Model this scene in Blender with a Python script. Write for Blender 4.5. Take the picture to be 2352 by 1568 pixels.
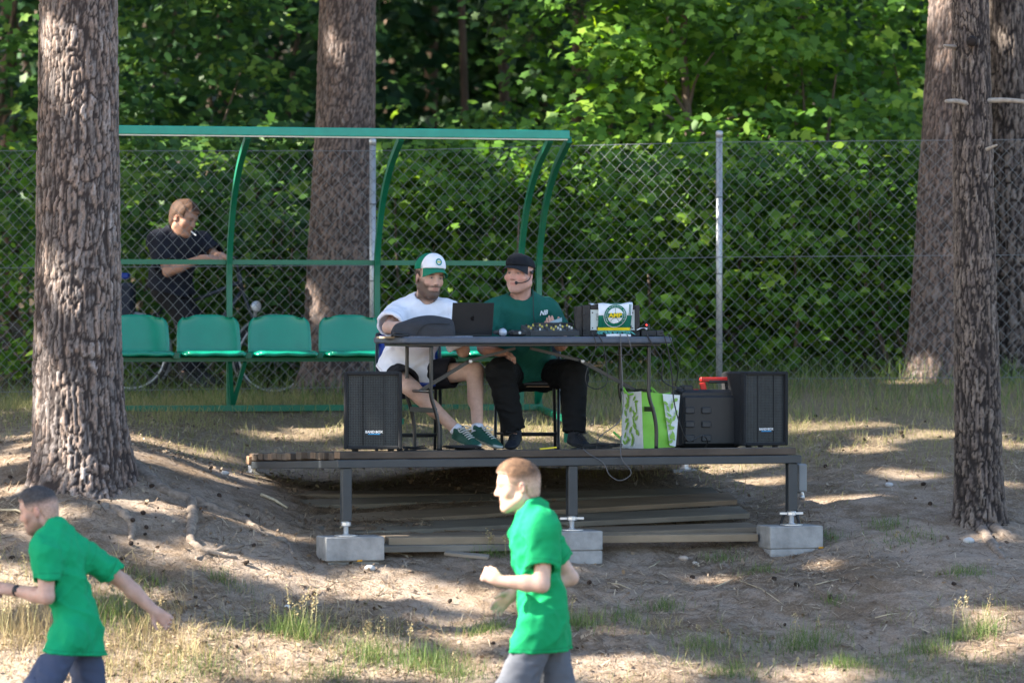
import bpy, math, random
import numpy as np
from mathutils import Vector, Matrix
for o in list(bpy.data.objects): bpy.data.objects.remove(o)
scene = bpy.context.scene
COL = scene.collection
R_ = math.radians
# ------------------------------------------------------------------ camera
CD, CZ, FPX = 24.0, 0.73, 8400.0      # distance to the table, camera height above the deck, focal length in 2352-wide pixels
cam_d = bpy.data.cameras.new('camera'); cam = bpy.data.objects.new('camera', cam_d); COL.objects.link(cam)
cam.location = (0, -CD, CZ); cam.rotation_euler = (R_(90) - 14/FPX, 0, 0)
cam_d.sensor_width = 36; cam_d.lens = 36*FPX/2352; cam_d.clip_start = 0.5; cam_d.clip_end = 800
cam_d.dof.use_dof = True; cam_d.dof.focus_distance = 24.2; cam_d.dof.aperture_fstop = 2.2
scene.camera = cam
# ------------------------------------------------------------------ sky, sun, exposure
SUN_EL, SUN_AZ = R_(37), math.atan2(-0.16, -1.0)     # direction towards the sun (left, slightly to the camera's side)
SUN = Vector((math.cos(SUN_EL)*math.cos(SUN_AZ), math.cos(SUN_EL)*math.sin(SUN_AZ), math.sin(SUN_EL)))
world = bpy.data.worlds.new('World'); scene.world = world; world.use_nodes = True
wn = world.node_tree.nodes; wl = world.node_tree.links
for n in list(wn): wn.remove(n)
sky = wn.new('ShaderNodeTexSky'); sky.sky_type = 'NISHITA'; sky.sun_disc = False
sky.sun_elevation = SUN_EL; sky.sun_rotation = math.atan2(SUN.x, SUN.y); sky.air_density = 1.0; sky.dust_density = 1.2; sky.ozone_density = 1.0
bg = wn.new('ShaderNodeBackground'); bg.inputs[1].default_value = 0.092
wo = wn.new('ShaderNodeOutputWorld'); wl.new(sky.outputs[0], bg.inputs[0]); wl.new(bg.outputs[0], wo.inputs[0])
sd = bpy.data.lights.new('sun', 'SUN'); sd.energy = 5.0; sd.angle = R_(0.53); sd.color = (1.0, 0.92, 0.80)
sun = bpy.data.objects.new('sun', sd); COL.objects.link(sun); sun.location = (-12, -3, 14)
sun.rotation_euler = (-SUN).to_track_quat('-Z', 'Y').to_euler()
scene.view_settings.view_transform = 'Standard'; scene.view_settings.look = 'None'
scene.view_settings.exposure = 2.46; scene.view_settings.gamma = 1.0; scene.view_settings.use_curve_mapping = False
scene.render.engine = 'CYCLES'; scene.cycles.use_denoising = True
scene.cycles.max_bounces = 6; scene.cycles.diffuse_bounces = 3; scene.cycles.glossy_bounces = 2; scene.cycles.transmission_bounces = 3
scene.cycles.transparent_max_bounces = 4; scene.cycles.caustics_reflective = False; scene.cycles.caustics_refractive = False
# ------------------------------------------------------------------ helpers
rng = np.random.default_rng(7); random.seed(7)
def P(px, py, Y):
    """point of the place seen at (px, py) of the 2352-wide photograph, at depth Y"""
    s = FPX/(CD+Y); return Vector(((px-1176)/s, Y, CZ-(py-770)/s))
def S(Y): return FPX/(CD+Y)
TH = R_(17.1); SU = Vector((math.cos(TH), math.sin(TH), 0)); SV = Vector((-math.sin(TH), math.cos(TH), 0)); SO = Vector((-1.068, -1.05, 0))
TILT = -.036      # the deck falls slightly to the rear
def st(u, v, z=0.0): return SO + SU*u + SV*v + Vector((0, 0, z+TILT*v))
def stpx(px, v, z=0.0):
    """point on the stage line at depth v that is seen at column px"""
    k = (px-1176)/FPX; b = SO + SV*v
    u = (k*(CD+b.y)-b.x)/(SU.x-k*SU.y); return st(u, v, z)
def norm(a): a = np.asarray(a, float); return a/np.maximum(np.linalg.norm(a, axis=-1, keepdims=True), 1e-9)

# ---- materials
def _mat(name):
    m = bpy.data.materials.new(name); m.use_nodes = True; nt = m.node_tree
    return m, nt, nt.nodes, nt.links, nt.nodes['Principled BSDF']
def _noise(nt, scale, detail=4, rough=.55, vec=None, stretch=None):
    n = nt.nodes.new('ShaderNodeTexNoise'); n.inputs['Scale'].default_value = scale; n.inputs['Detail'].default_value = detail; n.inputs['Roughness'].default_value = rough
    if vec is None:
        tc = nt.nodes.new('ShaderNodeTexCoord'); vec = tc.outputs['Object']
    if stretch:
        mp = nt.nodes.new('ShaderNodeMapping'); mp.inputs['Scale'].default_value = stretch; nt.links.new(vec, mp.inputs[0]); vec = mp.outputs[0]
    nt.links.new(vec, n.inputs['Vector']); return n
def _ramp(nt, fac, stops):
    r = nt.nodes.new('ShaderNodeValToRGB'); e = r.color_ramp.elements
    while len(e) < len(stops): e.new(0.5)
    for el, (p, c) in zip(e, stops): el.position = p; el.color = (*c, 1) if len(c) == 3 else c
    nt.links.new(fac, r.inputs[0]); return r
def _bump(nt, bsdf, h, strength, dist):
    b = nt.nodes.new('ShaderNodeBump'); b.inputs['Strength'].default_value = strength; b.inputs['Distance'].default_value = dist
    nt.links.new(h, b.inputs['Height']); nt.links.new(b.outputs[0], bsdf.inputs['Normal'])
def M(name, col, rough=.6, var=.18, scale=6., bump=0., bscale=60., metal=0., spec=.4, stretch=None, sheen=0):
    m, nt, N, L, b = _mat(name); c = np.array(col, float)
    n = _noise(nt, scale, 5, .6, stretch=stretch)
    r = _ramp(nt, n.outputs[0], [(.3, tuple(np.clip(c*(1-var), 0, 1))), (.7, tuple(np.clip(c*(1+var), 0, 1)))])
    L.new(r.outputs[0], b.inputs['Base Color']); b.inputs['Roughness'].default_value = rough; b.inputs['Metallic'].default_value = metal
    b.inputs['Specular IOR Level'].default_value = spec
    if sheen: b.inputs['Sheen Weight'].default_value = sheen
    if bump:
        n2 = _noise(nt, bscale, 4, .6, stretch=stretch); _bump(nt, b, n2.outputs[0], bump, .004)
    return m
def MA(name, rough=.6, var=.1, scale=25., bump=0., bscale=200., spec=.35, sss=0.):
    """colour from the mesh's 'Col' attribute, with a little noise on it"""
    m, nt, N, L, b = _mat(name)
    a = N.new('ShaderNodeVertexColor'); a.layer_name = 'Col'
    n = _noise(nt, scale, 4, .6)
    r = _ramp(nt, n.outputs[0], [(.3, (1-var,)*3), (.7, (1+var,)*3)])
    mx = N.new('ShaderNodeMix'); mx.data_type = 'RGBA'; mx.blend_type = 'MULTIPLY'; mx.inputs[0].default_value = 1
    L.new(a.outputs[0], mx.inputs[6]); L.new(r.outputs[0], mx.inputs[7]); L.new(mx.outputs[2], b.inputs['Base Color'])
    b.inputs['Roughness'].default_value = rough; b.inputs['Specular IOR Level'].default_value = spec
    if sss:
        b.inputs['Subsurface Weight'].default_value = sss; b.inputs['Subsurface Radius'].default_value = (.012, .005, .003); b.inputs['Subsurface Scale'].default_value = .6
    if bump: n2 = _noise(nt, bscale, 3, .6); _bump(nt, b, n2.outputs[0], bump, .002)
    return m
def MLEAF(name, lo, mid, hi, trans=.35, rough=.5):
    m, nt, N, L, b = _mat(name)
    a = N.new('ShaderNodeVertexColor'); a.layer_name = 'Col'
    sp = N.new('ShaderNodeSeparateColor'); L.new(a.outputs[0], sp.inputs[0])
    r = _ramp(nt, sp.outputs[0], [(0, lo), (.55, mid), (1, hi)])
    L.new(r.outputs[0], b.inputs['Base Color']); b.inputs['Roughness'].default_value = rough; b.inputs['Specular IOR Level'].default_value = .3
    t = N.new('ShaderNodeBsdfTranslucent'); hs = N.new('ShaderNodeHueSaturation'); hs.inputs['Hue'].default_value = .485; hs.inputs['Saturation'].default_value = 1.1; hs.inputs['Value'].default_value = 1.6
    L.new(r.outputs[0], hs.inputs['Color']); L.new(hs.outputs[0], t.inputs[0])
    mx = N.new('ShaderNodeMixShader'); mx.inputs[0].default_value = trans; L.new(b.outputs[0], mx.inputs[1]); L.new(t.outputs[0], mx.inputs[2])
    L.new(mx.outputs[0], N['Material Output'].inputs[0]); return m

# ---- objects
WL = {}
def wloc(o): return WL.get(o.name, Vector((0, 0, 0))) if o else Vector((0, 0, 0))
def link(o, parent=None):
    COL.objects.link(o)
    if parent: o.parent = parent
    return o
def tag(o, label=None, cat=None, group=None, kind=None):
    if label: o['label'] = label
    if cat: o['category'] = cat
    if group: o['group'] = group
    if kind: o['kind'] = kind
    return o
def thing(name, loc, label, cat, group=None):
    o = bpy.data.objects.new(name, None); o.empty_display_size = .1; o.location = loc; COL.objects.link(o)
    WL[o.name] = Vector(loc); return tag(o, label, cat, group)
def mesh_obj(name, V, F, mat, parent=None, smooth=False, col=None, base=None):
    """V world coordinates (n,3); F an (m,k) array or a list of tuples; one mesh object"""
    V = np.asarray(V, np.float32).reshape(-1, 3)
    off = wloc(parent) if parent else (Vector(base) if base is not None else Vector((0, 0, 0)))
    me = bpy.data.meshes.new(name)
    Vl = V - np.array(off, np.float32)
    if isinstance(F, np.ndarray):
        n, k = F.shape
        me.vertices.add(len(Vl)); me.vertices.foreach_set('co', np.ascontiguousarray(Vl).ravel())
        me.loops.add(n*k); me.loops.foreach_set('vertex_index', np.ascontiguousarray(F, dtype=np.int32).ravel())
        me.polygons.add(n); me.polygons.foreach_set('loop_start', np.arange(0, n*k, k, dtype=np.int32))
        me.update(calc_edges=True); me.validate()
    else:
        me.from_pydata([tuple(map(float, v)) for v in Vl], [], [tuple(int(i) for i in f) for f in F]); me.update()
    if smooth: me.polygons.foreach_set('use_smooth', np.ones(len(me.polygons), bool))
    if col is not None:
        ca = me.color_attributes.new('Col', 'FLOAT_COLOR', 'POINT'); c = np.ones((len(Vl), 4), np.float32); c[:, :col.shape[1]] = col
        ca.data.foreach_set('color', c.ravel())
    if mat: me.materials.append(mat)
    o = bpy.data.objects.new(name, me)
    if parent: link(o, parent); WL[o.name] = off
    else: o.location = off; COL.objects.link(o); WL[o.name] = off
    return o
class MB:
    def __init__(s): s.v = []; s.f = []; s.sm = False
    def add(s, V, F):
        b = len(s.v); s.v += [tuple(map(float, v)) for v in V]; s.f += [tuple(i+b for i in f) for f in F]; return s
    def hexa(s, c8):
        return s.add(c8, [(0, 3, 2, 1), (4, 5, 6, 7), (0, 1, 5, 4), (1, 2, 6, 5), (2, 3, 7, 6), (3, 0, 4, 7)])
    def obox(s, c, ax, ay, az, bev=0):
        """box with centre c and half-axis vectors; bev chamfers the edges round the az axis"""
        c, ax, ay, az = map(Vector, (c, ax, ay, az))
        if not bev:
            return s.hexa([c-ax-ay-az, c+ax-ay-az, c+ax+ay-az, c-ax+ay-az, c-ax-ay+az, c+ax-ay+az, c+ax+ay+az, c-ax+ay+az])
        bx, by, bz = bev/ax.length, bev/ay.length, bev/az.length
        prof = []
        for sx, sy, o in ((-1, -1, 0), (1, -1, 1), (1, 1, 0), (-1, 1, 1)):
            p1 = (sx*(1-bx), sy); p2 = (sx, sy*(1-by)); prof += [p1, p2] if o else [p2, p1]
        rings = []
        for z, k in ((-1, 1-1.0), (-1+bz, 1), (1-bz, 1), (1, 0)):
            sx_ = 1 if k else 1-bx; sy_ = 1 if k else 1-by
            rings.append([c+ax*(x*sx_)+ay*(y*sy_)+az*z for x, y in prof])
        V = [v for r in rings for v in r]; n = 8; F = [tuple(range(n-1, -1, -1)), tuple(range(3*n, 4*n))]
        for i in range(3):
            for j in range(n): F.append((i*n+j, i*n+(j+1) % n, (i+1)*n+(j+1) % n, (i+1)*n+j))
        return s.add(V, F)
    def box(s, x0, x1, y0, y1, z0, z1, bev=0):
        return s.obox(((x0+x1)/2, (y0+y1)/2, (z0+z1)/2), ((x1-x0)/2, 0, 0), (0, (y1-y0)/2, 0), (0, 0, (z1-z0)/2), bev)
    def bar(s, a, b, w, h, up=(0, 0, 1), bev=0):
        a, b = Vector(a), Vector(b); d = b-a; ln = d.length; d.normalize(); up = Vector(up)
        sd_ = d.cross(up)
        if sd_.length < 1e-4: sd_ = d.cross(Vector((0, 1, 0)))
        sd_.normalize(); u2 = sd_.cross(d)
        return s.obox((a+b)/2, sd_*(w/2), u2*(h/2), d*(ln/2), bev)
    def tube(s, pts, r, n=8, cap=True):
        pts = [Vector(p) for p in pts]; m = len(pts); rr = r if hasattr(r, '__len__') else [r]*m
        t0 = (pts[1]-pts[0]).normalized(); ref = Vector((0, 0, 1)) if abs(t0.z) < .9 else Vector((1, 0, 0)); nv = t0.cross(ref).normalized()
        V = []
        for i, p in enumerate(pts):
            t = (pts[min(i+1, m-1)]-pts[max(i-1, 0)]).normalized(); nv = (nv-t*nv.dot(t)).normalized(); bv = t.cross(nv)
            for k in range(n):
                a = 2*math.pi*k/n; V.append(p+(nv*math.cos(a)+bv*math.sin(a))*rr[i])
        F = [(i*n+k, i*n+(k+1) % n, (i+1)*n+(k+1) % n, (i+1)*n+k) for i in range(m-1) for k in range(n)]
        if cap: F += [tuple(range(n-1, -1, -1)), tuple(range((m-1)*n, m*n))]
        return s.add(V, F)
    def lathe(s, c, axis, prof, n=16, cap=True):
        c = Vector(c); d = Vector(axis).normalized(); ref = Vector((0, 0, 1)) if abs(d.z) < .9 else Vector((1, 0, 0)); a1 = d.cross(ref).normalized(); a2 = d.cross(a1)
        V = [c+d*h+(a1*math.cos(2*math.pi*k/n)+a2*math.sin(2*math.pi*k/n))*r for h, r in prof for k in range(n)]; m = len(prof)
        F = [(i*n+k, i*n+(k+1) % n, (i+1)*n+(k+1) % n, (i+1)*n+k) for i in range(m-1) for k in range(n)]
        if cap: F += [tuple(range(n-1, -1, -1)), tuple(range((m-1)*n, m*n))]
        return s.add(V, F)
    def build(s, name, mat, parent=None, smooth=False, base=None):
        return mesh_obj(name, s.v, s.f, mat, parent, smooth, base=base)
def spline(pts, n=8):
    pts = [Vector(p) for p in pts]; out = []
    for i in range(len(pts)-1):
        p0, p1, p2, p3 = pts[max(i-1, 0)], pts[i], pts[i+1], pts[min(i+2, len(pts)-1)]
        for k in range(n):
            t = k/n; out.append(.5*((2*p1)+(p2-p0)*t+(2*p0-5*p1+4*p2-p3)*t*t+(3*p1-p0-3*p2+p3)*t**3))
    return out+[pts[-1]]
_txt = []
def text_mesh(name, s, size, origin, right, up, mat, parent, align='CENTER', shear=0., bold=0., sub=None):
    cu = bpy.data.curves.new(name, 'FONT'); cu.body = s; cu.size = size; cu.align_x = align; cu.align_y = 'CENTER'; cu.shear = shear; cu.offset = bold; cu.resolution_u = 2
    tmp = bpy.data.objects.new('tmp', cu); COL.objects.link(tmp)
    dg = bpy.context.evaluated_depsgraph_get(); me = bpy.data.meshes.new_from_object(tmp.evaluated_get(dg)); bpy.data.objects.remove(tmp)
    r, u = Vector(right).normalized(), Vector(up).normalized(); o_ = Vector(origin)
    V = [o_+r*v.co.x+u*v.co.y for v in me.vertices]; F = [tuple(p.vertices) for p in me.polygons]; bpy.data.meshes.remove(me)
    return mesh_obj(name, V, F, mat, parent)
def snoise(Pt, scale, seed=0, octs=4, rough=.5):
    """cheap smooth noise in -1..1, made of warped sines, for an (n,d) array"""
    Pt = np.asarray(Pt, np.float64)*scale; g = np.random.default_rng(seed); out = np.zeros(len(Pt)); amp = 1; tot = 0
    for o in range(octs):
        acc = np.zeros(len(Pt))
        for k in range(5):
            w = g.normal(size=Pt.shape[1]); w *= (1.0+.5*g.random())*2.4/np.linalg.norm(w); w2 = g.normal(size=Pt.shape[1])*1.3
            acc += np.sin(Pt@w+g.random()*6.28+1.4*np.sin(Pt@w2+g.random()*6.28))
        out += amp*acc/3.2; tot += amp; amp *= rough; Pt = Pt*2.05
    return np.clip(out/tot, -1.5, 1.5)
# ------------------------------------------------------------------ ground
_by = np.array([-220, -4.4, -3.9, -3, -1.2, 1.5, 3.3, 4.6, 8, 15, 40, 160]); _bz = np.array([-1.72, -1.69, -1.6, -1.28, -.68, -.26, .17, .28, .48, .95, 3.4, 18])
def base_z(Y): return np.interp(Y, _by, _bz)
_ctl = [(815, 1298, -1.05), (1307, 1290, -.6), (1830, 1285, -.2), (578, 1098, 1.25), (1572, 1090, 2.1), (1000, 1094, 1.5),
        (900, 1250, -.75), (1500, 1240, -.15), (700, 1215, -.45), (1720, 1185, .45), (1000, 1165, .45), (1400, 1150, .9),
        (190, 1090, -.6), (330, 1095, -.5), (60, 1085, -.5), (30, 1012, .9), (200, 1000, 1.0), (400, 1042, 1.0), (300, 960, 2.4), (30, 960, 2.6),
        (275, 945, 3.0), (800, 945, 3.3), (1240, 942, 3.65), (1000, 1000, 2.6), (1350, 1010, 2.8),
        (0, 925, 4.6), (420, 920, 4.6), (860, 908, 4.6), (1250, 900, 4.6), (1650, 895, 4.6), (2100, 893, 4.6), (2352, 893, 4.6),
        (300, 905, 5.5), (630, 908, 5.5), (450, 900, 5.5), (2000, 960, 3.4), (2300, 960, 3.4), (2000, 1030, 2.3), (2300, 1040, 2.2), (2000, 1120, 1.1), (2250, 1212, .3), (2050, 1200, .2), (2050, 1310, -.9), (2300, 1300, -.7), (2050, 1420, -1.9), (2300, 1420, -1.8),
        (450, 1130, -.5), (450, 1240, -1.3), (150, 1180, -1.2), (150, 1300, -1.9), (450, 1380, -2.1), (450, 1568, -3.0), (0, 1568, -3.0), (1100, 1400, -1.7), (1100, 1568, -3.0), (1700, 1400, -1.5), (1700, 1568, -2.9), (2300, 1568, -3.0)]
_cp = np.array([P(*c) for c in _ctl]); _res = _cp[:, 2]-base_z(_cp[:, 1])
def _tk(A, B):
    r2 = ((A[:, None, :]-B[None])**2).sum(-1); return np.exp(-r2/(2*1.1**2))
_w = np.linalg.solve(_tk(_cp[:, :2], _cp[:, :2])+.06*np.eye(len(_cp)), _res)
def ground_z(X, Y, fine=True):
    X = np.atleast_1d(np.asarray(X, float)); Y = np.atleast_1d(np.asarray(Y, float)); sh = X.shape; A = np.stack([X.ravel(), Y.ravel()], 1)
    z = base_z(A[:, 1])
    near = (np.abs(A[:, 0]) < 9) & (A[:, 1] > -9) & (A[:, 1] < 11)
    if near.any():
        zn = np.zeros(near.sum()); B = A[near]
        for i in range(0, len(B), 40000): zn[i:i+40000] = _tk(B[i:i+40000], _cp[:, :2])@_w
        z[near] += zn
        if fine:
            slope = np.exp(-((B[:, 1]+1.6)/2.2)**2)
            z[near] += (.045*slope+.012)*snoise(B, .8, 3, 3)+(.024*slope+.005)*snoise(B, 3.2, 5, 3)+(.010*slope+.002)*snoise(B, 12, 8, 3)
    return z.reshape(sh)
def gz(x, y): return float(ground_z([x], [y])[0])
def gpx(px, py, y0=-4.2, y1=8.):
    """point of the ground seen at (px, py)"""
    Ys = np.linspace(y0, y1, 500); s = FPX/(CD+Ys); X = (px-1176)/s; Zr = CZ-(py-770)/s; d = ground_z(X, Ys)-Zr
    i = int(np.argmax(d > 0)) if (d > 0).any() else len(Ys)-1
    return Vector((X[i], Ys[i], float(ground_z([X[i]], [Ys[i]])[0])))
def _lines(a, b, h, far):
    core = list(np.arange(a, b+h/2, h)); l, r = [], []; st_ = h
    x = a
    while x > -far: st_ *= 1.35; x -= st_; l.append(x)
    st_ = h; x = b
    while x < far: st_ *= 1.35; x += st_; r.append(x)
    return np.array(l[::-1]+core+r)
gx = _lines(-3.8, 3.8, .033, 260); gy = _lines(-4.2, 5.0, .033, 260)
GX, GY = np.meshgrid(gx, gy); GZ = ground_z(GX, GY)
def grid_faces(nx, ny):
    i = np.arange((ny-1)*(nx-1)); r, c = i//(nx-1), i % (nx-1); a = r*nx+c
    return np.stack([a, a+1, a+nx+1, a+nx], 1)
def mat_ground():
    m, nt, N, L, b = _mat('sandy_ground')
    tc = N.new('ShaderNodeTexCoord'); v = tc.outputs['Object']
    n1 = _noise(nt, 1.1, 6, .65, v); n2 = _noise(nt, 9, 6, .7, v); n3 = _noise(nt, 70, 4, .7, v); n4 = _noise(nt, .45, 3, .5, v)
    sand = _ramp(nt, n3.outputs[0], [(.25, (.22, .168, .128)), (.5, (.34, .27, .212)), (.8, (.46, .38, .31))])
    litter = _ramp(nt, n3.outputs[0], [(.25, (.085, .062, .045)), (.5, (.20, .145, .10)), (.8, (.33, .245, .17))])
    mask = N.new('ShaderNodeMath'); mask.operation = 'MULTIPLY_ADD'; L.new(n2.outputs[0], mask.inputs[0]); mask.inputs[1].default_value = .75; L.new(n1.outputs[0], mask.inputs[2])
    mr = _ramp(nt, mask.outputs[0], [(.78, (0, 0, 0)), (1.03, (1, 1, 1))])
    mx = N.new('ShaderNodeMix'); mx.data_type = 'RGBA'; L.new(mr.outputs[0], mx.inputs[0]); L.new(sand.outputs[0], mx.inputs[6]); L.new(litter.outputs[0], mx.inputs[7])
    # the terrace by the fence and the forest floor carry soil and moss
    sep = N.new('ShaderNodeSeparateXYZ'); L.new(v, sep.inputs[0])
    ad = N.new('ShaderNodeMath'); ad.operation = 'MULTIPLY_ADD'; L.new(n2.outputs[0], ad.inputs[0]); ad.inputs[1].default_value = 3.0; L.new(sep.outputs[1], ad.inputs[2])
    mp = N.new('ShaderNodeMapRange'); mp.inputs[1].default_value = 2.2; mp.inputs[2].default_value = 4.6; L.new(ad.outputs[0], mp.inputs[0])
    soil = _ramp(nt, n3.outputs[0], [(.25, (.11, .086, .054)), (.55, (.25, .195, .125)), (.85, (.38, .305, .205))])
    m2 = N.new('ShaderNodeMix'); m2.data_type = 'RGBA'; L.new(mp.outputs[0], m2.inputs[0]); L.new(mx.outputs[2], m2.inputs[6]); L.new(soil.outputs[0], m2.inputs[7])
    # leaf mould of the wood, beyond the fence
    mp3 = N.new('ShaderNodeMapRange'); mp3.inputs[1].default_value = 6.0; mp3.inputs[2].default_value = 8.0; L.new(ad.outputs[0], mp3.inputs[0])
    mould = _ramp(nt, n3.outputs[0], [(.25, (.02, .016, .010)), (.55, (.055, .042, .026)), (.85, (.11, .085, .05))])
    m3_ = N.new('ShaderNodeMix'); m3_.data_type = 'RGBA'; L.new(mp3.outputs[0], m3_.inputs[0]); L.new(m2.outputs[2], m3_.inputs[6]); L.new(mould.outputs[0], m3_.inputs[7])
    L.new(m3_.outputs[2], b.inputs['Base Color']); b.inputs['Roughness'].default_value = .95; b.inputs['Specular IOR Level'].default_value = .15
    n5 = _noise(nt, 38, 6, .75, v); _bump(nt, b, n5.outputs[0], .9, .03)
    return m
MG = mat_ground()
go = mesh_obj('ground', np.stack([GX, GY, GZ], -1).reshape(-1, 3), grid_faces(len(gx), len(gy)), MG, smooth=True); tag(go, kind='structure')
# ------------------------------------------------------------------ pine trunks
def mat_bark(name, crack, greys, dark=1.0):
    m, nt, N, L, b = _mat(name)
    a = N.new('ShaderNodeVertexColor'); a.layer_name = 'Col'; sp = N.new('ShaderNodeSeparateColor'); L.new(a.outputs[0], sp.inputs[0])
    g = _ramp(nt, sp.outputs[1], [(0, greys[0]), (.35, greys[1]), (.6, greys[2]), (1, greys[3])])
    n = _noise(nt, 75, 6, .75, stretch=(1, 1, .4)); nr = _ramp(nt, n.outputs[0], [(.3, (.42, .42, .42)), (.7, (1.4, 1.4, 1.4))])
    mu = N.new('ShaderNodeMix'); mu.data_type = 'RGBA'; mu.blend_type = 'MULTIPLY'; mu.inputs[0].default_value = 1; L.new(g.outputs[0], mu.inputs[6]); L.new(nr.outputs[0], mu.inputs[7])
    mx = N.new('ShaderNodeMix'); mx.data_type = 'RGBA'; L.new(sp.outputs[0], mx.inputs[0]); mx.inputs[6].default_value = (*crack, 1); L.new(mu.outputs[2], mx.inputs[7])
    L.new(mx.outputs[2], b.inputs['Base Color']); b.inputs['Roughness'].default_value = .92; b.inputs['Specular IOR Level'].default_value = .15
    n2 = _noise(nt, 90, 5, .75, stretch=(1, 1, .35)); _bump(nt, b, n2.outputs[0], 1.0, .012); return m
MBARK = mat_bark('pine_bark_grey', (.050, .040, .038), [(.15, .125, .115), (.235, .208, .20), (.30, .222, .182), (.40, .365, .355)])
MBARK_R = mat_bark('pine_bark_reddish', (.06, .047, .043), [(.13, .095, .082), (.20, .165, .152), (.25, .175, .14), (.26, .235, .228)])
MBARK_D = mat_bark('pine_bark_dark', (.03, .025, .024), [(.10, .08, .072), (.15, .125, .115), (.22, .175, .145), (.27, .235, .21)])
def vor2(U, W, nu, seed):
    """jittered-cell voronoi, periodic in U with nu cells: nearest, second nearest distance and the cell's random number"""
    iu, iw = np.floor(U).astype(int), np.floor(W).astype(int); f1 = np.full(U.shape, 9.); f2 = f1.copy(); idc = np.zeros(U.shape)
    def h(a, b, k): return np.modf(np.abs(np.sin(a*127.1+b*311.7+k*74.7+seed*13.3)*43758.5453))[0]
    for du in (-1, 0, 1):
        for dw in (-1, 0, 1):
            cu, cw = iu+du, iw+dw; cm = np.mod(cu, nu)
            px, py = cu+.5+.42*(h(cm, cw, 1)*2-1), cw+.5+.45*(h(cm, cw, 2)*2-1); d = np.hypot(U-px, W-py); r = h(cm, cw, 3)
            nearer = d < f1; f2 = np.where(nearer, f1, np.minimum(f2, d)); idc = np.where(nearer, r, idc); f1 = np.where(nearer, d, f1)
    return f1, f2, idc
def trunk(name, tree, pts, rad, mat, cell=(.07, .17), depth=.02, seed=1, dense=.012, ztop_dense=3.4, flare=None, lob=0.0):
    """pts/rad: centre line (z rising) and radii; the bark plates stand proud of dark furrows"""
    pts = np.array([tuple(p) for p in pts], float); rad = np.array(rad, float); z0, z1 = pts[0, 2], pts[-1, 2]
    zs = list(np.arange(z0, min(z1, ztop_dense), dense*1.25)); st_ = dense*1.25
    while zs[-1] < z1: st_ *= 1.15; zs.append(min(zs[-1]+st_, z1))
    zs = np.array(zs); cx = np.interp(zs, pts[:, 2], pts[:, 0]); cy = np.interp(zs, pts[:, 2], pts[:, 1]); rr = np.interp(zs, pts[:, 2], rad)
    rm = float(np.median(rad[:max(2, len(rad)//2)])); nth = int(2*math.pi*rm/dense); th = np.arange(nth)*2*math.pi/nth
    T, Z = np.meshgrid(th, zs); nu = max(6, int(round(2*math.pi*rm/cell[0])))
    q = np.stack([np.cos(T).ravel()*rm, np.sin(T).ravel()*rm, Z.ravel()], 1)
    wu = snoise(q, 4.0, seed+5, 3).reshape(T.shape); ww = snoise(q, 3.0, seed+9, 3).reshape(T.shape); wf = snoise(q, 22, seed+11, 3).reshape(T.shape)
    f1, f2, idc = vor2(T/(2*math.pi)*nu+.8*wu+.24*wf, Z/cell[1]+.9*ww+.2*wf, nu, seed)
    g1, g2, id2 = vor2(T/(2*math.pi)*nu*2+1.3*wu+.4*wf, Z/cell[1]*2.2+1.4*ww+.3*wf, nu*2, seed+3)
    vf = np.abs(snoise(q*np.array([1, 1, .16]), 11, seed+21, 3).reshape(T.shape))      # long vertical furrows
    e = np.minimum(f2-f1, .06+vf*1.1); fine = np.clip((g2-g1)/.14, 0, 1); fn = snoise(q, 40, seed+2, 2).reshape(T.shape)
    pl = np.clip((e-.075+.07*fn)/.15, 0, 1); pl = pl*pl*(3-2*pl)
    fl = 1-np.clip((Z-z0)/.9, 0, 1)
    disp = depth*(pl-.5)+depth*.20*(fine-.5)*pl+depth*.16*fn+depth*.55*(idc-.5)*pl+depth*.40*(id2-.5)*pl
    lobes = 1+lob*fl**2*(np.sin(T*5+seed)+.6*np.sin(T*3+2*seed))*.5
    rf = 1+(flare or 0)*(1-np.clip((Z-z0)/.55, 0, 1))**2.2
    RR = rr[:, None]*lobes*rf+disp*np.clip(rr[:, None]/rm, .3, 1.3)
    V = np.stack([cx[:, None]+RR*np.cos(T), cy[:, None]+RR*np.sin(T), Z], -1).reshape(-1, 3)
    nz = len(zs); i = np.arange((nz-1)*nth); r_, c_ = i//nth, i % nth; c2 = (c_+1) % nth
    F = np.stack([r_*nth+c_, r_*nth+c2, (r_+1)*nth+c2, (r_+1)*nth+c_], 1)
    col = np.stack([np.clip(pl*(.62+.38*fine), 0, 1), np.clip(.5*idc+.5*id2+.12*fn, 0, 1), fl], -1).reshape(-1, 3)
    return mesh_obj(name, V, F, mat, tree, smooth=True, col=col)

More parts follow.
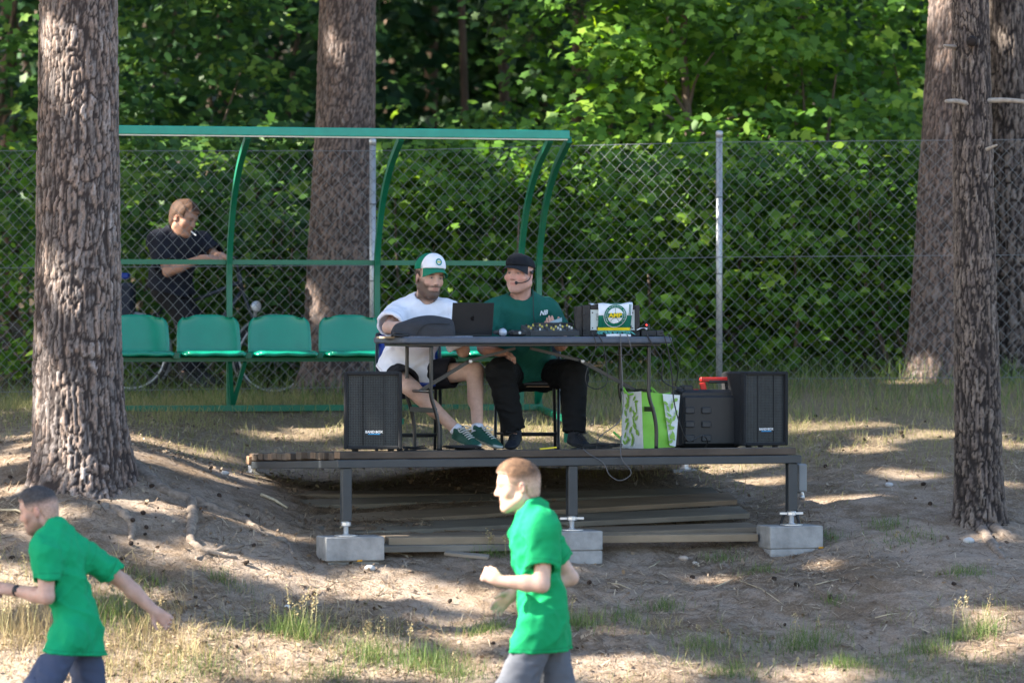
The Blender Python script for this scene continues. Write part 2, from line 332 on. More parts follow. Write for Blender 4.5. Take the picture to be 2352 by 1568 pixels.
# ------------------------------------------------------------------ leaves
def leaf_shape(kind):
    if kind == 'maple':
        o = [(0, 0, 0), (.40, -.02, -.05), (.33, .24, -.03), (.60, .46, -.10), (.24, .60, -.01), (0, 1.0, -.10)]
        pts = o+[(-x, y, z) for x, y, z in o[-2:0:-1]]; pts = [(x, y-.45, z) for x, y, z in pts]
    elif kind == 'oval':
        o = [(0, 0, 0), (.27, .28, -.03), (.21, .74, -.05), (0, 1, -.09)]
        pts = o+[(-x, y, z) for x, y, z in o[-2:0:-1]]; pts = [(x, y-.45, z) for x, y, z in pts]
    elif kind == 'print':
        pts = [(0, -.5, 0), (.17, -.2, 0), (.19, .12, 0), (0, .5, 0), (-.19, .12, 0), (-.17, -.2, 0)]
    elif kind == 'lobed':
        pts = [(0, -.45, 0), (.46, -.33, -.06), (.30, .06, -.03), (0, .55, -.10), (-.30, .06, -.03), (-.46, -.33, -.06)]
    elif kind == 'needle':
        pts = [(-.035, -.5, 0), (.035, -.5, 0), (.03, .5, 0), (-.03, .5, 0)]
    elif kind == 'spray':
        pts = [(0, -.5, 0), (.12, -.1, .02), (.42, .08, -.04), (.14, .16, 0), (.2, .45, -.04), (0, .3, .02), (-.22, .5, -.05), (-.12, .12, 0), (-.45, .02, -.04), (-.12, -.15, .02)]
    return np.array(pts, float)
def scatter(shape, C, nrm, size, tw, colv):
    """instances of one outline: centres C, normals, sizes, twist angles and one 0..1 colour value each, as one mesh"""
    n = len(C); nrm = norm(nrm); ref = np.where(np.abs(nrm[:, 2:3]) < .92, np.array([[0, 0, 1.]]), np.array([[1., 0, 0]]))
    a = norm(np.cross(ref, nrm)); b = np.cross(nrm, a); ct, sn = np.cos(tw)[:, None], np.sin(tw)[:, None]; x = a*ct+b*sn; y = -a*sn+b*ct
    k = len(shape); V = C[:, None, :]+size[:, None, None]*(shape[None, :, 0:1]*x[:, None]+shape[None, :, 1:2]*y[:, None]+shape[None, :, 2:3]*nrm[:, None])
    F = (np.arange(n)[:, None]*k+np.arange(k)[None]); col = np.repeat(np.stack([colv, rng.random(n), rng.random(n)], 1), k, 0)
    return V.reshape(-1, 3), F, col
MF_MAPLE = MLEAF('maple_leaf', (.028, .078, .020), (.064, .150, .028), (.17, .27, .04), .40)
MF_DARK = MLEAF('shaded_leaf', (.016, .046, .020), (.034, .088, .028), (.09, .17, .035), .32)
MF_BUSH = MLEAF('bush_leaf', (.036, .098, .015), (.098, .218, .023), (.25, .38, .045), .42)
MF_PINE = MLEAF('pine_needle_leaf', (.02, .045, .025), (.04, .075, .035), (.07, .11, .05), .15)
MSTEM = M('shrub_stem', (.13, .095, .07), .9, .3, 20, .4, 60)
def sprays(centres, nleaf, rad, size, kind, face, flat=.35, hang=.35, seed=0):
    g = np.random.default_rng(seed); n = len(centres); C = np.repeat(centres, nleaf, 0); m = len(C)
    off = g.normal(size=(m, 3))*np.array([1, 1, flat])*rad*.55; off[:, 2] -= hang*(np.hypot(off[:, 0], off[:, 1])**1.2)
    Cc = C+off; nr = np.array([0, 0, 1.])*.9+np.array(face)*.55+g.normal(size=(m, 3))*.42+off*np.array([.8, .8, 0])
    sz = size*(.65+.7*g.random(m)); tone = np.clip(np.repeat(g.normal(.42, .24, n), nleaf)+g.normal(0, .16, m), 0, 1)
    return scatter(leaf_shape(kind), Cc, nr, sz, g.random(m)*6.28, tone)
def shrub(name, label, group, loc, height, width, depth, nspray, nleaf, size, kind, mat, seed, z_from=.1, cat='shrub', stems=3, rad=.34, hollow=.35, face=(0, -1, 0)):
    g = np.random.default_rng(seed); x, y = loc; z = gz(x, y); o = thing(name, (x, y, z), label, cat, group)
    th = g.random(nspray)*2*math.pi; r = np.sqrt(hollow+(1-hollow)*g.random(nspray)); hz = z_from+(1-z_from)*g.random(nspray)
    prof = np.sin(np.clip(hz, .04, .98)*math.pi*.92)**.5*(.8+.35*g.random(nspray))
    C = np.stack([x+np.cos(th)*r*prof*width/2, y+np.sin(th)*r*prof*depth/2, z+hz*height], 1)
    V, F, col = sprays(C, nleaf, rad, size, kind, face, seed=seed+1)
    mesh_obj('crown', V, F, mat, o, col=col)
    for k in range(stems):
        c = C[g.integers(nspray)]; b0 = Vector((x+g.normal()*.12, y+g.normal()*.12, z-.05)); top = Vector(c); mid = b0.lerp(top, .5)+Vector((g.normal()*.1, g.normal()*.1, .15*height*.2))
        MB().tube(spline([b0, mid, top], 5), list(np.linspace(.012+.006*height, .006, 11)), 6).build('stem', MSTEM, o, True)
    return o

# ---- the five pines in view
def pine(label, base, pts, rad, mat, crown_z, crown_r, seed, **kw):
    o = thing('pine_tree', base, label, 'tree', None); trunk('trunk', o, pts, rad, mat, seed=seed, **kw); return o
def tpts(lst):   # [(px_left, px_right, py)], Y -> points and radii
    def f(Y):
        out, rr = [], []
        for a, b, y in lst: out.append(P((a+b)/2, y, Y)); rr.append((b-a)/2/S(Y))
        return out, rr
    return f
def extend(pts, rr, top, rtop, dx=0., dy=0.):
    p = pts[-1]; return pts+[Vector((p.x+dx, p.y+dy, top))], rr+[rtop]
PINES = []
Yt = -.55; p_, r_ = tpts([(60, 306, 1150), (66, 300, 1108), (72, 298, 1060), (76, 292, 1000), (77, 285, 930), (78, 280, 860), (82, 276, 700), (86, 273, 450), (90, 270, 200), (93, 268, 0)])(Yt)
p_, r_ = extend(p_, r_, 14, .09, .3, .2)
t1 = pine('thick grey barked pine in front of the green dugout, roots spreading over the slope', (p_[0].x, Yt, p_[0].z), p_, r_, MBARK, 10, 2.5, 1, cell=(.046, .15), depth=.013, dense=.0105, flare=.17, lob=.10); PINES.append((t1, p_))
Yt = 5.45; p_, r_ = tpts([(672, 872, 905), (692, 866, 850), (700, 864, 740), (707, 862, 600), (716, 861, 450), (727, 861, 250), (735, 862, 0)])(Yt); p_, r_ = extend(p_, r_, 15, .09, .2, .3)
t2 = pine('reddish barked pine behind the fence and the dugout', (p_[0].x, Yt, p_[0].z), p_, r_, MBARK_R, 11, 2.3, 2, cell=(.046, .12), depth=.011, dense=.015, flare=.06, lob=.08); PINES.append((t2, p_))
Yt = 5.3; p_, r_ = tpts([(2062, 2290, 912), (2078, 2284, 850), (2090, 2280, 740), (2100, 2276, 600), (2112, 2272, 400), (2124, 2268, 200), (2134, 2264, 0)])(Yt); p_, r_ = extend(p_, r_, 15, .09, .2, .1)
t3 = pine('broad brown pine behind the fence, half hidden by the slender pine', (p_[0].x, Yt, p_[0].z), p_, r_, MBARK_R, 11, 2.3, 3, cell=(.046, .13), depth=.011, dense=.015, flare=.10, lob=.1); PINES.append((t3, p_))
Yt = .35; p_, r_ = tpts([(2172, 2330, 1275), (2184, 2316, 1232), (2192, 2306, 1160), (2194, 2300, 1060), (2194, 2296, 900), (2193, 2288, 700), (2191, 2281, 450), (2189, 2275, 220), (2187, 2269, 0)])(Yt); p_, r_ = extend(p_, r_, 12, .05, .2, 0)
t4 = pine('slender dark pine at the right with broken pale branch stubs', (p_[0].x, Yt, p_[0].z), p_, r_, MBARK_D, 9, 1.6, 4, cell=(.035, .13), depth=.013, dense=.0095, flare=.14, lob=.16); PINES.append((t4, p_))
Yt = 5.9; p_, r_ = tpts([(2258, 2420, 905), (2262, 2410, 800), (2266, 2398, 600), (2268, 2380, 350), (2270, 2352, 0)])(Yt); p_, r_ = extend(p_, r_, 15, .09, -.2, .2)
t5 = pine('deeply furrowed dark pine at the right edge behind the fence', (p_[0].x, Yt, p_[0].z), p_, r_, MBARK_D, 11, 2.2, 5, cell=(.06, .17), depth=.018, dense=.014, flare=.05, lob=.06); PINES.append((t5, p_))
# branch stubs of the slender pine
MWOOD_DEAD = M('bleached_dead_wood', (.30, .265, .225), .85, .25, 30, .5, 120)
def stub(a, b, r0, r1, n=5, bend=.02):
    a, b = Vector(a), Vector(b); mid = (a+b)/2+Vector((0, 0, bend)); return MB().tube(spline([a, mid, b], n), list(np.linspace(r0, r1, 2*n+1)), 9)
stub(P(2225, 240, .26), P(2172, 233, .14), .020, .012, bend=.012).build('branch_stub', MWOOD_DEAD, t4, True)
stub(P(2255, 232, .30), P(2372, 236, .20), .019, .013, bend=.01).build('branch_stub', MWOOD_DEAD, t4, True)
stub(P(2232, 95, .30), P(2233, 96, .12), .042, .030, bend=0).build('branch_knot', MBARK_D, t4, True)
stub(P(2195, 108, .30), P(2168, 105, .22), .014, .009, bend=0).build('branch_stub', MWOOD_DEAD, t4, True)
stub(P(2262, 345, .26), P(2290, 333, .18), .016, .006, bend=0).build('branch_stub', MWOOD_DEAD, t4, True)
# exposed roots
MROOT = M('weathered_root', (.19, .152, .122), .95, .45, 26, 1.0, 70)
MROOT_P = M('pale_root', (.225, .18, .142), .95, .45, 26, 1.0, 70)
def root(tree, pix, rads, mat=MROOT, lift=.0):
    pts = []
    for (x, y) in pix: g_ = gpx(x, y); pts.append(g_+Vector((0, 0, lift)))
    pp = spline(pts, 6); m = len(pp); rr = list(np.interp(np.linspace(0, 1, m), np.linspace(0, 1, len(rads)), rads)); pp = [p-Vector((0, 0, r*.25)) for p, r in zip(pp, rr)]
    pp = [p+Vector((0, 0, .006*math.sin(i*1.7))) for i, p in enumerate(pp)]; rr = [r*(1+.12*math.sin(i*2.3+len(pix))) for i, r in enumerate(rr)]
    return MB().tube(pp, rr, 9).build('root', mat, tree, True)
root(t1, [(285, 1062), (330, 1090), (380, 1130), (440, 1150), (500, 1172), (560, 1195), (600, 1220)], [.09, .06, .045, .05, .04, .03, .012])
root(t1, [(440, 1150), (442, 1190), (438, 1240), (470, 1262), (545, 1285)], [.035, .04, .03, .022, .01], MROOT_P)
root(t1, [(218, 1172), (250, 1166), (285, 1182), (304, 1212), (300, 1240)], [.03, .042, .04, .03, .015], MROOT_P)
root(t1, [(110, 1088), (70, 1120), (20, 1150)], [.08, .05, .02])
root(t1, [(610, 1232), (655, 1245), (672, 1272)], [.02, .03, .012], MROOT_P)
root(t1, [(560, 1255), (500, 1262), (450, 1285)], [.012, .022, .012])
root(t4, [(2238, 1195), (2258, 1222), (2280, 1250), (2312, 1292)], [.05, .05, .038, .012], MROOT)
root(t4, [(2285, 1215), (2320, 1232), (2370, 1240)], [.05, .035, .02])
# crowns of the pines in view, above the frame
def pine_crown(o, top, cz, rx, h, n, seed):
    g = np.random.default_rng(seed); th = g.random(n)*6.28; hz = g.random(n); r = np.sqrt(g.random(n))*rx*(1-.55*hz)
    C = np.stack([top[0]+np.cos(th)*r, top[1]+np.sin(th)*r, cz+hz*h], 1)
    V, F, col = sprays(C, 14, .45, .32, 'lobed', (0, 0, 0), seed=seed); mesh_obj('crown', V, F, MF_PINE, o, col=col)
for k, (o, pp) in enumerate(PINES): pine_crown(o, pp[-1], 9.5 if k != 3 else 8, 2.3, 5, 60, 50+k)
# ------------------------------------------------------------------ tall trees left of the frame, whose crowns shade the place
SUNn = np.array(SUN)
LIT = []      # (x, y, z, radius): chosen and random sun spots, gaps for them are cut into the crowns
def lit(px, py, Y, r, z=None):
    p = P(px, py, Y); LIT.append((*p, r))
for x, y, Y, r in [(1150, 1100, -4.8, .17), (1165, 1215, -4.8, .24), (1195, 1250, -4.8, .26), (1190, 1400, -4.8, .2), (1150, 1340, -4.8, .22), (1230, 1330, -4.85, .16), (1110, 1325, -4.8, .14), (1200, 1450, -4.8, .17), (1180, 1560, -4.8, .20), (1150, 1390, -4.65, .26), (1300, 1320, -4.6, .07), (1200, 1060, -4.8, .13)]: lit(x, y, Y, r)
for px, py, r in [(40, 1440, .36), (120, 1420, .34), (300, 1440, .38), (380, 1470, .42), (470, 1490, .36), (250, 1500, .3), (560, 1520, .25), (150, 1540, .3), (330, 1550, .3), (20, 1390, .25), (540, 1470, .2), (330, 1400, .2), (620, 1500, .16), (30, 1330, .13),
                  (720, 1345, .14), (860, 1352, .15), (960, 1350, .16), (1060, 1372, .13), (1010, 1440, .13), (1110, 1462, .14), (780, 1480, .16), (900, 1540, .2), (1400, 1540, .2), (1500, 1520, .15), (1900, 1545, .16),
                  (1050, 1545, .2), (640, 1540, .2), (1650, 1110, .12), (1760, 1105, .13), (1640, 1075, .1), (1740, 1072, .1), (1900, 1150, .12), (2000, 1152, .10), (2080, 1090, .12), (2280, 1400, .12), (2320, 1460, .16), (2250, 1500, .15),
                  (420, 1075, .1), (520, 1086, .09), (340, 1052, .1), (30, 1055, .14), (20, 1130, .12), (120, 1190, .1), (330, 1160, .09), (2030, 1010, .1), (2120, 1005, .1), (1880, 1000, .1), (700, 1000, .1), (480, 1045, .1), (2265, 1235, .08), (1120, 1400, .1)]:
    g_ = gpx(px, py); LIT.append((g_.x, g_.y, g_.z, r))
for x, y, Y, r in [(108, 60, -.8, .16), (112, 160, -.8, .12), (95, 880, -.8, .12), (90, 970, -.8, .12), (2085, 870, 5.0, .14), (2078, 800, 5.0, .10), (735, 80, 5.2, .1), (400, 470, 5.2, .14), (370, 520, 5.2, .1), (1560, 380, 6., .2), (1660, 60, 8, .2), (1140, 240, 9, .18), (2210, 1000, .1, .08), (2215, 760, .1, .07), (580, 1050, 1.2, .1), (1150, 690, .5, .08), (1240, 668, .6, .06)]: lit(x, y, Y, r)
gq = np.random.default_rng(91)
for i in range(110): lit(gq.uniform(0, 2120), gq.uniform(-20, 840)*(.75 if i % 3 else 1), gq.uniform(5.6, 9.5), gq.uniform(.05, .17))
for i in range(40):
    g_ = gpx(gq.uniform(0, 2352), gq.uniform(975, 1035)); LIT.append((g_.x, g_.y, g_.z, gq.uniform(.06, .14)))
for i in range(14):
    g_ = gpx(gq.uniform(0, 2352), gq.uniform(1080, 1568)); LIT.append((g_.x, g_.y, g_.z, gq.uniform(.03, .085)))
LITA = np.array(LIT)
def lit_mask(C, grow):
    D = C[:, None, :]-LITA[None, :, :3]; t = D@SUNn; d2 = (D**2).sum(-1)-t**2
    return ((t > .8) & (d2 < (LITA[None, :, 3]+grow)**2)).any(1)
g = np.random.default_rng(31)
ncl = 2000; T = np.stack([g.uniform(-4.6, 4.8, ncl), g.uniform(-7.5, 15, ncl), g.uniform(-1.6, 3.2, ncl)], 1); tt = g.uniform(11.5, 17.5, ncl); CC = T+tt[:, None]*SUNn  # leaf clumps laid along sun rays so that their shadows cover the place
bases = [(-9.5, -6.2), (-12.5, -4.0), (-10.2, -1.6), (-13.0, .4), (-9.8, 2.6), (-12.4, 4.6), (-10.0, 7.2), (-12.8, 9.6), (-10.4, 11.6), (-13.0, -8.2)]
B = np.array(bases); own = np.argmin(((CC[:, None, :2]-B[None])**2).sum(-1)+g.random((ncl, len(B)))*6, 1)
for k, (bx, by) in enumerate(bases):
    z = gz(bx, by); o = thing('pine_tree', (bx, by, z), 'tall pine standing off to the left, its crown shading the stage', 'tree', 'tall pines off to the left')
    pts = [Vector((bx, by, z-.1)), Vector((bx+.1, by, z+5)), Vector((bx, by+.1, z+14))]; trunk('trunk', o, pts, [.26, .2, .06], MBARK, seed=20+k, dense=.06, ztop_dense=3, cell=(.08, .2), depth=.02)
    c = CC[own == k]
    if not len(c): continue
    n = 30; Cx = np.repeat(c, n, 0); off = g.normal(size=Cx.shape)*np.array([.34, .34, .22]); Cx = Cx+off; Cx = Cx[~lit_mask(Cx, .09)]
    m = len(Cx); V, F, col = scatter(leaf_shape('lobed'), Cx, g.normal(size=(m, 3))+np.array([0, 0, .5])+SUNn*.6, .30*(.6+.7*g.random(m)), g.random(m)*6.28, np.clip(g.normal(.5, .2, m), 0, 1))
    mesh_obj('crown', V, F, MF_PINE, o, col=col)
    for q in range(min(12, len(c))):
        e = Vector(c[q*len(c)//12]) if len(c) >= 12 else Vector(c[q]); a = Vector((bx, by, min(e.z-.6, z+12)))
        if not lit_mask(np.array([a.lerp(e, f) for f in np.linspace(0, 1, 9)]), .08).any():
            MB().tube([a, a.lerp(e, .5)+Vector((0, 0, .2)), e], [.06, .04, .015], 6).build('branch', MSTEM, o, True)

# ------------------------------------------------------------------ the wood behind the fence
GB = 'leafy shrubs behind the fence'
def bx_(px, Y): return (px-1176)/S(Y)
k = 0
NTH = ['first', 'second', 'third', 'fourth', 'fifth', 'sixth', 'seventh', 'eighth', 'ninth', 'tenth', 'eleventh', 'twelfth', 'thirteenth', 'fourteenth', 'fifteenth', 'sixteenth', 'seventeenth']
def ranked(rows):      # rows with their rank from the left edge
    xs = sorted(r[0] for r in rows); return [(*r, NTH[xs.index(r[0])]) for r in rows]
def bush(px, Y, h, w, ns, nl=16, size=.13, kind='maple', mat=None, lab='broad leaved shrub crowding against the back of the fence', grp=GB, **kw):
    global k; k += 1
    d = kw.pop('depth', w*.75)
    return shrub('shrub', lab, grp, (bx_(px, Y), Y), h, w, d, ns, nl, size, kind, mat or MF_BUSH, 100+k, **kw)
# low hedge straight behind the fence
for px, Y, h, w, nth in ranked([(20, 6.2, 2.0, 1.3), (330, 6.4, 2.1, 1.4), (560, 6.8, 2.2, 1.5), (640, 6.2, 1.5, 1.0), (960, 6.3, 2.0, 1.4), (1110, 6.6, 2.1, 1.5), (1290, 6.2, 2.0, 1.4), (1420, 6.7, 2.3, 1.6), (1540, 6.1, 1.9, 1.3), (1680, 6.5, 2.2, 1.5), (1800, 6.1, 2.0, 1.4), (1930, 6.6, 2.3, 1.6), (2040, 6.2, 2.0, 1.3), (2180, 6.9, 2.4, 1.5), (2330, 7.0, 2.3, 1.5)]):
    bush(px, Y, h, w, 90, 17, .090, 'maple' if k % 3 else 'oval', MF_BUSH if px > 900 or px < 100 else MF_MAPLE, nth+' low broad leaved shrub from the left, crowding against the fence', z_from=.06, rad=.28)
# second row, taller
for px, Y, h, w, nth in ranked([(90, 8.4, 4.6, 2.2), (420, 8.8, 3.6, 2.0), (640, 9.2, 4.6, 2.2), (1360, 8.8, 4.4, 2.2), (1560, 8.2, 3.6, 2.0), (1760, 8.7, 4.6, 2.4), (1960, 8.3, 4.0, 2.2), (2120, 9.0, 4.8, 2.2), (2330, 9.2, 4.4, 2.0), (1120, 9.4, 2.2, 1.5), (950, 9.0, 1.9, 1.4)]):
    bush(px, Y, h, w, 140, 19, .088, 'maple' if k % 4 else 'oval', MF_MAPLE if px < 1200 else MF_BUSH, nth+' maple sapling from the left, standing behind the low fence shrubs', 'maple saplings behind the fence', z_from=.12, rad=.33, cat='tree')
# far rows, dark
for px, Y, h, w, nth in ranked([(-60, 12, 7, 3.2), (330, 12.5, 7, 3.2), (560, 13.5, 7.5, 3.4), (800, 14.5, 5.0, 2.4), (1500, 12.5, 7, 3.4), (1780, 13, 7.5, 3.6), (2060, 12.4, 7, 3.4), (2360, 13, 7.5, 3.4), (1010, 18, 4.4, 3.2), (1250, 19, 4.2, 3.2), (700, 18, 9, 4), (1420, 18, 8, 4), (150, 17, 9, 4), (1900, 18, 9, 4), (2300, 19, 9, 4), (450, 19, 9, 4)]):
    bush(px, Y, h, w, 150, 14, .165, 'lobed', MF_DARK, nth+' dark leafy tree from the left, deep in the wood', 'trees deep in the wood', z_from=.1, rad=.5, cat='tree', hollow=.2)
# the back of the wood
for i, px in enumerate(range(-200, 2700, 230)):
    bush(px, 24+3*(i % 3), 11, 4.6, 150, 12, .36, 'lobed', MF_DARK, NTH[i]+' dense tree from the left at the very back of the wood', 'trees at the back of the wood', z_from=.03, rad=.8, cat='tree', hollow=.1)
# slim trunks that can be told apart in the dark of the wood
MTRUNK = M('woodland_trunk', (.13, .085, .06), .95, .35, 9, .7, 40, stretch=(1, 1, .3))
for px, Y, r, zt, lean, nth in ranked([(775, 16, .10, 7, .1), (1165, 15, .07, 7, -.1), (1240, 18, .12, 8, .2), (1082, 14, .05, 6, -.2), (985, 17, .09, 8, .1), (1300, 20, .13, 8, .1), (1815, 12, .06, 6, .15), (520, 15, .08, 7, -.1), (20, 14, .11, 7, 0), (2010, 15, .09, 7, .1), (905, 20, .14, 9, 0)]):
    x = bx_(px, Y); z = gz(x, Y); o = thing('forest_tree', (x, Y, z), nth+' thin brown trunk from the left in the dark of the wood', 'tree', 'slim trunks in the wood')
    MB().tube(spline([(x, Y, z-.1), (x+lean*.4, Y, z+zt*.45), (x+lean, Y, z+zt)], 6), list(np.linspace(r, r*.6, 13)), 9).build('trunk', MTRUNK, o, True)
    g2 = np.random.default_rng(int(px)); C = np.stack([x+lean+g2.normal(size=45)*1.3, Y+g2.normal(size=45)*1.3, z+zt+g2.uniform(-1, 2.2, 45)], 1)
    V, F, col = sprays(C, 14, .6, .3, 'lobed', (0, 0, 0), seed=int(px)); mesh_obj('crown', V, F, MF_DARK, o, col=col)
# young tree with a bare forked stem right of the dugout
x = bx_(1585, 7.6); zg = gz(x, 7.6); o = thing('young_tree', (x, 7.6, zg), 'young maple with a bare forked stem behind the fence', 'tree')
Yy = 7.6
MB().tube(spline([P(1590, 860, Yy), P(1592, 500, Yy), P(1582, 300, Yy), P(1570, 120, Yy), P(1575, -60, Yy)], 6), list(np.linspace(.05, .028, 25)), 9).build('trunk', MSTEM, o, True)
for a, b, c in [((1584, 290), (1540, 270), (1490, 235)), ((1582, 270), (1530, 190), (1480, 130)), ((1584, 240), (1600, 180), (1640, 120)), ((1588, 330), (1640, 290), (1700, 262)), ((1576, 200), (1560, 120), (1530, 40))]:
    MB().tube(spline([P(*a, Yy), P(*b, Yy-.1), P(*c, Yy-.15)], 5), list(np.linspace(.018, .007, 11)), 6).build('branch', MSTEM, o, True)
g2 = np.random.default_rng(77); C = np.array([P(px, py, Yy+g2.uniform(-.7, .3)) for px, py in zip(g2.uniform(1330, 1880, 70), g2.uniform(-120, 150, 70))])
V, F, col = sprays(C, 26, .32, .092, 'maple', (0, -1, 0), seed=78); mesh_obj('crown', V, F, MF_BUSH, o, col=col)
# hanging pine sprays at the top of the frame
o = thing('pine_tree', (bx_(1330, 10), 10, gz(bx_(1330, 10), 10)), 'pine with drooping needle sprays hanging at the top of the picture', 'tree')
MB().tube([(bx_(1330, 10), 10, gz(bx_(1330, 10), 10)-.1), (bx_(1335, 10), 10, 4), (bx_(1330, 10), 10, 8)], [.09, .08, .05], 8).build('trunk', MTRUNK, o, True)
V_, F_, c_ = [], [], []; nb = 0; g2 = np.random.default_rng(5)
for a, b in [((1330, -40), (1245, 60)), ((1250, -60), (1130, 60)), ((1330, -20), (1200, 110)), ((1200, -50), (1090, 40)), ((1120, -30), (1160, 50)), ((1400, -40), (1290, 40))]:
    pa, pb = P(*a, 9.2), P(*b, 9.0); MB().tube([pa, pa.lerp(pb, .5)+Vector((0, 0, .05)), pb], [.014, .009, .004], 5).build('branch', MTRUNK, o, True)
    n = 160; t = g2.random(n)**.7; C = np.array([pa.lerp(pb, f) for f in t])+g2.normal(size=(n, 3))*.045
    V, F, col = scatter(leaf_shape('needle')*np.array([1.6, 1, 1]), C, g2.normal(size=(n, 3)), .11*(.7+.5*g2.random(n)), g2.random(n)*6.28, g2.uniform(.4, 1, n)); V_.append(V); F_.append(F+nb); c_.append(col); nb += len(V)
mesh_obj('needles', np.concatenate(V_), np.concatenate(F_), MF_PINE, o, col=np.concatenate(c_))
# ------------------------------------------------------------------ chain link fence
MGALV = M('galvanised_steel', (.42, .44, .46), .42, .12, 12, metal=.55, spec=.5)
MWIRE = M('dull_fence_wire', (.175, .19, .205), .5, .15, 20, metal=.35)
FY = 4.6
_ftx = np.array([-400, 0, 860, 1250, 1652, 2352, 2800]); _ftt = np.array([345, 345, 345, 335, 325, 319, 316]); _ftb = np.array([922, 920, 908, 898, 890, 886, 886])
def f_top(X): return CZ-(np.interp(1176+X*S(FY), _ftx, _ftt)-770)/S(FY)
def f_bot(X): return CZ-(np.interp(1176+X*S(FY), _ftx, _ftb)-770)/S(FY)
fence = thing('chain_link_fence', (0, FY, gz(0, FY)), 'grey chain link fence running behind the dugout and the stage', 'fence')
fx0, fx1 = -4.55, 4.6; dw = .0925; nd = 20; V = []; F = []
nw = int((fx1-fx0)/dw*1)
for i in range(nw):
    xa = fx0+i*dw; path = []
    for j in range(2*nd+1):
        x = xa+(dw*.5 if j % 2 else 0)+(.5*dw if i % 1 else 0); t, b = f_top(x), f_bot(x); z = t-(t-b)*j/(2*nd)+.004*math.sin(x*3.1+j*.7); yo = .0035*(1 if (j//1) % 2 else -1)
        path.append((x+.003*math.sin(j*1.3+i), FY+yo+.012*math.sin(x*1.7)*math.sin(z*2.0), z))
    # each wire is a zigzag; its neighbour hooks into the bends, so the diamonds close
    m = len(path); b0 = len(V); r = .0023
    for j, p in enumerate(path):
        for k_ in range(4):
            a = math.pi/2*k_+.4; V.append((p[0]+r*math.cos(a), p[1]+r*math.sin(a), p[2]))
    for j in range(m-1):
        for k_ in range(4): F.append((b0+j*4+k_, b0+j*4+(k_+1) % 4, b0+(j+1)*4+(k_+1) % 4, b0+(j+1)*4+k_))
    path2 = [(p[0]-0, p[1], p[2]) for p in path]
mesh_obj('wire_mesh', V, np.array(F), MWIRE, fence, True)
# the mirrored half of the weave
V2 = np.array(V).reshape(nw, -1, 4, 3).copy(); 
for i in range(nw):
    xc = V2[i, :, :, 0].mean(1, keepdims=True); tgt = np.array([fx0+(i+1)*dw-(dw*.5 if j % 2 else 0) for j in range(2*nd+1)])[:, None]; V2[i, :, :, 0] += tgt-xc
V2[..., 1] += .004
mesh_obj('wire_mesh', V2.reshape(-1, 3), np.array(F), MWIRE, fence, True)
for frac in (0.003, .47, .965):
    xs = np.linspace(fx0, fx1, 60); MB().tube([(x, FY+.01, f_top(x)+(f_bot(x)-f_top(x))*frac) for x in xs], .0028, 5).build('line_wire', MWIRE, fence, True)
def fpost(px, top, base_y):
    p = P(px, top, FY+.04); zb = gz(p.x, FY)-.2
    q = MB().lathe((p.x, FY+.04, zb), (0, 0, 1), [(0, .0255), (p.z-zb-.05, .0255)], 14).build('post', MGALV, fence, True)
    MB().lathe((p.x, FY+.04, p.z-.055), (0, 0, 1), [(0, .028), (.04, .029), (.05, .024), (.055, .008)], 14).build('post_cap', MGALV, q, True)
    for zc in (.35, .9, 1.5):
        MB().lathe((p.x, FY+.04, zb+.2+zc), (0, 0, 1), [(0, .0275), (.012, .0275)], 12).build('clamp', MWIRE, q, True)
fpost(856, 318, 905); fpost(1652, 300, 890)
fpost(-260, 330, 905); fpost(2520, 300, 890)

# ------------------------------------------------------------------ dugout
MGRN = M('green_enamel_steel', (.004, .135, .072), .35, .10, 6, spec=.5)
MGRN_T = M('green_enamel_top_bar', (.006, .30, .22), .35, .10, 8, spec=.5)
MSEAT = M('green_moulded_plastic', (.003, .225, .135), .2, .08, 5, spec=.5)
def dug(px_ref_left, t): pass
DL, DR = P(262, 937, 3.0), P(1243, 935, 3.65); DU = (Vector((DR.x, DR.y, 0))-Vector((DL.x, DL.y, 0))); DLEN = DU.length; DU.normalize(); DV = Vector((DU.y, -DU.x, 0))   # DV points to the front
DZ = .19
def dg_(a, f, z): p = Vector((DL.x, DL.y, 0))+DU*a+DV*f; return Vector((p.x, p.y, z))
dugout = thing('team_dugout', dg_(DLEN/2, 0, DZ), 'green steel team dugout frame with a row of plastic seats', 'dugout')
arcx = [0.02, 1.01, 2.13, 3.20, DLEN-.01+.0]
DEP, DTOP = 1.10, 2.215
def arch(a, w=.05):
    prof = [(0, .02), (0, .6), (0, 1.07), (.13, 1.365), (.31, 1.58), (.62, 1.79), (DEP-.05, DTOP-DZ-.062)]
    pts = spline([dg_(a, f, DZ+z) for f, z in prof], 5); b = MB()
    n = len(pts); Vv = []
    for i, p in enumerate(pts):
        t = (pts[min(i+1, n-1)]-pts[max(i-1, 0)]).normalized(); nr = t.cross(DU).normalized()
        for su, sn in ((-1, -1), (1, -1), (1, 1), (-1, 1)): Vv.append(p+DU*(su*.02)+nr*(sn*w/2))
    Ff = [(i*4+k_, i*4+(k_+1) % 4, (i+1)*4+(k_+1) % 4, (i+1)*4+k_) for i in range(n-1) for k_ in range(4)]+[(3, 2, 1, 0), tuple(range((n-1)*4, n*4))]
    b.add(Vv, Ff); return b.build('arch', MGRN, dugout)
def a_of(px, f):    # position along the dugout of a point at front distance f seen at column px
    k_ = (px-1176)/FPX; b = Vector((DL.x, DL.y, 0))+DV*f; return (k_*(CD+b.y)-b.x)/(DU.x-k_*DU.y)
AR = [a_of(527, 0), a_of(866, 0), a_of(1196, 0), a_of(1238, 0)]
AR = [AR[0]-(AR[1]-AR[0])]+AR
for a in AR: arch(a)
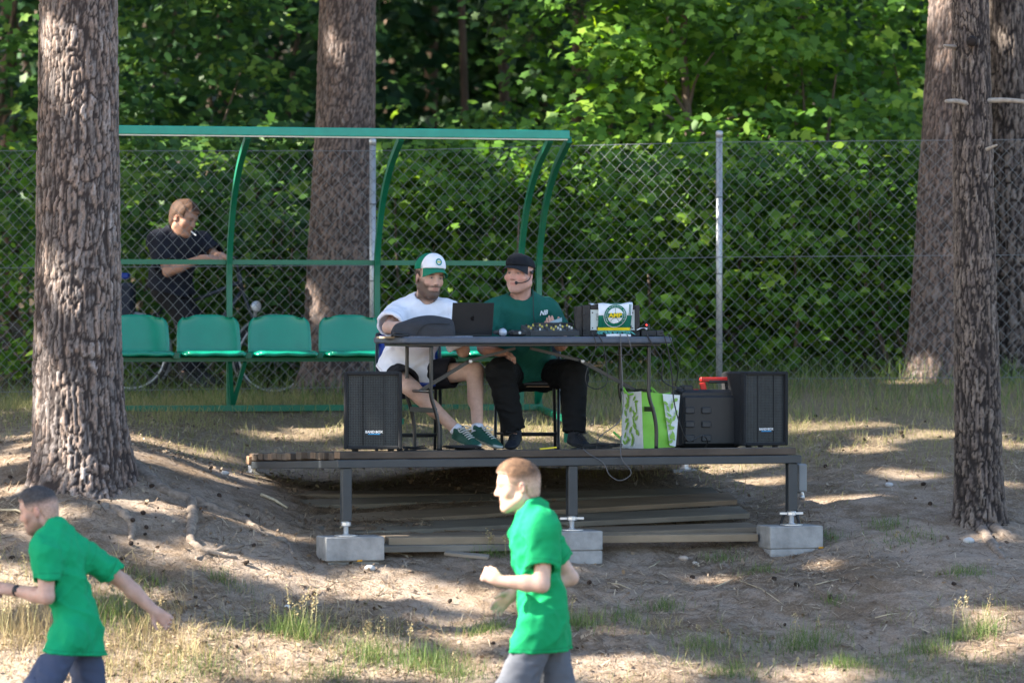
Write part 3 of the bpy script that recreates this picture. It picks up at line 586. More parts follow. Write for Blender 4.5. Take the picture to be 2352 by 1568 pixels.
MB().bar(dg_(AR[0]-.03, DEP-.03, DTOP-.028), dg_(a_of(1309, DEP), DEP-.03, DTOP-.028), .05, .062, bev=.004).build('roof_bar', MGRN_T, dugout)
MB().bar(dg_(AR[0], DEP-.03, DTOP-.064), dg_(a_of(1305, DEP), DEP-.03, DTOP-.064), .03, .010).build('roof_bar_seal', M('aluminium_strip', (.5, .48, .42), .4, .1, 10, metal=.5), dugout)
zmid = P(500, 602, 3.2).z
MB().bar(dg_(AR[0], -.032, zmid), dg_(AR[-1]+.02, -.032, zmid), .03, .036).build('back_rail', MGRN, dugout)
MB().bar(dg_(AR[0], .03, DZ+.0), dg_(AR[-1]+.02, .03, DZ+.0), .05, .045).build('base_rail', MGRN, dugout)
for a in (AR[0], AR[2], AR[-1]):
    MB().bar(dg_(a, .06, DZ-.012), dg_(a, 1.05, DZ-.08), .04, .04).build('base_foot', MGRN, dugout)
    MB().bar(dg_(a, .95, DZ-.06), dg_(a, .95, DZ-.36), .035, .035, up=(1, 0, 0)).build('base_leg', MGRN, dugout)
zs = P(500, 822, 2.75).z
MB().bar(dg_(AR[0]-.05, .30, zs-.012), dg_(AR[-1]+.05, .30, zs-.012), .05, .03).build('seat_rail', MGRN, dugout)
MB().bar(dg_(AR[0]-.05, .05, zs+.02), dg_(AR[-1]+.05, .05, zs+.02), .04, .03).build('seat_rail', MGRN, dugout)
for px in (545, 1250):
    a = a_of(px, .3)
    for s_ in (-1, 1): MB().bar(dg_(a, .02, DZ+.01), dg_(a+.0+s_*.055, .30, zs-.03), .028, .03, up=DU).build('seat_leg', MGRN, dugout)
def seat_shell(a):
    """one moulded seat: a curved sheet, pan then back, with rolled rim"""
    w = .238; nu_, nv_ = 17, 30
    prof = []
    for t in np.linspace(0, 1, nv_):
        if t < .42: q = t/.42; f = .47-.37*q; z = .035+.018*math.sin(q*math.pi*2.2)-.03*q
        elif t < .58: q = (t-.42)/.16; f = .10-.06*math.sin(q*math.pi/2); z = .005+.065*(1-math.cos(q*math.pi/2))
        else: q = (t-.58)/.42; f = .04-.045*q; z = .07+.245*q
        prof.append((f, z))
    top = []
    for i, (f, z) in enumerate(prof):
        t = i/(nv_-1)
        for j in range(nu_):
            s_ = j/(nu_-1)*2-1; wd = w*(1-.06*max(0, (t-.6)/.4)**1.5*1.0)
            if t > .84: wd *= 1-.30*((t-.84)/.16)**2.6
            if t < .08: wd *= 1-.10*((.08-t)/.08)**2
            cup = .035*s_*s_*(.35 if t < .42 else 1.0)
            top.append((s_*wd, f+(cup if t > .5 else 0), z+(cup*.5 if t <= .5 else 0)-(.02*max(0, abs(s_)-.85)/.15 if t < .42 else 0)-(.03*abs(s_)**4 if t > .97 else 0)))
    Vt = [dg_(a+x, .02+f, zs+.005+z) for x, f, z in top]; nrm_ = Vector((0, 0, -.008))
    Vb = [dg_(a+x, .02+f-(.014 if i//nu_ > nv_*.5 else 0), zs+.005+z-(.014 if i//nu_ <= nv_*.5 else 0)) for i, (x, f, z) in enumerate(top)]
    n = nu_*nv_; Ff = []
    for i in range(nv_-1):
        for j in range(nu_-1): a0 = i*nu_+j; Ff += [(a0, a0+1, a0+nu_+1, a0+nu_), (n+a0+nu_, n+a0+nu_+1, n+a0+1, n+a0)]
    rim = [j for j in range(nu_)]+[i*nu_+nu_-1 for i in range(1, nv_)]+[(nv_-1)*nu_+j for j in range(nu_-2, -1, -1)]+[i*nu_ for i in range(nv_-2, 0, -1)]
    for q in range(len(rim)): r1, r2 = rim[q], rim[(q+1) % len(rim)]; Ff.append((r2, r1, n+r1, n+r2))
    so = mesh_obj('seat', Vt+Vb, Ff, MSEAT, dugout, True)
    # front lip of the pan, grip hole in the back, bracket
    MB().tube([dg_(a+x, .02+.474, zs+.030+.004*math.cos(x*30)) for x in np.linspace(-.2, .2, 9)], .016, 8).build('front_lip', MSEAT, so, True)
    return so
def _dm(n, *a, **k_): return bpy.data.materials.get(n) or M(n, *a, **k_)
sp_ = a_of(643, .1)-a_of(480, .1); s0 = a_of(480, .1)
for i in range(-1, 5): seat_shell(s0+i*sp_)
for i in range(-1, 5):
    a = s0+(i+.5)*sp_; MB().obox(dg_(a-.01, .30, zs+.018), DU*.022, DV*.10, Vector((0, 0, .02))).build('seat_bracket', MGRN, dugout)

# ------------------------------------------------------------------ stage
MDECK = M('weathered_deck_board', (.075, .058, .045), .85, .4, 7, .6, 50, stretch=(.25, 1, 1))
MDECK2 = M('weathered_deck_board_light', (.12, .088, .062), .85, .4, 7, .6, 50, stretch=(.25, 1, 1))
MDEND = M('sawn_board_end', (.19, .125, .078), .85, .3, 20)
MSTEEL = M('painted_steel_frame', (.028, .034, .040), .45, .15, 10, spec=.5)
MZINC = M('zinc_plated_steel', (.62, .63, .64), .35, .1, 30, metal=.6)
MCONC = M('cast_concrete', (.27, .268, .262), .92, .28, 9, .9, 45)
MOAK = M('rough_timber_post', (.30, .19, .115), .9, .3, 16, .5, 60)
LS, WS = 3.055, 2.5
stage = thing('timber_stage', st(LS/2, WS/2, -.05), 'low stage of dark timber boards on a black steel frame', 'stage')
nb_ = 17; bw_ = WS/nb_; g = np.random.default_rng(3)
for i in range(nb_):
    v = (i+.5)*bw_; e0 = -.01-.035*g.random()*(i > 0); e1 = LS+.012*g.random(); dz = .003*g.normal()
    bd = MB().obox(st((e0+e1)/2, v, -.0225+dz), SU*((e1-e0)/2), SV*(bw_/2-.004), Vector((0, 0, .0225)), .004).build('deck_board', MDECK if g.random() < .65 or i == 0 else MDECK2, stage)
    if i % 2 == 0: MB().obox(st(e0-.0015, v, -.0225+dz), SU*.001, SV*(bw_/2-.006), Vector((0, 0, .020))).build('board_end', MDEND if i % 4 == 0 else MDECK2, bd)
zb = -.048
def frame_bar(a, b, w=.05, h=.052): return MB().bar(a, b, w, h, bev=.004).build('frame_bar', MSTEEL, stage)
frame_bar(st(-.03, .012, zb-.028), st(LS+.035, .012, zb-.028))
frame_bar(st(-.03, WS-.03, zb-.028), st(LS+.035, WS-.03, zb-.028))
for u in (0, LS/2, LS): frame_bar(st(u, .04, zb-.03), st(u, WS-.06, zb-.03), .05, .05)
CAPT = [(0.035, -.41, 1230, 'lower left'), (LS/2, -.41, 1217, 'middle'), (LS-.02, -.41, 1205, 'right')]
BLK = []
for i, (u, zt, by, nm) in enumerate(CAPT):
    p = st(u, .03); ztop = P(0, by, p.y).z; zpost = ztop+.095
    MB().bar(st(u, .03, zb-.054), st(u, .03, zpost), .062, .062, up=SV, bev=.004).build('post', MSTEEL, stage)
    j = thing('screw_jack', st(u, .03, ztop), ['left', 'middle', 'right'][i]+'most zinc screw jack between stage post and concrete block' if i != 1 else 'zinc screw jack under the middle stage post', 'jack', 'screw jacks under the stage front')
    MB().lathe(st(u, .03, ztop+.001), (0, 0, 1), [(0, .075), (.006, .075), (.008, .03), (.014, .018)], 20).build('base_plate', MZINC, j)
    pr = [(.014, .016)]
    for q in range(9): pr += [(.016+q*.0075, .0175), (.0195+q*.0075, .014)]
    MB().lathe(st(u, .03, ztop), (0, 0, 1), pr+[(.094, .016)], 12).build('threaded_rod', MZINC, j)
    MB().lathe(st(u, .03, ztop+.062), (0, 0, 1), [(0, .026), (.006, .031), (.024, .031), (.030, .026)], 8).build('wing_nut', MZINC, j)
    for s_ in ((-1, 1) if i else (.25,)):
        e = st(u+s_*.078, .03-.01*s_, ztop+.077); MB().bar(st(u+s_*.03, .03, ztop+.077), e, .014, .016, bev=.002).build('wing', MZINC, j)
    # concrete blocks
    bl = [(0, .145, .190, .125)]
    if i == 0: bl = [(0, .152, .190, .125, -.0, 0), (.152, .07, .165, .10, .0, .01)]
    elif i == 1: bl = [(0, .125, .180, .12, 0, 0), (.125, .09, .178, .118, .002, .003)]
    else: bl = [(0, .148, .185, .125, .0, 0), (.1485, .10, .184, .124, .002, .0)]
    for q, (dn, h, hw, hd, ou, ov) in enumerate(bl):
        c = st(u+ou+(.035 if i != 1 else .0)*(1 if i == 0 else 0), .06+ov, ztop-dn-h/2)
        b = MB().obox(c, SU*hw, SV*hd, Vector((0, 0, h/2-.0005)), .006).build('concrete_block', MCONC, base=(c.x, c.y, c.z-h/2))
        where = ['under the left stage post', 'under the middle stage post', 'under the right stage post'][i]
        tag(b, ('upper ' if q == 0 else 'lower half buried ')+'grey concrete block '+where, 'block', 'concrete blocks under the stage')
MORNG = M('orange_foam', (.55, .27, .03), .8, .2, 40)
for px, py, dv in ((826, 1287, -.155), (1886, 1257, -.155), (1845, 1291, -.1)):
    q_ = stpx(px, .06-.128); q_ = P(px, py, q_.y); tag(MB().obox(q_, SU*.016, SV*.006, Vector((.003, 0, .006)), .002).build('foam_blob', MORNG, base=q_), 'orange foam blob on the '+('left' if px < 1000 else 'right upper' if py < 1270 else 'right lower')+' concrete block seam', 'foam', 'foam blobs on the blocks')
# rear legs on plates
for px, v, py0, py1, side in ((580, WS-.06, 1068, 1092, 'left'), (1572, WS-.06, 1058, 1087, 'right')):
    p = stpx(px, v); z1 = zb-.055; z0 = gz(p.x, p.y)
    MB().bar((p.x, p.y, z1), (p.x, p.y, max(z0+.05, -.16)), .075, .075, up=SV, bev=.004).build('rear_post', MOAK, stage)
    j = thing('levelling_foot', (p.x, p.y, z0), 'small zinc levelling foot under the rear '+side+' corner of the stage', 'foot', 'levelling feet')
    MB().lathe((p.x, p.y, z0+.004), (0, 0, 1), [(0, .05), (.008, .05), (.012, .03), (.05, .03), (.055, .02)], 8).build('foot', MZINC, j)
    MB().obox((p.x-.03, p.y, z0-.01), Vector((.09, .03, 0)), Vector((-.03, .08, 0)), Vector((0, 0, .012)), .004).build('pad', MCONC, j)
# junction box on the right post with its cable
jb = thing('junction_box', st(LS+.085, .12, -.20), 'grey electrical junction box strapped to the right stage post', 'junction box')
MJB = M('grey_plastic_box', (.20, .215, .225), .5, .08)
MB().obox(st(LS+.082, .14, -.20), SU*.032, SV*.05, Vector((0, 0, .095)), .008).build('box', MJB, jb)
MB().obox(st(LS+.082, .086, -.20), SU*.027, SV*.004, Vector((0, 0, .085)), .002).build('lid', MJB, jb)
MB().tube(spline([st(LS+.08, .1, -.29), st(LS+.09, .1, -.33), st(LS+.07, .08, -.32)], 4), .012, 7).build('gland', MZINC, jb, True)
MRUB = M('black_cable_rubber', (.018, .018, .019), .55, .1, spec=.4)
cb = MB().tube(spline([st(LS+.02, .13, -.29), st(LS+.04, .12, -.42), st(LS+.06, .1, -.50), st(LS+.02, .12, -.56), st(LS-.06, .12, -.54), st(LS-.03, .13, -.44), st(LS+.05, .14, -.40), st(LS+.07, .12, -.52)], 8), .009, 7).build('cable', MRUB, base=st(LS, .12, -.56), smooth=True)
tag(cb, 'black cable looped round the foot of the right stage post', 'cable')

# ------------------------------------------------------------------ loose planks under the stage
MPL = [M('old_plank_grey', (.17, .155, .13), .9, .3, 6, .6, 40, stretch=(.2, 1, 1)), M('old_plank_brown', (.20, .16, .12), .9, .3, 6, .6, 40, stretch=(.2, 1, 1))]
MPLL = M('old_plank_light_brown', (.26, .20, .135), .9, .25, 6, .5, 40, stretch=(.2, 1, 1))  # lighter wood tone of the squared beam
def plank(a, b, w, t, mat, label, roll=.25):
    """a, b: pixels and depth of the two ends of the upper front edge"""
    A, B_ = P(*a), P(*b); d = (B_-A).normalized(); fl = Vector((-d.y, d.x, 0)).normalized(); side = (fl*math.cos(roll)+Vector((0, 0, math.sin(roll)))).normalized(); up = d.cross(side)*-1
    if up.z < 0: up = -up
    c = (A+B_)/2+side*(w/2)-up*(t/2)
    b_ = MB().obox(c, d*((B_-A).length/2), side*(w/2), up*(t/2), .003).build('loose_plank', mat, base=c-up*(t/2)); return tag(b_, label, 'plank', 'planks stacked under the stage')
plank((618, 1135, .55), (1655, 1132, 1.15), .15, .035, MPL[1], 'topmost and rearmost loose plank on the slope under the stage', .12)
plank((648, 1163, .20), (1650, 1132, .90), .15, .035, MPL[0], 'second loose plank from the back, brown end sticking out left')
plank((704, 1203, -.22), (1694, 1147, .62), .18, .036, MPL[1], 'third loose plank from the back, with the left end cut square')
plank((730, 1226, -.50), (1722, 1178, .36), .20, .036, MPL[0], 'wide grey loose plank in the middle of the pile under the stage', .2)
plank((775, 1243, -.78), (1745, 1210, .12), .20, .034, MPL[1], 'wide loose plank just behind the light beam', .12)
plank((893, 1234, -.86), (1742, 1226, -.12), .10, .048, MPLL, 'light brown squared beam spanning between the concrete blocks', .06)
plank((880, 1254, -.92), (1240, 1250, -.60), .14, .04, MPL[0], 'dark short board lying below the light beam', .1)
plank((1020, 1268, -1.15), (1120, 1278, -1.2), .06, .02, MPL[0], 'small grey wood offcut on the sand below the planks', .2)
# ------------------------------------------------------------------ folding table
MTBL = M('grey_moulded_table_top', (.070, .085, .115), .5, .10, 14, .3, 120)
MBLK = M('black_painted_tube', (.016, .017, .018), .35, .1, spec=.5)
MBLKP = M('black_plastic', (.017, .018, .020), .45, .12, 20)
MBLKC = M('black_carpet_cover', (.016, .017, .019), .9, .3, 90, .5, 300)
ZT = .722; U0, U1, V0, V1 = .425, 2.255, .12, .86
def sz(u, v, z): p = st(u, v); return Vector((p.x, p.y, z))
table = thing('folding_table', st((U0+U1)/2, .5, 0), 'long dark grey folding table holding the sound gear on stage', 'table')
# top with rounded corners and a raised rim
def rrect(u0, u1, v0, v1, r, n=5):
    out = []
    for cu, cv, a0 in ((u1-r, v1-r, 0), (u0+r, v1-r, 90), (u0+r, v0+r, 180), (u1-r, v0+r, 270)):
        for k_ in range(n+1): a = R_(a0+90*k_/n); out.append((cu+r*math.cos(a), cv+r*math.sin(a)))
    return out
def slab(u0, u1, v0, v1, z0, z1, r, bev, fn):
    rings = [(z0, bev), (z0+bev, 0), (z1-bev, 0), (z1, bev)]; Vv = []; base = rrect(0, 1, 0, 1, .1)
    n = 24
    for z, ins in rings: Vv += [fn(u, v, z) for u, v in rrect(u0+ins, u1-ins, v0+ins, v1-ins, r)]
    n = len(Vv)//4; Ff = [(i*n+k_, i*n+(k_+1) % n, (i+1)*n+(k_+1) % n, (i+1)*n+k_) for i in range(3) for k_ in range(n)]+[tuple(range(n-1, -1, -1)), tuple(range(3*n, 4*n))]
    return MB().add(Vv, Ff)
slab(U0, U1, V0, V1, ZT-.045, ZT, .05, .010, sz).build('table_top', MTBL, table)
slab(U0+.06, U1-.06, V0+.05, V1-.05, ZT-.062, ZT-.046, .04, .003, sz).build('under_frame', MBLK, table)
for ua, ub in ((.64, 1), (2.11, -1)):
    for v in (.20, .78):
        MB().tube(spline([sz(ua, v, ZT-.05), sz(ua, v, .45), sz(ua, v, .34), sz(ua+.035*1, v, .22), sz(ua+.05, v, .12), st(ua+.05, v, .004)], 6), .0125, 9).build('leg', MBLK, table, True)
    MB().bar(sz(ua+.028, .20, .25), sz(ua+.028, .78, .25), .022, .03).build('leg_brace', MBLK, table)
    MB().tube([sz(ua, .20, ZT-.056), sz(ua, .78, ZT-.056)], .0125, 8).build('leg_brace', MBLK, table, True)
    um = (U0+U1)/2
    MB().bar(sz(um-.05*ub*1, .49, ZT-.075), sz(um+(ua-um)*.52, .49, .565), .012, .018).build('folding_strut', MBLK, table)
    MB().bar(sz(um+(ua-um)*.50, .49, .57), sz(ua+.005, .49, .37), .018, .022).build('folding_strut', MBLK, table)
    MB().tube([sz(ua+.01, .20, .37), sz(ua+.01, .78, .37)], .010, 7).build('leg_brace', MBLK, table, True)
    c = sz(um+(ua-um)*.52, .47, .562); MB().lathe(c, SV*-1, [(0, .012), (.02, .012), (.022, .006)], 8).build('lock_ring', MZINC, table)

# ------------------------------------------------------------------ loudspeakers
MGRILLE = None
def mat_grille():
    m, nt, N, L, b = _mat('black_metal_grille'); tc = N.new('ShaderNodeTexCoord'); mp = N.new('ShaderNodeMapping'); L.new(tc.outputs['UV'], mp.inputs[0])
    b.inputs['Base Color'].default_value = (.035, .040, .045, 1); b.inputs['Roughness'].default_value = .5; return m
MGRILLE = M('black_metal_grille', (.045, .052, .056), .45, .15, 30, metal=.2)
MGROOVE = M('grille_back_cloth', (.008, .008, .009), .9, .1)
MWHT = M('white_print', (.75, .77, .78), .5, .04)
MBLUE = M('blue_print', (.02, .28, .62), .5, .05)
def speaker(c, yaw, w, d, h, label):
    """c: centre of the bottom; yaw 0 faces the camera"""
    c = Vector(c); rx = Vector((math.cos(yaw), math.sin(yaw), 0)); fy = Vector((rx.y, -rx.x, 0)); z_ = Vector((0, 0, 1))
    o = thing('loudspeaker', c, label, 'loudspeaker', 'loudspeakers on the stage')
    def q(x, y, z): return c+rx*x+fy*y+z_*z
    ft = .018
    t = .022; fr = d/2
    # cabinet: a body behind a recessed front, side walls slightly proud
    MB().obox(q(0, -.02, ft+h/2), rx*(w/2), fy*(d/2-.02), z_*(h/2), .014).build('cabinet', MBLKC, o)
    for x0, x1, z0, z1 in ((-w/2, -w/2+t, 0, h), (w/2-t, w/2, 0, h), (-w/2+t, w/2-t, 0, t), (-w/2+t, w/2-t, h-t, h)):
        MB().obox(q((x0+x1)/2, fr-.024, ft+(z0+z1)/2), rx*((x1-x0)/2), fy*.022, z_*((z1-z0)/2), .005).build('front_frame', MBLKC, o)
    # grille: a lattice of bars in front of dark cloth, folded into three panels
    gw, gh = w-2*t-.006, h-2*t-.006
    g0 = MB().obox(q(0, fr-.038, ft+h/2), rx*(gw/2), fy*.002, z_*(gh/2)).build('grille_cloth', MGROOVE, o)
    Vv, Ff = [], []
    b = MB(); nx = int(gw/.0105); nz = int(gh/.0105)
    for i in range(nx+1): x = -gw/2+gw*i/nx; b.obox(q(x, fr-.020-.010*min(1, max(0, (abs(x)-.30*gw)/(.2*gw))), ft+h/2), rx*.0022, fy*.002, z_*(gh/2))
    for j in range(nz+1): z = -gh/2+gh*j/nz; b.obox(q(0, fr-.0195, ft+h/2+z), rx*(gw*.30), fy*.0015, z_*.0022)
    for s_ in (-1, 1):
        for j in range(nz+1): z = -gh/2+gh*j/nz; b.hexa([q(s_*gw*.30, fr-.021, ft+h/2+z-.0022), q(s_*gw*.5, fr-.031, ft+h/2+z-.0022), q(s_*gw*.5, fr-.028, ft+h/2+z-.0022), q(s_*gw*.30, fr-.018, ft+h/2+z-.0022), q(s_*gw*.30, fr-.021, ft+h/2+z+.0022), q(s_*gw*.5, fr-.031, ft+h/2+z+.0022), q(s_*gw*.5, fr-.028, ft+h/2+z+.0022), q(s_*gw*.30, fr-.018, ft+h/2+z+.0022)])
    b.build('grille', MGRILLE, o)
    for s_ in (-.17, .19): MB().obox(q(s_*w, fr-.0165, ft+h/2), rx*.002, fy*.0015, z_*(gh/2)).build('grille_fold', MGROOVE, o)
    bx0 = q(.02*w, fr-.0155, ft+.105)
    bd = MB().obox(bx0, rx*.040, fy*.0015, z_*.013).build('badge', MBLKP, o)
    text_mesh('lettering', 'BAND·BOX', .0215, bx0+fy*.0022+z_*.0045, rx, z_, MWHT, bd, bold=.0006)
    MB().obox(bx0+fy*.0022-z_*.0085, rx*.038, fy*.0005, z_*.0030).build('underline', MBLUE, bd)
    for sx in (-1, 1):
        for sy in (-1, 1): MB().lathe(q(sx*(w/2-.07), sy*(d/2-.06), 0), z_, [(0, .018), (ft, .022)], 10).build('foot', MBLKP, o)
    return o
p = P(857, 1035, -.80); speaker((p.x, -.80+.0, .0-.006), R_(1.5), .366, .31, .488, 'black loudspeaker on the left front corner of the stage')
p = P(1733, 1022, .50); speaker((p.x, .50, -.022), R_(27), .345, .31, .492, 'black loudspeaker on the right end of the stage, turned to the right')

# ------------------------------------------------------------------ amplifier rack and scarf
rk_v = .56
rack = thing('amplifier_rack', stpx(1400, rk_v, 0)+Vector((0, 0, ZT)), 'black amplifier rack case with a pale panel on the table', 'amplifier')
A = stpx(1338, .50); A.z = ZT+.001; yaw = R_(2); rx = Vector((math.cos(yaw), math.sin(yaw), 0)); fy = Vector((rx.y, -rx.x, 0)); z_ = Vector((0, 0, 1))
rw, rh, rd = .375, .205, .30
def rq(x, y, z): return A+rx*x-fy*y+z_*z      # x right, y back
MRACK = M('worn_black_vinyl', (.030, .028, .027), .7, .3, 30, .4, 150)
MPAN = M('pale_amplifier_panel', (.60, .66, .64), .4, .06)
for x0, x1, z0, z1 in ((0, .052, 0, rh), (rw-.032, rw, 0, rh), (.052, rw-.032, 0, .042), (.052, rw-.032, rh-.028, rh)):
    MB().obox(rq((x0+x1)/2, rd/2, (z0+z1)/2), rx*((x1-x0)/2), fy*(rd/2), z_*((z1-z0)/2), .004).build('case_wall', MRACK, rack)
MB().obox(rq((.052+rw-.032)/2, .155, rh/2), rx*((rw-.084)/2), fy*.14, z_*((rh-.07)/2)).build('amplifier_body', MBLKP, rack)
pn = MB().obox(rq((.052+rw-.032)/2, .012, .106), rx*((rw-.084)/2-.001), fy*.003, z_*.069).build('front_panel', MPAN, rack)
for x in (.066, rw-.046):
    for z in (.055, .155): MB().lathe(rq(x, .008, z), fy, [(0, .005), (.002, .004)], 8).build('screw', MBLKP, pn)
for x, z in ((.115, .055), (.30, .062)): MB().obox(rq(x, .004, z), rx*.022, fy*.010, z_*.010, .002).build('socket', MBLKP, pn)
for k_ in range(5): MB().obox(rq(.105, .0085, .145-k_*.009), rx*(.018-.002*(k_ % 3)), fy*.0006, z_*.0015).build('panel_print', MBLKP, pn)
MB().obox(rq(-.022, rd/2-.01, .10), rx*.021, fy*(rd/2-.02), z_*.098, .004).build('case_lid', M('worn_brown_black_vinyl', (.040, .035, .031), .75, .3, 30, .4, 150), rack)
for z in (.05, .15): MB().obox(rq(.012, -.003, z), rx*.010, fy*.004, z_*.010, .002).build('latch', MBLKP, rack)
MB().obox(rq(.21, .10, -.0), rx*.0, fy*.0, z_*.0) if False else None

# scarf: thin knitted band laid over the rack, hanging down its front
MSCW = M('white_knit', (.74, .77, .80), .95, .05, 60, .5, 500); MSCG = M('green_knit', (.006, .14, .085), .95, .12, 60, .5, 500); MSCY = M('yellow_knit', (.78, .58, .02), .95, .06, 60, .5, 500)
scarf = thing('football_scarf', rq(.2, .05, rh), 'folded white and green football scarf with round crest over the amplifier', 'scarf')
def drape(t, s):
    """t: 0..1 along the band from the back edge down the front, s: -1..1 across"""
    w = .116-.010*t; x = .206+s*w+.010*math.sin(t*3+1)-.02*(t > .95)*(t-.95)*10*0
    top = .30; n = .006*math.sin(s*5+t*9)+.004*math.sin(s*11)
    if t < top: q_ = t/top; return rq(x-.012*(1-q_), .24*(1-q_)+.0, rh+.008+.006*math.sin(s*4+q_*5)+.006*max(0, s))
    q_ = (t-top)/(1-top); bulge = .020*math.sin(min(1, q_*1.15)*math.pi)+.012
    return rq(x+.006*q_, -bulge-n*.6, rh+.006-q_*.178)
def band(t0, t1, name, mat, nt=10, ns=20, s0=-1, s1=1, off=0.):
    Vv = []; 
    for i in range(nt+1):
        for j in range(ns+1):
            t = t0+(t1-t0)*i/nt; s_ = s0+(s1-s0)*j/ns; p = drape(t, s_); p = p+fy*off; Vv.append(p)
    n = len(Vv); Vv += [v-fy*.006-z_*.003 for v in Vv]; w_ = ns+1; Ff = []
    for i in range(nt):
        for j in range(ns): a = i*w_+j; Ff += [(a, a+w_, a+w_+1, a+1), (n+a, n+a+1, n+a+w_+1, n+a+w_)]
    for j in range(ns): Ff += [(j, j+1, n+j+1, n+j), (nt*w_+j+1, nt*w_+j, n+nt*w_+j, n+nt*w_+j+1)]
    for i in range(nt): a = i*w_; Ff += [(a+w_, a, n+a, n+a+w_), (a+ns, a+w_+ns, n+a+w_+ns, n+a+ns)]
    return mesh_obj(name, Vv, Ff, mat, scarf, True)
band(0, .27, 'green_back_band', MSCG); wb = band(.27, .59, 'white_band', MSCW); band(.59, .90, 'green_band', MSCG); band(.90, 1.0, 'yellow_band', MSCY, 4)
band(.0, .27, 'white_edge', MSCW, 6, 6, -1.28, -1.0, 0)
for s_ in (.80, .88): band(.30, .58, 'stripe', MSCG, 6, 2, s_, s_+.035, .004)
# crest, a ring laid on the front of the band
def on_front(dx, dz, off=.006):
    """point of the crest plane: dx right, dz up from its centre"""
    t = .30+.70*((.075-dz)/.178+.0); p = drape(min(max(t, .31), .98), (dx+.0)/.111); return p+fy*off
def ring(r0, r1, mat, name, off, n=40, a0=0, a1=360, par=None):
    Vv = []
    for i in range(n+1):
        a = R_(a0+(a1-a0)*i/n)
        for r in (r0, r1): Vv.append(on_front(r*math.sin(a), r*math.cos(a), off))
    return mesh_obj(name, Vv, [(2*i, 2*i+1, 2*i+3, 2*i+2) for i in range(n)], mat, par or scarf)
ring(.0005, .0770, MSCW, 'crest_field', .005); ring(.052, .073, MSCG, 'crest_ring', .007)
ring(.001, .050, MSCW, 'crest_ball', .0065)
for a in range(0, 360, 72):
    A1 = R_(a); Vv = [on_front(.030*math.sin(A1+d)*k_, .030*math.cos(A1+d)*k_, .0085) for d, k_ in ((-.05, .65), (.05, .65), (.035, 1.6), (-.035, 1.6))]; mesh_obj('ball_seam', Vv, [(0, 1, 2, 3)], MSCG, scarf)
    B1 = R_(a+72); q0, q1 = (.021*math.sin(A1), .021*math.cos(A1)), (.021*math.sin(B1), .021*math.cos(B1)); mesh_obj('ball_seam', [on_front(q0[0], q0[1], .0085), on_front(q1[0], q1[1], .0085), on_front(q1[0]*.86, q1[1]*.86, .0085), on_front(q0[0]*.86, q0[1]*.86, .0085)], [(0, 1, 2, 3)], MSCG, scarf)
mesh_obj('crest_bar', [on_front(x, z, .0095) for x, z in ((-.048, -.013), (.048, -.013), (.048, .015), (-.048, .015))], [(0, 1, 2, 3)], MSCG, scarf)
cc = on_front(0, 0, .0125); up_ = (on_front(0, .03)-on_front(0, -.03)).normalized(); text_mesh('crest_letters', 'AMP', .043, on_front(0, .001, .019), rx, up_, MSCY, scarf, bold=.0012)
wd_ = 'AMATORSKA MIKOLAJKI POMORSKIE'
for i, ch in enumerate(wd_):
    if ch == ' ': continue
    a = R_(-128+256*i/(len(wd_)-1)); text_mesh('crest_letters', ch, .0125, on_front(.0625*math.sin(a), .0625*math.cos(a), .0105), rx*math.cos(a)-up_*math.sin(a), rx*math.sin(a)+up_*math.cos(a), MSCW, scarf)
# fringe
g = np.random.default_rng(4); Vv, Ff, cc_ = [], [], []
b = MB()
for i in range(46):
    s_ = -1+2*i/45; a = drape(1.0, s_)+z_*.004; e = a+fy*(.02+.02*g.random())+rx*(.03*g.normal()*.5+.012)-z_*(.016+.014*g.random()); e.z = max(e.z, ZT+.008)
    b.tube([a, (a+e)/2+fy*.008, e], [.0035, .004, .002], 5)
b.build('fringe', M('green_white_fringe', (.10, .36, .33), .95, .7, 80), scarf, True)

# ------------------------------------------------------------------ small things on the table
mic = thing('microphone', stpx(1155, .30)+Vector((0, 0, ZT)), 'silver headed microphone lying end on beside the laptop', 'microphone')
c = stpx(1155, .30); c.z = ZT+.027
b = MB(); prof = [(-.027*math.cos(a), .027*math.sin(a)) for a in np.linspace(.15, math.pi-.5, 10)]
MB().lathe(c, SV, [(x, r) for x, r in prof], 18).build('grille_head', M('steel_mesh', (.42, .47, .55), .45, .25, 260, metal=.4), mic, True)
MB().lathe(c+SV*.022, SV, [(0, .026), (.012, .026), (.03, .019), (.16, .012)], 14).build('handle', MBLKP, mic, True)
# laptop
lap = thing('laptop', stpx(1080, .42)+Vector((0, 0, ZT)), 'open black laptop seen from behind in front of the white shirted man', 'laptop')
MLAP = M('dark_anodised_metal', (.018, .020, .023), .45, .1, 10, metal=.3)
L0, L1 = stpx(1036, .36), stpx(1131, .36); L0.z = L1.z = ZT
ld = (L1-L0).normalized(); lw = (L1-L0).length; bk = Vector((-ld.y, ld.x, 0))
MB().obox((L0+L1)/2+bk*.11+Vector((0, 0, .010)), ld*(lw/2-.003), bk*.11, Vector((0, 0, .007)), .003).build('base', MLAP, lap)
up_l = Vector((0, 0, math.cos(R_(12))))-bk*(-math.sin(R_(12)))*-1; up_l.normalize()
lid_c = (L0+L1)/2+Vector((0, 0, .016))+up_l*.103+bk*.004
nl = ld.cross(up_l).normalized(); nl = nl if nl.y < 0 else -nl
skew = ld*.0
lid = MB().obox(lid_c, ld*(lw/2), up_l*.103, nl*.003, .002).build('lid', MLAP, lap)
ML = M('gloss_black_logo', (.003, .003, .004), .15, .0)
ap = []
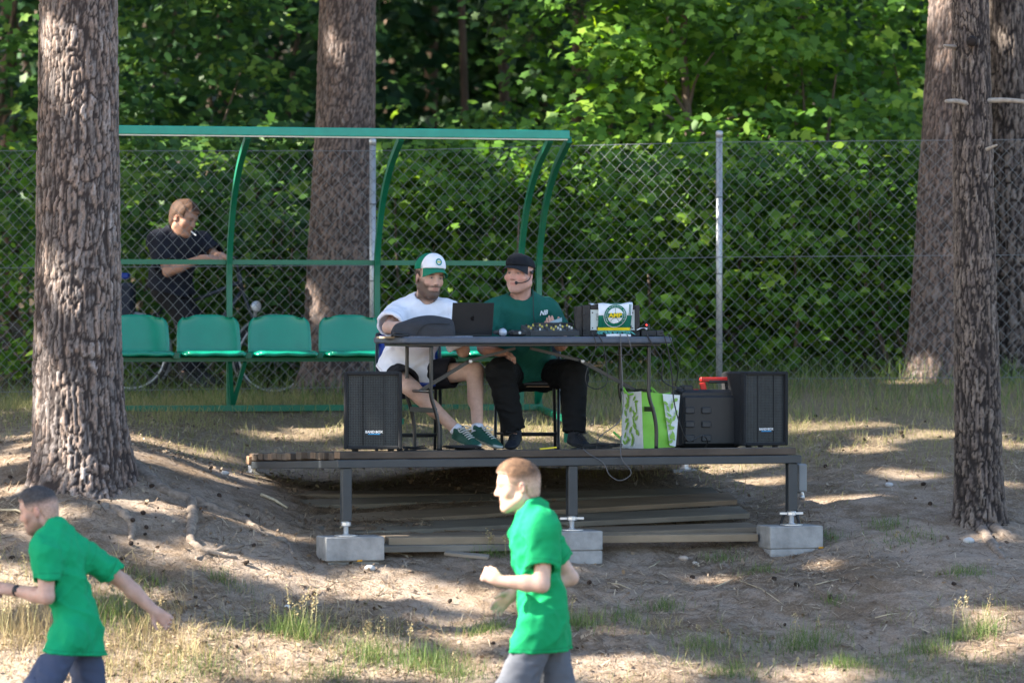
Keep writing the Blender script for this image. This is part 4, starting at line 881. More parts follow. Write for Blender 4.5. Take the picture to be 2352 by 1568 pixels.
for i in range(28):
    a = 2*math.pi*i/28; r = .0145*(1+.06*math.cos(2*a))*(1-.10*max(0, math.cos(a-math.pi/2))**8-.06*max(0, math.cos(a+math.pi/2))**8); x, y = r*math.cos(a), r*math.sin(a)*1.06
    if x > .0085: x = .0085+(.0135-x)*.75*(1-abs(y)/.012) if abs(y) < .009 else x
    ap.append(lid_c+nl*.0036+ld*(-x)*-1+up_l*y)
mesh_obj('logo', ap+[lid_c+nl*.0036], [(i, (i+1) % 28, 28) for i in range(28)], ML, lid)
mesh_obj('logo', [lid_c+nl*.0036+ld*x+up_l*y for x, y in ((.000, .0175), (.003, .0165), (.0065, .0215), (.0065, .025), (.002, .0225))], [(0, 1, 2, 3, 4)], ML, lid)
# soft bag on the table, made of an overstuffed lofted outline
MBAG = M('dark_grey_nylon', (.030, .032, .038), .8, .15, 40, .4, 200)
bag = thing('soft_bag', stpx(965, .30)+Vector((0, 0, ZT)), 'slumped dark grey fabric bag on the left end of the table', 'bag')
prof = [(898, 762, .02), (905, 745, .045), (925, 738, .07), (950, 729, .09), (985, 724, .105), (1020, 727, .105), (1038, 732, .09), (1044, 745, .06), (1046, 762, .03)]
nV = 18; Vv = []
for i, (px, py, hd) in enumerate(prof):
    c0 = stpx(px, .26); h = P(px, py, c0.y).z-ZT
    for k_ in range(nV):
        a = math.pi*k_/(nV-1); wob = 1+.08*math.sin(a*3+i*1.7)+.05*math.sin(a*7+i)
        v = .26-hd*math.cos(a)*wob; q = stpx(px, v); Vv.append((q.x, q.y, ZT+.002+h*math.sin(a)**.75*(1 if k_ not in (0,) else 1)*(1+.05*math.sin(i*2.1+a*4))))
Ff = [(i*nV+k_, i*nV+k_+1, (i+1)*nV+k_+1, (i+1)*nV+k_) for i in range(len(prof)-1) for k_ in range(nV-1)]+[tuple(range(nV)), tuple(range((len(prof)-1)*nV+nV-1, (len(prof)-1)*nV-1, -1))]
bo = mesh_obj('bag_body', Vv, [tuple(reversed(f)) for f in Ff], MBAG, bag, True); sm = bo.modifiers.new('s', 'SUBSURF'); sm.levels = 2; sm.render_levels = 2
MB().tube(spline([stpx(900, .2, 0)+Vector((0, 0, ZT+.012)), stpx(912, .16)+Vector((0, 0, ZT+.03)), stpx(938, .16)+Vector((0, 0, ZT+.014)), stpx(905, .14)+Vector((0, 0, ZT+.012))], 6), .008, 6).build('strap', MBLKP, bag, True)
MB().tube(spline([stpx(955, .155)+Vector((0, 0, ZT+.02)), stpx(972, .15)+Vector((0, 0, ZT+.075)), stpx(1000, .155)+Vector((0, 0, ZT+.09)), stpx(1036, .165)+Vector((0, 0, ZT+.085))], 6), .0035, 5).build('seam', MBLKP, bag, True)
cp = MB().obox(stpx(895, .42)+Vector((0, 0, ZT+.010)), SU*.06, SV*.11, Vector((0, 0, .007)), .002).build('wooden_board', M('pale_plywood', (.40, .30, .19), .8, .15, 20), base=stpx(895, .42)+Vector((0, 0, ZT+.003))); tag(cp, 'thin pale wooden board on the left end of the table', 'board')
# mixer and radio receiver
MMIX = M('mixer_grey_black', (.030, .032, .035), .5, .15, 30)
mx_ = thing('mixing_console', stpx(1260, .52)+Vector((0, 0, ZT)), 'low black mixing console with knobs between the microphone and amplifier', 'mixer')
A2, B2 = stpx(1208, .50), stpx(1318, .50); d2 = (B2-A2).normalized(); n2 = Vector((-d2.y, d2.x, 0)); mc = (A2+B2)/2; mc.z = ZT; mw = (B2-A2).length/2
MB().hexa([mc-d2*mw-n2*.11+Vector((0, 0, .004)), mc+d2*mw-n2*.11+Vector((0, 0, .004)), mc+d2*mw+n2*.11+Vector((0, 0, .004)), mc-d2*mw+n2*.11+Vector((0, 0, .004)), mc-d2*mw-n2*.11+Vector((0, 0, .036)), mc+d2*mw-n2*.11+Vector((0, 0, .036)), mc+d2*mw+n2*.11+Vector((0, 0, .075)), mc-d2*mw+n2*.11+Vector((0, 0, .075))]).build('body', MMIX, mx_)
g = np.random.default_rng(9)
MKW, MKY = M('pale_knob', (.5, .52, .5), .5, .05), M('yellow_knob', (.5, .42, .1), .5, .05)
for i in range(7):
    for j in range(4):
        c = mc+d2*(mw*(-.85+1.7*i/6))+n2*(-.08+.05*j); c.z = ZT+.036+.039*(-.08+.05*j+.11)/.22; MB().lathe(c, (0, -.17, 1), [(0, .007), (.012, .006), (.014, .004)], 8).build('knob', (MKW, MBLKP, MBLKP, MKY)[int(g.integers(4))], mx_)
rc = thing('radio_receiver', stpx(1275, .70)+Vector((0, 0, ZT)), 'grey wireless receiver with an aerial standing behind the mixing console', 'receiver')
rcc = stpx(1270, .72); rcc.z = ZT+.07; MB().obox(rcc, SU*.12, SV*.06, Vector((0, 0, .022)), .003).build('body', MMIX, rc)
MB().bar(rcc+Vector((0, 0, -.022)), rcc+Vector((0, 0, -.068)), .14, .06).build('stand', MMIX, rc)
MB().tube([rcc+SU*.11+Vector((0, 0, .02)), rcc+SU*.085+Vector((0, 0, .15))], .004, 6).build('aerial', MBLKP, rc); 
pb = thing('pouch', stpx(1185, .36)+Vector((0, 0, ZT)), 'small black pouch lying next to the silver microphone', 'pouch')
c = stpx(1187, .36); MB().obox(Vector((c.x, c.y, ZT+.022)), SU*.05, SV*.05, Vector((0, 0, .020)), .012).build('body', MBLKP, pb); MB().lathe(Vector((c.x+.02, c.y-.045, ZT+.025)), (0, -1, 0), [(0, .01), (.006, .01)], 8).build('buckle', MKW, pb)
# power strip and charger at the right end
ps = thing('power_strip', stpx(1490, .5)+Vector((0, 0, ZT)), 'black power strip with a charger at the right end of the table', 'power strip')
c = stpx(1482, .48); MB().obox(Vector((c.x, c.y, ZT+.022)), SU*.05, SV*.07, Vector((0, 0, .020)), .004).build('body', MBLKP, ps)
c = stpx(1510, .5); MB().obox(Vector((c.x, c.y, ZT+.022)), SU*.026, SV*.05, Vector((0, 0, .020)), .004).build('adapter', MJB if False else MMIX, ps)
c = stpx(1486, .42); ch_ = MB().obox(Vector((c.x, c.y, ZT+.064)), SU*.014, SV*.02, Vector((0, 0, .020)), .003).build('charger', MBLKP, ps)
mled = bpy.data.materials.new('red_indicator_light'); mled.use_nodes = True; e = mled.node_tree.nodes['Principled BSDF']; e.inputs['Base Color'].default_value = (.6, .01, .01, 1); e.inputs['Emission Color'].default_value = (1, .03, .02, 1); e.inputs['Emission Strength'].default_value = 3
MB().lathe(Vector((c.x-.004, c.y-.021, ZT+.076)), (0, -1, 0), [(0, .004), (.002, .003)], 8).build('indicator', mled, ch_)
MB().tube(spline([Vector((c.x, c.y-.02, ZT+.05)), Vector((c.x-.04, c.y-.03, ZT+.052)), Vector((c.x-.085, c.y-.02, ZT+.035)), Vector((c.x-.09, c.y+.04, ZT+.012))], 6), .006, 7).build('white_lead', MWHT, ps, True)
wc = MB().tube(spline([stpx(1393, .18)+Vector((0, 0, ZT+.012)), stpx(1420, .17)+Vector((0, 0, ZT+.014)), stpx(1448, .17)+Vector((0, 0, ZT+.010))], 4), .010, 8).build('pen', MWHT, base=stpx(1420, .17)+Vector((0, 0, ZT))); tag(wc, 'white plastic stick lying under the scarf fringe', 'stick')

# ------------------------------------------------------------------ cables
def cable(pts, r, label, mat=MRUB):
    o = MB().tube(spline(pts, 8), r, 6).build('cable', mat, base=pts[-1], smooth=True); return tag(o, label, 'cable', 'cables on and under the table')
def T(px, v, z): q = stpx(px, v); q.z = z; return q
def TP(px, py, v): q = stpx(px, v); return P(px, py, q.y)
MGCAB = M('grey_cable', (.10, .10, .105), .5, .1)
cable([T(1352, .2, ZT+.008), TP(1362, 768, .11), TP(1368, 800, .10), TP(1348, 850, .10), TP(1347, 880, .10), TP(1370, 893, .10), TP(1394, 878, .10), TP(1392, 830, .10), TP(1385, 790, .105), TP(1372, 768, .115), T(1366, .2, ZT+.006)], .0035, 'black cable drooping in a loop below the middle of the table edge')
cable([T(1424, .2, ZT+.01), TP(1425, 772, .112), TP(1427, 820, .10), TP(1430, 880, .10), TP(1426, 960, .12), TP(1380, 1000, .15), TP(1372, 1018, .18), st(1.75, .2, .004)], .0035, 'thin grey cable falling from under the scarf to the deck', MGCAB)
cable([T(1440, .2, ZT+.01), TP(1442, 772, .112), TP(1450, 800, .10), TP(1452, 812, .2), TP(1420, 815, .35), T(1400, .45, ZT-.09)], .0035, 'thin grey cable tucked back below the table under the scarf', MGCAB)
cable([T(1462, .3, ZT+.03), TP(1480, 755, .18), TP(1492, 780, .112), TP(1522, 830, .10), TP(1520, 870, .12), TP(1545, 888, .25), TP(1565, 892, .55)], .005, 'thick black cable from the amplifier front running to the black case')
cable([T(1518, .4, ZT+.02), TP(1524, 768, .112), TP(1536, 810, .11), TP(1543, 860, .12), TP(1548, 920, .14), TP(1562, 975, .14), TP(1580, 1012, .2), TP(1612, 1000, .24), TP(1625, 1012, .3), T(1620, .4, -.01)], .0045, 'black cable from the right table end curling down beside the green bag')
cable([T(1532, .4, ZT+.01), TP(1537, 772, .112), TP(1556, 825, .12), TP(1556, 862, .2), TP(1552, 885, .5), TP(1562, 890, .58)], .0035, 'outer thin black cable from the right table end to the black case')
cable([stpx(1340, .03, .006), TP(1350, 1040, -.02), TP(1385, 1062, -.03), TP(1400, 1090, -.03), TP(1425, 1103, -.02), TP(1450, 1085, -.03), TP(1427, 1050, -.03), TP(1427, 1000, .05)], .003, 'thin grey cable hanging over the front edge of the stage', MGCAB)
g = np.random.default_rng(12); b = MB()
def tangle(px0, px1, label, n, v0, v1, hz):
    pts = []
    for i in range(n): q = stpx(px0+(px1-px0)*(.5+.5*math.sin(i*2.399)*(.6+.4*g.random())), v0+(v1-v0)*g.random(), .006+hz*g.random()); pts.append(q)
    o = MB().tube(spline(pts, 6), .004, 5).build('cable', MRUB, base=pts[0], smooth=True); tag(o, label, 'cable', 'cables on and under the table')
tangle(1010, 1120, 'tangle of thin black cables on the deck by the green trainers', 26, .12, .5, .03)
tangle(1300, 1440, 'tangle of thin black cables on the deck beside the black shoes', 22, .15, .6, .04)
tangle(900, 990, 'tangle of black cable on the deck next to the left loudspeaker', 14, .4, .8, .03)
tangle(1330, 1420, 'loose cables lying on the table top in front of the mixing console', 12, .15, .3, .012)
for o in list(COL.objects):
    if o.get('label', '').startswith('loose cables lying on the table'): o.location.z += ZT
yl = MB().bar(stpx(1240, .05, .006), stpx(1278, .06, .016), .012, .008).build('yellow_tag', M('yellow_plastic', (.75, .60, .02), .5, .05), base=stpx(1258, .05, .002)); tag(yl, 'short yellow plastic tie on the front edge of the deck', 'tie')

# ------------------------------------------------------------------ green shopping bag
MBG = M('lime_woven_plastic', (.20, .50, .055), .55, .10, 10, .25, 60); MBW = M('white_woven_plastic', (.66, .70, .70), .55, .05, 10, .25, 60); MBP = M('leaf_print_green', (.22, .42, .07), .55, .2, 30)
tote = thing('shopping_bag', stpx(1495, .40), 'lime green shopping bag with leaf print standing under the table', 'bag')
vb = .42
def tb(px, py, v=vb): q = stpx(px, v); return P(px, py, q.y)
def sheet(name, quad, mat, n=10, amp=.010, seed=0, par=None):
    Vv = []
    for i in range(n+1):
        for j in range(n+1):
            s_, t = j/n, i/n; p = quad[0]*((1-s_)*(1-t))+quad[1]*(s_*(1-t))+quad[2]*(s_*t)+quad[3]*((1-s_)*t); Vv.append(p+Vector((0, -1, 0))*(amp*math.sin(s_*5+seed)*math.sin(t*4+seed*2)+amp*.4*math.sin(t*13+s_*7)))
    m = len(Vv); Vv += [v+Vector((0, .003, 0)) for v in Vv]; w_ = n+1; Ff = []
    for i in range(n):
        for j in range(n): a = i*w_+j; Ff += [(a, a+1, a+w_+1, a+w_), (m+a+w_, m+a+w_+1, m+a+1, m+a)]
    return mesh_obj(name, Vv, Ff, mat, par or tote, True)
lf = [tb(1428, 1028, .62), tb(1478, 1030, .34), tb(1473, 898, .34), tb(1428, 902, .62)]; sheet('left_side', lf, MBW, amp=.006, seed=1)
mf = [tb(1478, 1030, .34), tb(1550, 1026, .40), tb(1560, 908, .40), tb(1473, 898, .34)]; sheet('front', mf, MBG, amp=.009, seed=2)
rf = [tb(1538, 1022, .372), tb(1552, 1025, .385), tb(1562, 907, .385), tb(1522, 904, .362)]; rs = sheet('front_panel', rf, MBW, amp=.004, seed=2)
bk_ = [tb(1428, 1028, .62), tb(1500, 1026, .70), tb(1505, 906, .70), tb(1428, 902, .62)]; sheet('back', bk_, MBG, amp=.006, seed=3)
rt = [tb(1550, 1026, .40), tb(1500, 1026, .70), tb(1505, 906, .70), tb(1560, 908, .40)]; sheet('right_side', rt, MBW, amp=.004, seed=4)
def print_leaves(quad, n, seed, par, size, off):
    g_ = np.random.default_rng(seed); Vv, Ff = [], []; sh = leaf_shape('print')
    for i in range(n):
        s_, t = .10+.8*g_.random(), .06+.88*((i+.5)/n+.03*g_.normal()); t = min(max(t, .05), .95); p = quad[0]*((1-s_)*(1-t))+quad[1]*(s_*(1-t))+quad[2]*(s_*t)+quad[3]*((1-s_)*t)
        a = R_((45 if i % 2 else 135)+g_.normal()*18); r_ = (quad[1]-quad[0]).normalized(); u_ = Vector((0, 0, 1)); b0 = len(Vv)
        for x, y, z in sh: q_ = r_*(x*math.cos(a)-y*math.sin(a))+u_*(x*math.sin(a)+y*math.cos(a)); Vv.append(p+q_*size*(.8+.4*g_.random())+Vector((-.003, -off, 0)))
        Ff.append(tuple(range(b0, b0+len(sh))))
    return tag(mesh_obj('leaf_print', Vv, Ff, MBP, par), kind='stuff')
print_leaves(lf, 30, 1, tote, .058, .012); print_leaves(rf, 15, 2, tote, .055, .016)
for a, b_ in ((1436, 1462), (1500, 1540)):
    MB().tube(spline([tb(a, 904, .5), tb(a-4, 890, .5), tb((a+b_)/2-6, 905, .46), tb(b_, 902, .45)], 6), .006, 6).build('handle', MBG, tote, True)
tag(MB().tube(spline([tb(1408, 992, .9), tb(1422, 1005, .88), tb(1436, 1016, .9), tb(1424, 1003, .9), tb(1410, 991, .95)], 5), .004, 5).build('green_strap', M('neon_green_plastic', (.15, .75, .12), .5, .05), base=tb(1420, 1010, .9)), 'neon green strap lying on the deck left of the shopping bag', 'strap')

# ------------------------------------------------------------------ black case with red handle
MRED = M('red_plastic', (.52, .022, .018), .4, .06)
case = thing('equipment_case', stpx(1620, .72), 'ribbed black equipment case with a red carrying handle beside the right loudspeaker', 'case')
C0, C1 = stpx(1562, .66), stpx(1706, .66); cd = (C1-C0).normalized(); cw = (C1-C0).length; cb_ = Vector((-cd.y, cd.x, 0)); cz0 = C0.z+.004; chh = P(0, 895, C0.y).z-cz0
cc0 = (C0+C1)/2; cc0.z = cz0+chh/2
MB().obox(cc0+cb_*.10, cd*(cw/2), cb_*.09, Vector((0, 0, chh/2)), .02).build('shell', MBLKP, case)
MB().obox(cc0-cb_*.0+Vector((0, 0, -.01)), cd*(cw/2-.02), cb_*.02, Vector((0, 0, chh/2-.03)), .012).build('front_shell', MBLKP, case)
for px0 in (1584, 1622):
    for py in (942, 974, 1006):
        c = TP(px0, py, .64); MB().obox(c, cd*.034, cb_*.012, Vector((0, 0, .022)), .006).build('rib', MMIX, case)
MB().tube([cc0-cd*(cw/2-.03)+Vector((0, 0, chh/2-.02))+cb_*.02, cc0-cd*(cw/2+.0)+Vector((0, 0, chh/2+.0))+cb_*.05], .022, 8).build('corner_guard', MBLKP, case)
hz = chh/2
def hq(px, py): return TP(px, py, .74)
hd = MB().bar(hq(1608, 871), hq(1690, 871), .035, .030, bev=.006); hd.build('handle', MRED, case)
MB().bar(hq(1613, 878), hq(1618, 902), .035, .040, up=(1, 0, 0), bev=.004).build('handle_post', MRED, case); MB().bar(hq(1684, 878), hq(1680, 902), .035, .040, up=(1, 0, 0), bev=.004).build('handle_post', MRED, case)
MB().bar(hq(1626, 876), hq(1676, 876), .040, .022, bev=.005).build('handle_grip', MBLKP, case)
MB().obox(hq(1590, 896), cd*.035, cb_*.03, Vector((0, 0, .008)), .003).build('latch', MRED, case); MB().obox(hq(1576, 892), cd*.035, cb_*.05, Vector((0, 0, .022)), .008).build('corner_cap', MBLKP, case)

# ------------------------------------------------------------------ folding chairs
MCB = M('blue_chair_vinyl', (.008, .045, .30), .45, .12, 12); MCK = M('black_chair_vinyl', (.018, .018, .020), .5, .1); MPLY = M('chair_plywood', (.34, .23, .14), .7, .15, 20)
def fold_chair(c, yaw, mat, label, hb=.80, w=.40, under=None):
    c = Vector(c); rx = Vector((math.cos(yaw), math.sin(yaw), 0)); fy = Vector((rx.y, -rx.x, 0)); z_ = Vector((0, 0, 1))
    o = thing('folding_chair', c, label, 'chair', 'folding chairs on the stage')
    def q(x, y, z): return c+rx*x+fy*y+z_*z
    for s_ in (-1, 1):
        MB().tube(spline([q(s_*(w/2), .24, .01), q(s_*(w/2), .06, .40), q(s_*(w/2), -.12, .66), q(s_*(w/2-.005), -.19, hb-.03)], 6), .011, 8).build('frame_leg', MBLK, o, True)
        MB().tube(spline([q(s_*(w/2-.03), -.24, .01), q(s_*(w/2-.03), -.02, .30), q(s_*(w/2-.03), .16, .445)], 6), .011, 8).build('leg', MBLK, o, True)
    MB().tube(spline([q(-w/2, -.186, hb-.035), q(-w/2+.04, -.195, hb), q(w/2-.04, -.195, hb), q(w/2, -.186, hb-.035)], 6), .011, 8).build('top_rail', MBLK, o, True)
    MB().tube([q(-w/2, .19, .12), q(w/2, .19, .12)], .009, 7).build('stretcher', MBLK, o, True); MB().tube([q(-w/2+.03, -.2, .10), q(w/2-.03, -.2, .10)], .009, 7).build('stretcher', MBLK, o, True)
    MB().obox(q(0, .0, .452), rx*(w/2-.015), fy*.20, z_*.016, .012).build('seat', mat, o)
    if under: MB().obox(q(0, .0, .432), rx*(w/2-.05), fy*.17, z_*.003).build('seat_board', under, o)
    Vv = []
    for i in range(9):
        for j in range(7): s_ = -1+2*i/8; t = j/6; Vv.append(q(s_*(w/2-.012), -.125-.065*t-.012*(1-s_*s_), hb-.225+.215*t))
    n = len(Vv); Vv += [v-fy*.014 for v in Vv]; Ff = []
    for i in range(8):
        for j in range(6): a = i*7+j; Ff += [(a, a+7, a+8, a+1), (n+a, n+a+1, n+a+8, n+a+7)]
    for i in range(8): Ff += [(i*7, n+i*7, n+i*7+7, i*7+7), (i*7+6, i*7+13, n+i*7+13, n+i*7+6)]
    for j in range(6): Ff += [(j, j+1, n+j+1, n+j), (56+j, n+56+j, n+56+j+1, 56+j+1)]
    mesh_obj('back_panel', Vv, Ff, mat, o, True); return o
ca = stpx(938, 1.22); fold_chair(ca, R_(2), MCB, 'blue folding chair under the man in the white shirt', .79, .42)
cbp = stpx(1212, 1.20); fold_chair(cbp, R_(-2), MCK, 'black folding chair under the man in the dark green shirt', .72, .42, MPLY)
# ------------------------------------------------------------------ bodies: smooth implicit volumes turned into one surface
class Sdf:
    def __init__(s, lo, hi, h):
        s.h = h; s.lo = np.array(lo, float)-3*h; n = np.ceil((np.array(hi, float)+3*h-s.lo)/h).astype(int)+1; s.n = n
        s.ax = [(s.lo[i]+h*np.arange(n[i])).astype(np.float32) for i in range(3)]; s.F = np.full(tuple(n), .4, np.float32)
    def blk(s, lo, hi):
        a = np.clip(np.floor((np.array(lo)-s.lo)/s.h).astype(int), 0, s.n-1); b = np.clip(np.ceil((np.array(hi)-s.lo)/s.h).astype(int)+1, 1, s.n)
        b = np.maximum(b, a+1); sl = tuple(slice(a[i], b[i]) for i in range(3))
        return sl, s.ax[0][sl[0]][:, None, None], s.ax[1][sl[1]][None, :, None], s.ax[2][sl[2]][None, None, :]
    def _op(s, sl, d, k, op):
        f = s.F[sl]
        if op == 'add':
            h = np.maximum(k-np.abs(f-d), 0)/k if k else 0; s.F[sl] = np.minimum(f, d)-h*h*k*.25
        else:
            d = -d; h = np.maximum(k-np.abs(f-d), 0)/k if k else 0; s.F[sl] = np.maximum(f, d)+h*h*k*.25
    def cone(s, a, b, ra, rb, k=.015, op='add', flat=None, cap=False, capa=False):
        a, b = np.array(a, float), np.array(b, float); m = max(ra, rb)*(1.6 if flat else 1)+k+.012; sl, X, Y, Z = s.blk(np.minimum(a, b)-m, np.maximum(a, b)+m)
        d = b-a; L = max(d@d, 1e-9); px, py, pz = X-a[0], Y-a[1], Z-a[2]; t0 = (px*d[0]+py*d[1]+pz*d[2])/L; t = np.clip(t0, 0, 1)
        qx, qy, qz = px-t*d[0], py-t*d[1], pz-t*d[2]; r2 = qx*qx+qy*qy+qz*qz
        if flat is not None:
            w, f = np.array(flat[0], float), flat[1]; w = w/np.linalg.norm(w); c = qx*w[0]+qy*w[1]+qz*w[2]; r2 = r2+(1/(f*f)-1)*c*c
        D = np.sqrt(r2)-(ra+(rb-ra)*t); ln = math.sqrt(L)
        if cap: D = np.maximum(D, (t0-1)*ln)
        if capa: D = np.maximum(D, -t0*ln)
        s._op(sl, D.astype(np.float32), k, op)
    def ell(s, c, r, B=None, k=.02, op='add'):
        c = np.array(c, float); r = np.array(r, float); B = np.eye(3) if B is None else np.array(B, float); m = r.max()+k+.012; sl, X, Y, Z = s.blk(c-m, c+m)
        px, py, pz = X-c[0], Y-c[1], Z-c[2]; q = [px*B[i][0]+py*B[i][1]+pz*B[i][2] for i in range(3)]
        k0 = np.sqrt(sum((q[i]/r[i])**2 for i in range(3))); k1 = np.sqrt(sum((q[i]/r[i]**2)**2 for i in range(3)))+1e-6
        s._op(sl, (k0*(k0-1)/k1).astype(np.float32), k, op)
    def cut(s, p, n):
        n = np.array(n, float); n /= np.linalg.norm(n); p = np.array(p, float)
        d = (s.ax[0][:, None, None]-p[0])*n[0]+(s.ax[1][None, :, None]-p[1])*n[1]+(s.ax[2][None, None, :]-p[2])*n[2]; s.F = np.maximum(s.F, d.astype(np.float32))
    def wrinkle(s, fn):
        idx = np.nonzero(np.abs(s.F) < .03); Pn = np.stack([s.ax[i][idx[i]] for i in range(3)], 1).astype(float); s.F[idx] += fn(Pn).astype(np.float32)
    def mesh(s, smooth=1):
        F = s.F; ins = F < 0; n = s.n; c = np.zeros(tuple(n-1), np.int8)
        for i in (0, 1):
            for j in (0, 1):
                for k in (0, 1): c += ins[i:n[0]-1+i, j:n[1]-1+j, k:n[2]-1+k]
        act = np.nonzero((c > 0) & (c < 8)); m = len(act[0]); idm = -np.ones(tuple(n-1), np.int32); idm[act] = np.arange(m)
        A = np.stack(act, 1); pos = np.zeros((m, 3)); cnt = np.zeros(m)
        cor = [(i, j, k) for i in (0, 1) for j in (0, 1) for k in (0, 1)]; val = {q: F[A[:, 0]+q[0], A[:, 1]+q[1], A[:, 2]+q[2]] for q in cor}
        for q in cor:
            for a in range(3):
                if q[a] == 0:
                    r = list(q); r[a] = 1; r = tuple(r); f0, f1 = val[q], val[r]; x = (f0 < 0) != (f1 < 0); t = np.where(x, f0/np.where(f0-f1 == 0, 1, f0-f1), 0)
                    p = np.array(q, float)[None]+0*pos; p[:, a] += t; pos += p*x[:, None]; cnt += x
        V = s.lo+(A+pos/np.maximum(cnt, 1)[:, None])*s.h; Q = []
        for a in range(3):
            b, d = (a+1) % 3, (a+2) % 3; sl0 = [slice(None)]*3; sl1 = [slice(None)]*3; sl0[a] = slice(0, n[a]-1); sl1[a] = slice(1, n[a])
            i0, i1 = ins[tuple(sl0)], ins[tuple(sl1)]; E = np.stack(np.nonzero(i0 != i1), 1); E = E[(E[:, b] > 0) & (E[:, d] > 0) & (E[:, b] < n[b]-1) & (E[:, d] < n[d]-1)]
            fl = i0[E[:, 0], E[:, 1], E[:, 2]]; vs = []
            for ob, od in ((1, 1), (0, 1), (0, 0), (1, 0)): e = E.copy(); e[:, b] -= ob; e[:, d] -= od; vs.append(idm[e[:, 0], e[:, 1], e[:, 2]])
            q = np.stack(vs, 1); q[~fl] = q[~fl][:, ::-1]; Q.append(q)
        Q = np.concatenate(Q)
        for _ in range(smooth):
            acc = np.zeros_like(V); cn = np.zeros(len(V))
            for i in range(4): np.add.at(acc, Q[:, i], V[Q[:, (i+1) % 4]]+V[Q[:, (i-1) % 4]]); np.add.at(cn, Q[:, i], 2)
            V = V*.4+.6*acc/np.maximum(cn, 1)[:, None]
        return V, Q
A_ = lambda v: np.array(tuple(v), float)
def basis(f, u):
    f = A_(f); f /= np.linalg.norm(f); u = A_(u); u = u-f*(u@f); u /= np.linalg.norm(u); return np.stack([np.cross(f, u), f, u])     # rows: right, forward, up
def sst(a, b, x): t = np.clip((x-a)/(b-a), 0, 1); return t*t*(3-2*t)
MSKIN = MA('skin', .5, .10, 30, .15, 300, .35, .12); MHAIR = MA('short_hair', .75, .35, 90, .6, 400, .3); MCLOTH = MA('dyed_cloth', .85, .05, 15, .15, 500, .2); MSHOE = MA('shoe_fabric', .7, .12, 60, .2, 300)
class Man:
    def __init__(s, name, label, J, head, bw=1., bd=1., belly=0., skin=(.50, .30, .22), h=.0066, legs=1., hs=1., fat=0.):
        s.J = {k: A_(v) for k, v in J.items()}; J = s.J; s.HC, s.HB = A_(head[0]), basis(head[1], head[2]); s.bw, s.bd, s.belly, s.skin, s.h, s.hs, s.fat = bw, bd, belly, np.array(skin), h, hs, fat
        s.up = (J['neck']-J['pel'])/np.linalg.norm(J['neck']-J['pel']); sd_ = J['SR']-J['SL']; sd_ = sd_-s.up*(sd_@s.up); s.side = sd_/np.linalg.norm(sd_); s.fwd = np.cross(s.up, s.side); s.B = np.stack([s.side, s.fwd, s.up])
        s.o = thing(name, Vector(J.get('base', J['pel'])), label, 'person'); s.legs = legs
    def local(s, V): return ((V-s.HC)/s.hs)@s.HB.T
    def torso(s, f, e):
        J = s.J; L = np.linalg.norm(J['neck']-J['pel']); at = lambda t, y=0.: J['pel']+s.up*(L*t)+s.fwd*y; B = s.B; w, d = s.bw, s.bd
        f.ell(at(.70), (.150*w+e, .105*d+e, .20+e), B, .05); f.ell(at(.36, .01+.5*s.belly), (.138*w+e, .108*d+s.belly+e, .19+e), B, .06); f.ell(at(.04), (.150*w+e, .115*d+e, .12+e), B, .05)
        f.cone(J['SL'], J['SR'], .052+e, .052+e, .06); 
        for k in ('SL', 'SR'): f.cone(at(1.02), J[k], .050+e, .050+e, .05)
        f.ell(at(.78, .045*d), (.11*w+e, .07*d+e, .09+e), B, .05)
    def arm(s, f, k, e=0., upto=1., fore=True):
        J = s.J; S_, E, W = J['S'+k], J['E'+k], J['W'+k]; f.cone(S_, E, .052+e+.3*s.fat, .041+e+.2*s.fat, .02)
        if fore: m = E+(W-E)*.35; f.cone(E, m, .041+.2*s.fat, .043+.2*s.fat, .015); f.cone(m, W, .043+.2*s.fat, .0285, .015)
    def leg(s, f, k, e=0.):
        J = s.J; H, K, A = J['H'+k], J['K'+k], J['A'+k]; f.cone(H, K, .076+e, .057+e, .03); f.cone(K, A, .052+e, .036+e, .02)
        ax = (A-K)/np.linalg.norm(A-K); bk = -(J['F'+k]-A); bk = bk-ax*(bk@ax); bk /= np.linalg.norm(bk)+1e-9; f.cone(K+(A-K)*.12+bk*.012, K+(A-K)*.5+bk*.018, .044+e, .042+e, .03)
        f.cone(A, A+(J['F'+k]-A)*.25, .034, .026, .02)
    def hand(s, f, W, d, palm, size=1., curl=(.5, .6, .4), thumb=.6, tside=1, spread=.05):
        """W wrist, d finger direction, palm: direction the palm faces; fingers bend towards it"""
        d = A_(d); d /= np.linalg.norm(d); palm = A_(palm); palm = palm-d*(palm@d); palm /= np.linalg.norm(palm); w = np.cross(d, palm)*tside; z = size
        kn = W+d*.088*z; f.cone(W, W+d*.03*z, .027*z, .03*z, .015)
        for q in (-1, -.35, .35, 1): f.cone(W+d*.02*z+w*q*.014*z, kn+w*q*.029*z, .0145*z, .0125*z, .018)
        for i, (q, ln) in enumerate(((1, .072), (.35, .082), (-.35, .077), (-1, .060))):
            p = kn+w*q*.030*z; a = 0; dd = d+w*q*spread
            for seg, (fr, c, r) in enumerate(((.45, curl[0], .0098), (.31, curl[1], .0088), (.24, curl[2], .0078))):
                a += c*(1+.08*i); v = dd*math.cos(a)+palm*math.sin(a); v /= np.linalg.norm(v); n2 = p+v*ln*fr*z*1.0; f.cone(p, n2, r*z, r*z*.93, .004); p = n2
        t0 = W+d*.022*z+w*.026*z+palm*.006; td = d*.62+w*(.75*(1-thumb)+.15)+palm*thumb*.75; td /= np.linalg.norm(td); t1 = t0+td*.043*z; t2d = td*.75+d*.45-w*.25*thumb; t2d /= np.linalg.norm(t2d); t2 = t1+t2d*.036*z
        f.cone(t0, t1, .015*z, .0115*z, .012); f.cone(t1, t2, .0108*z, .0088*z, .006)
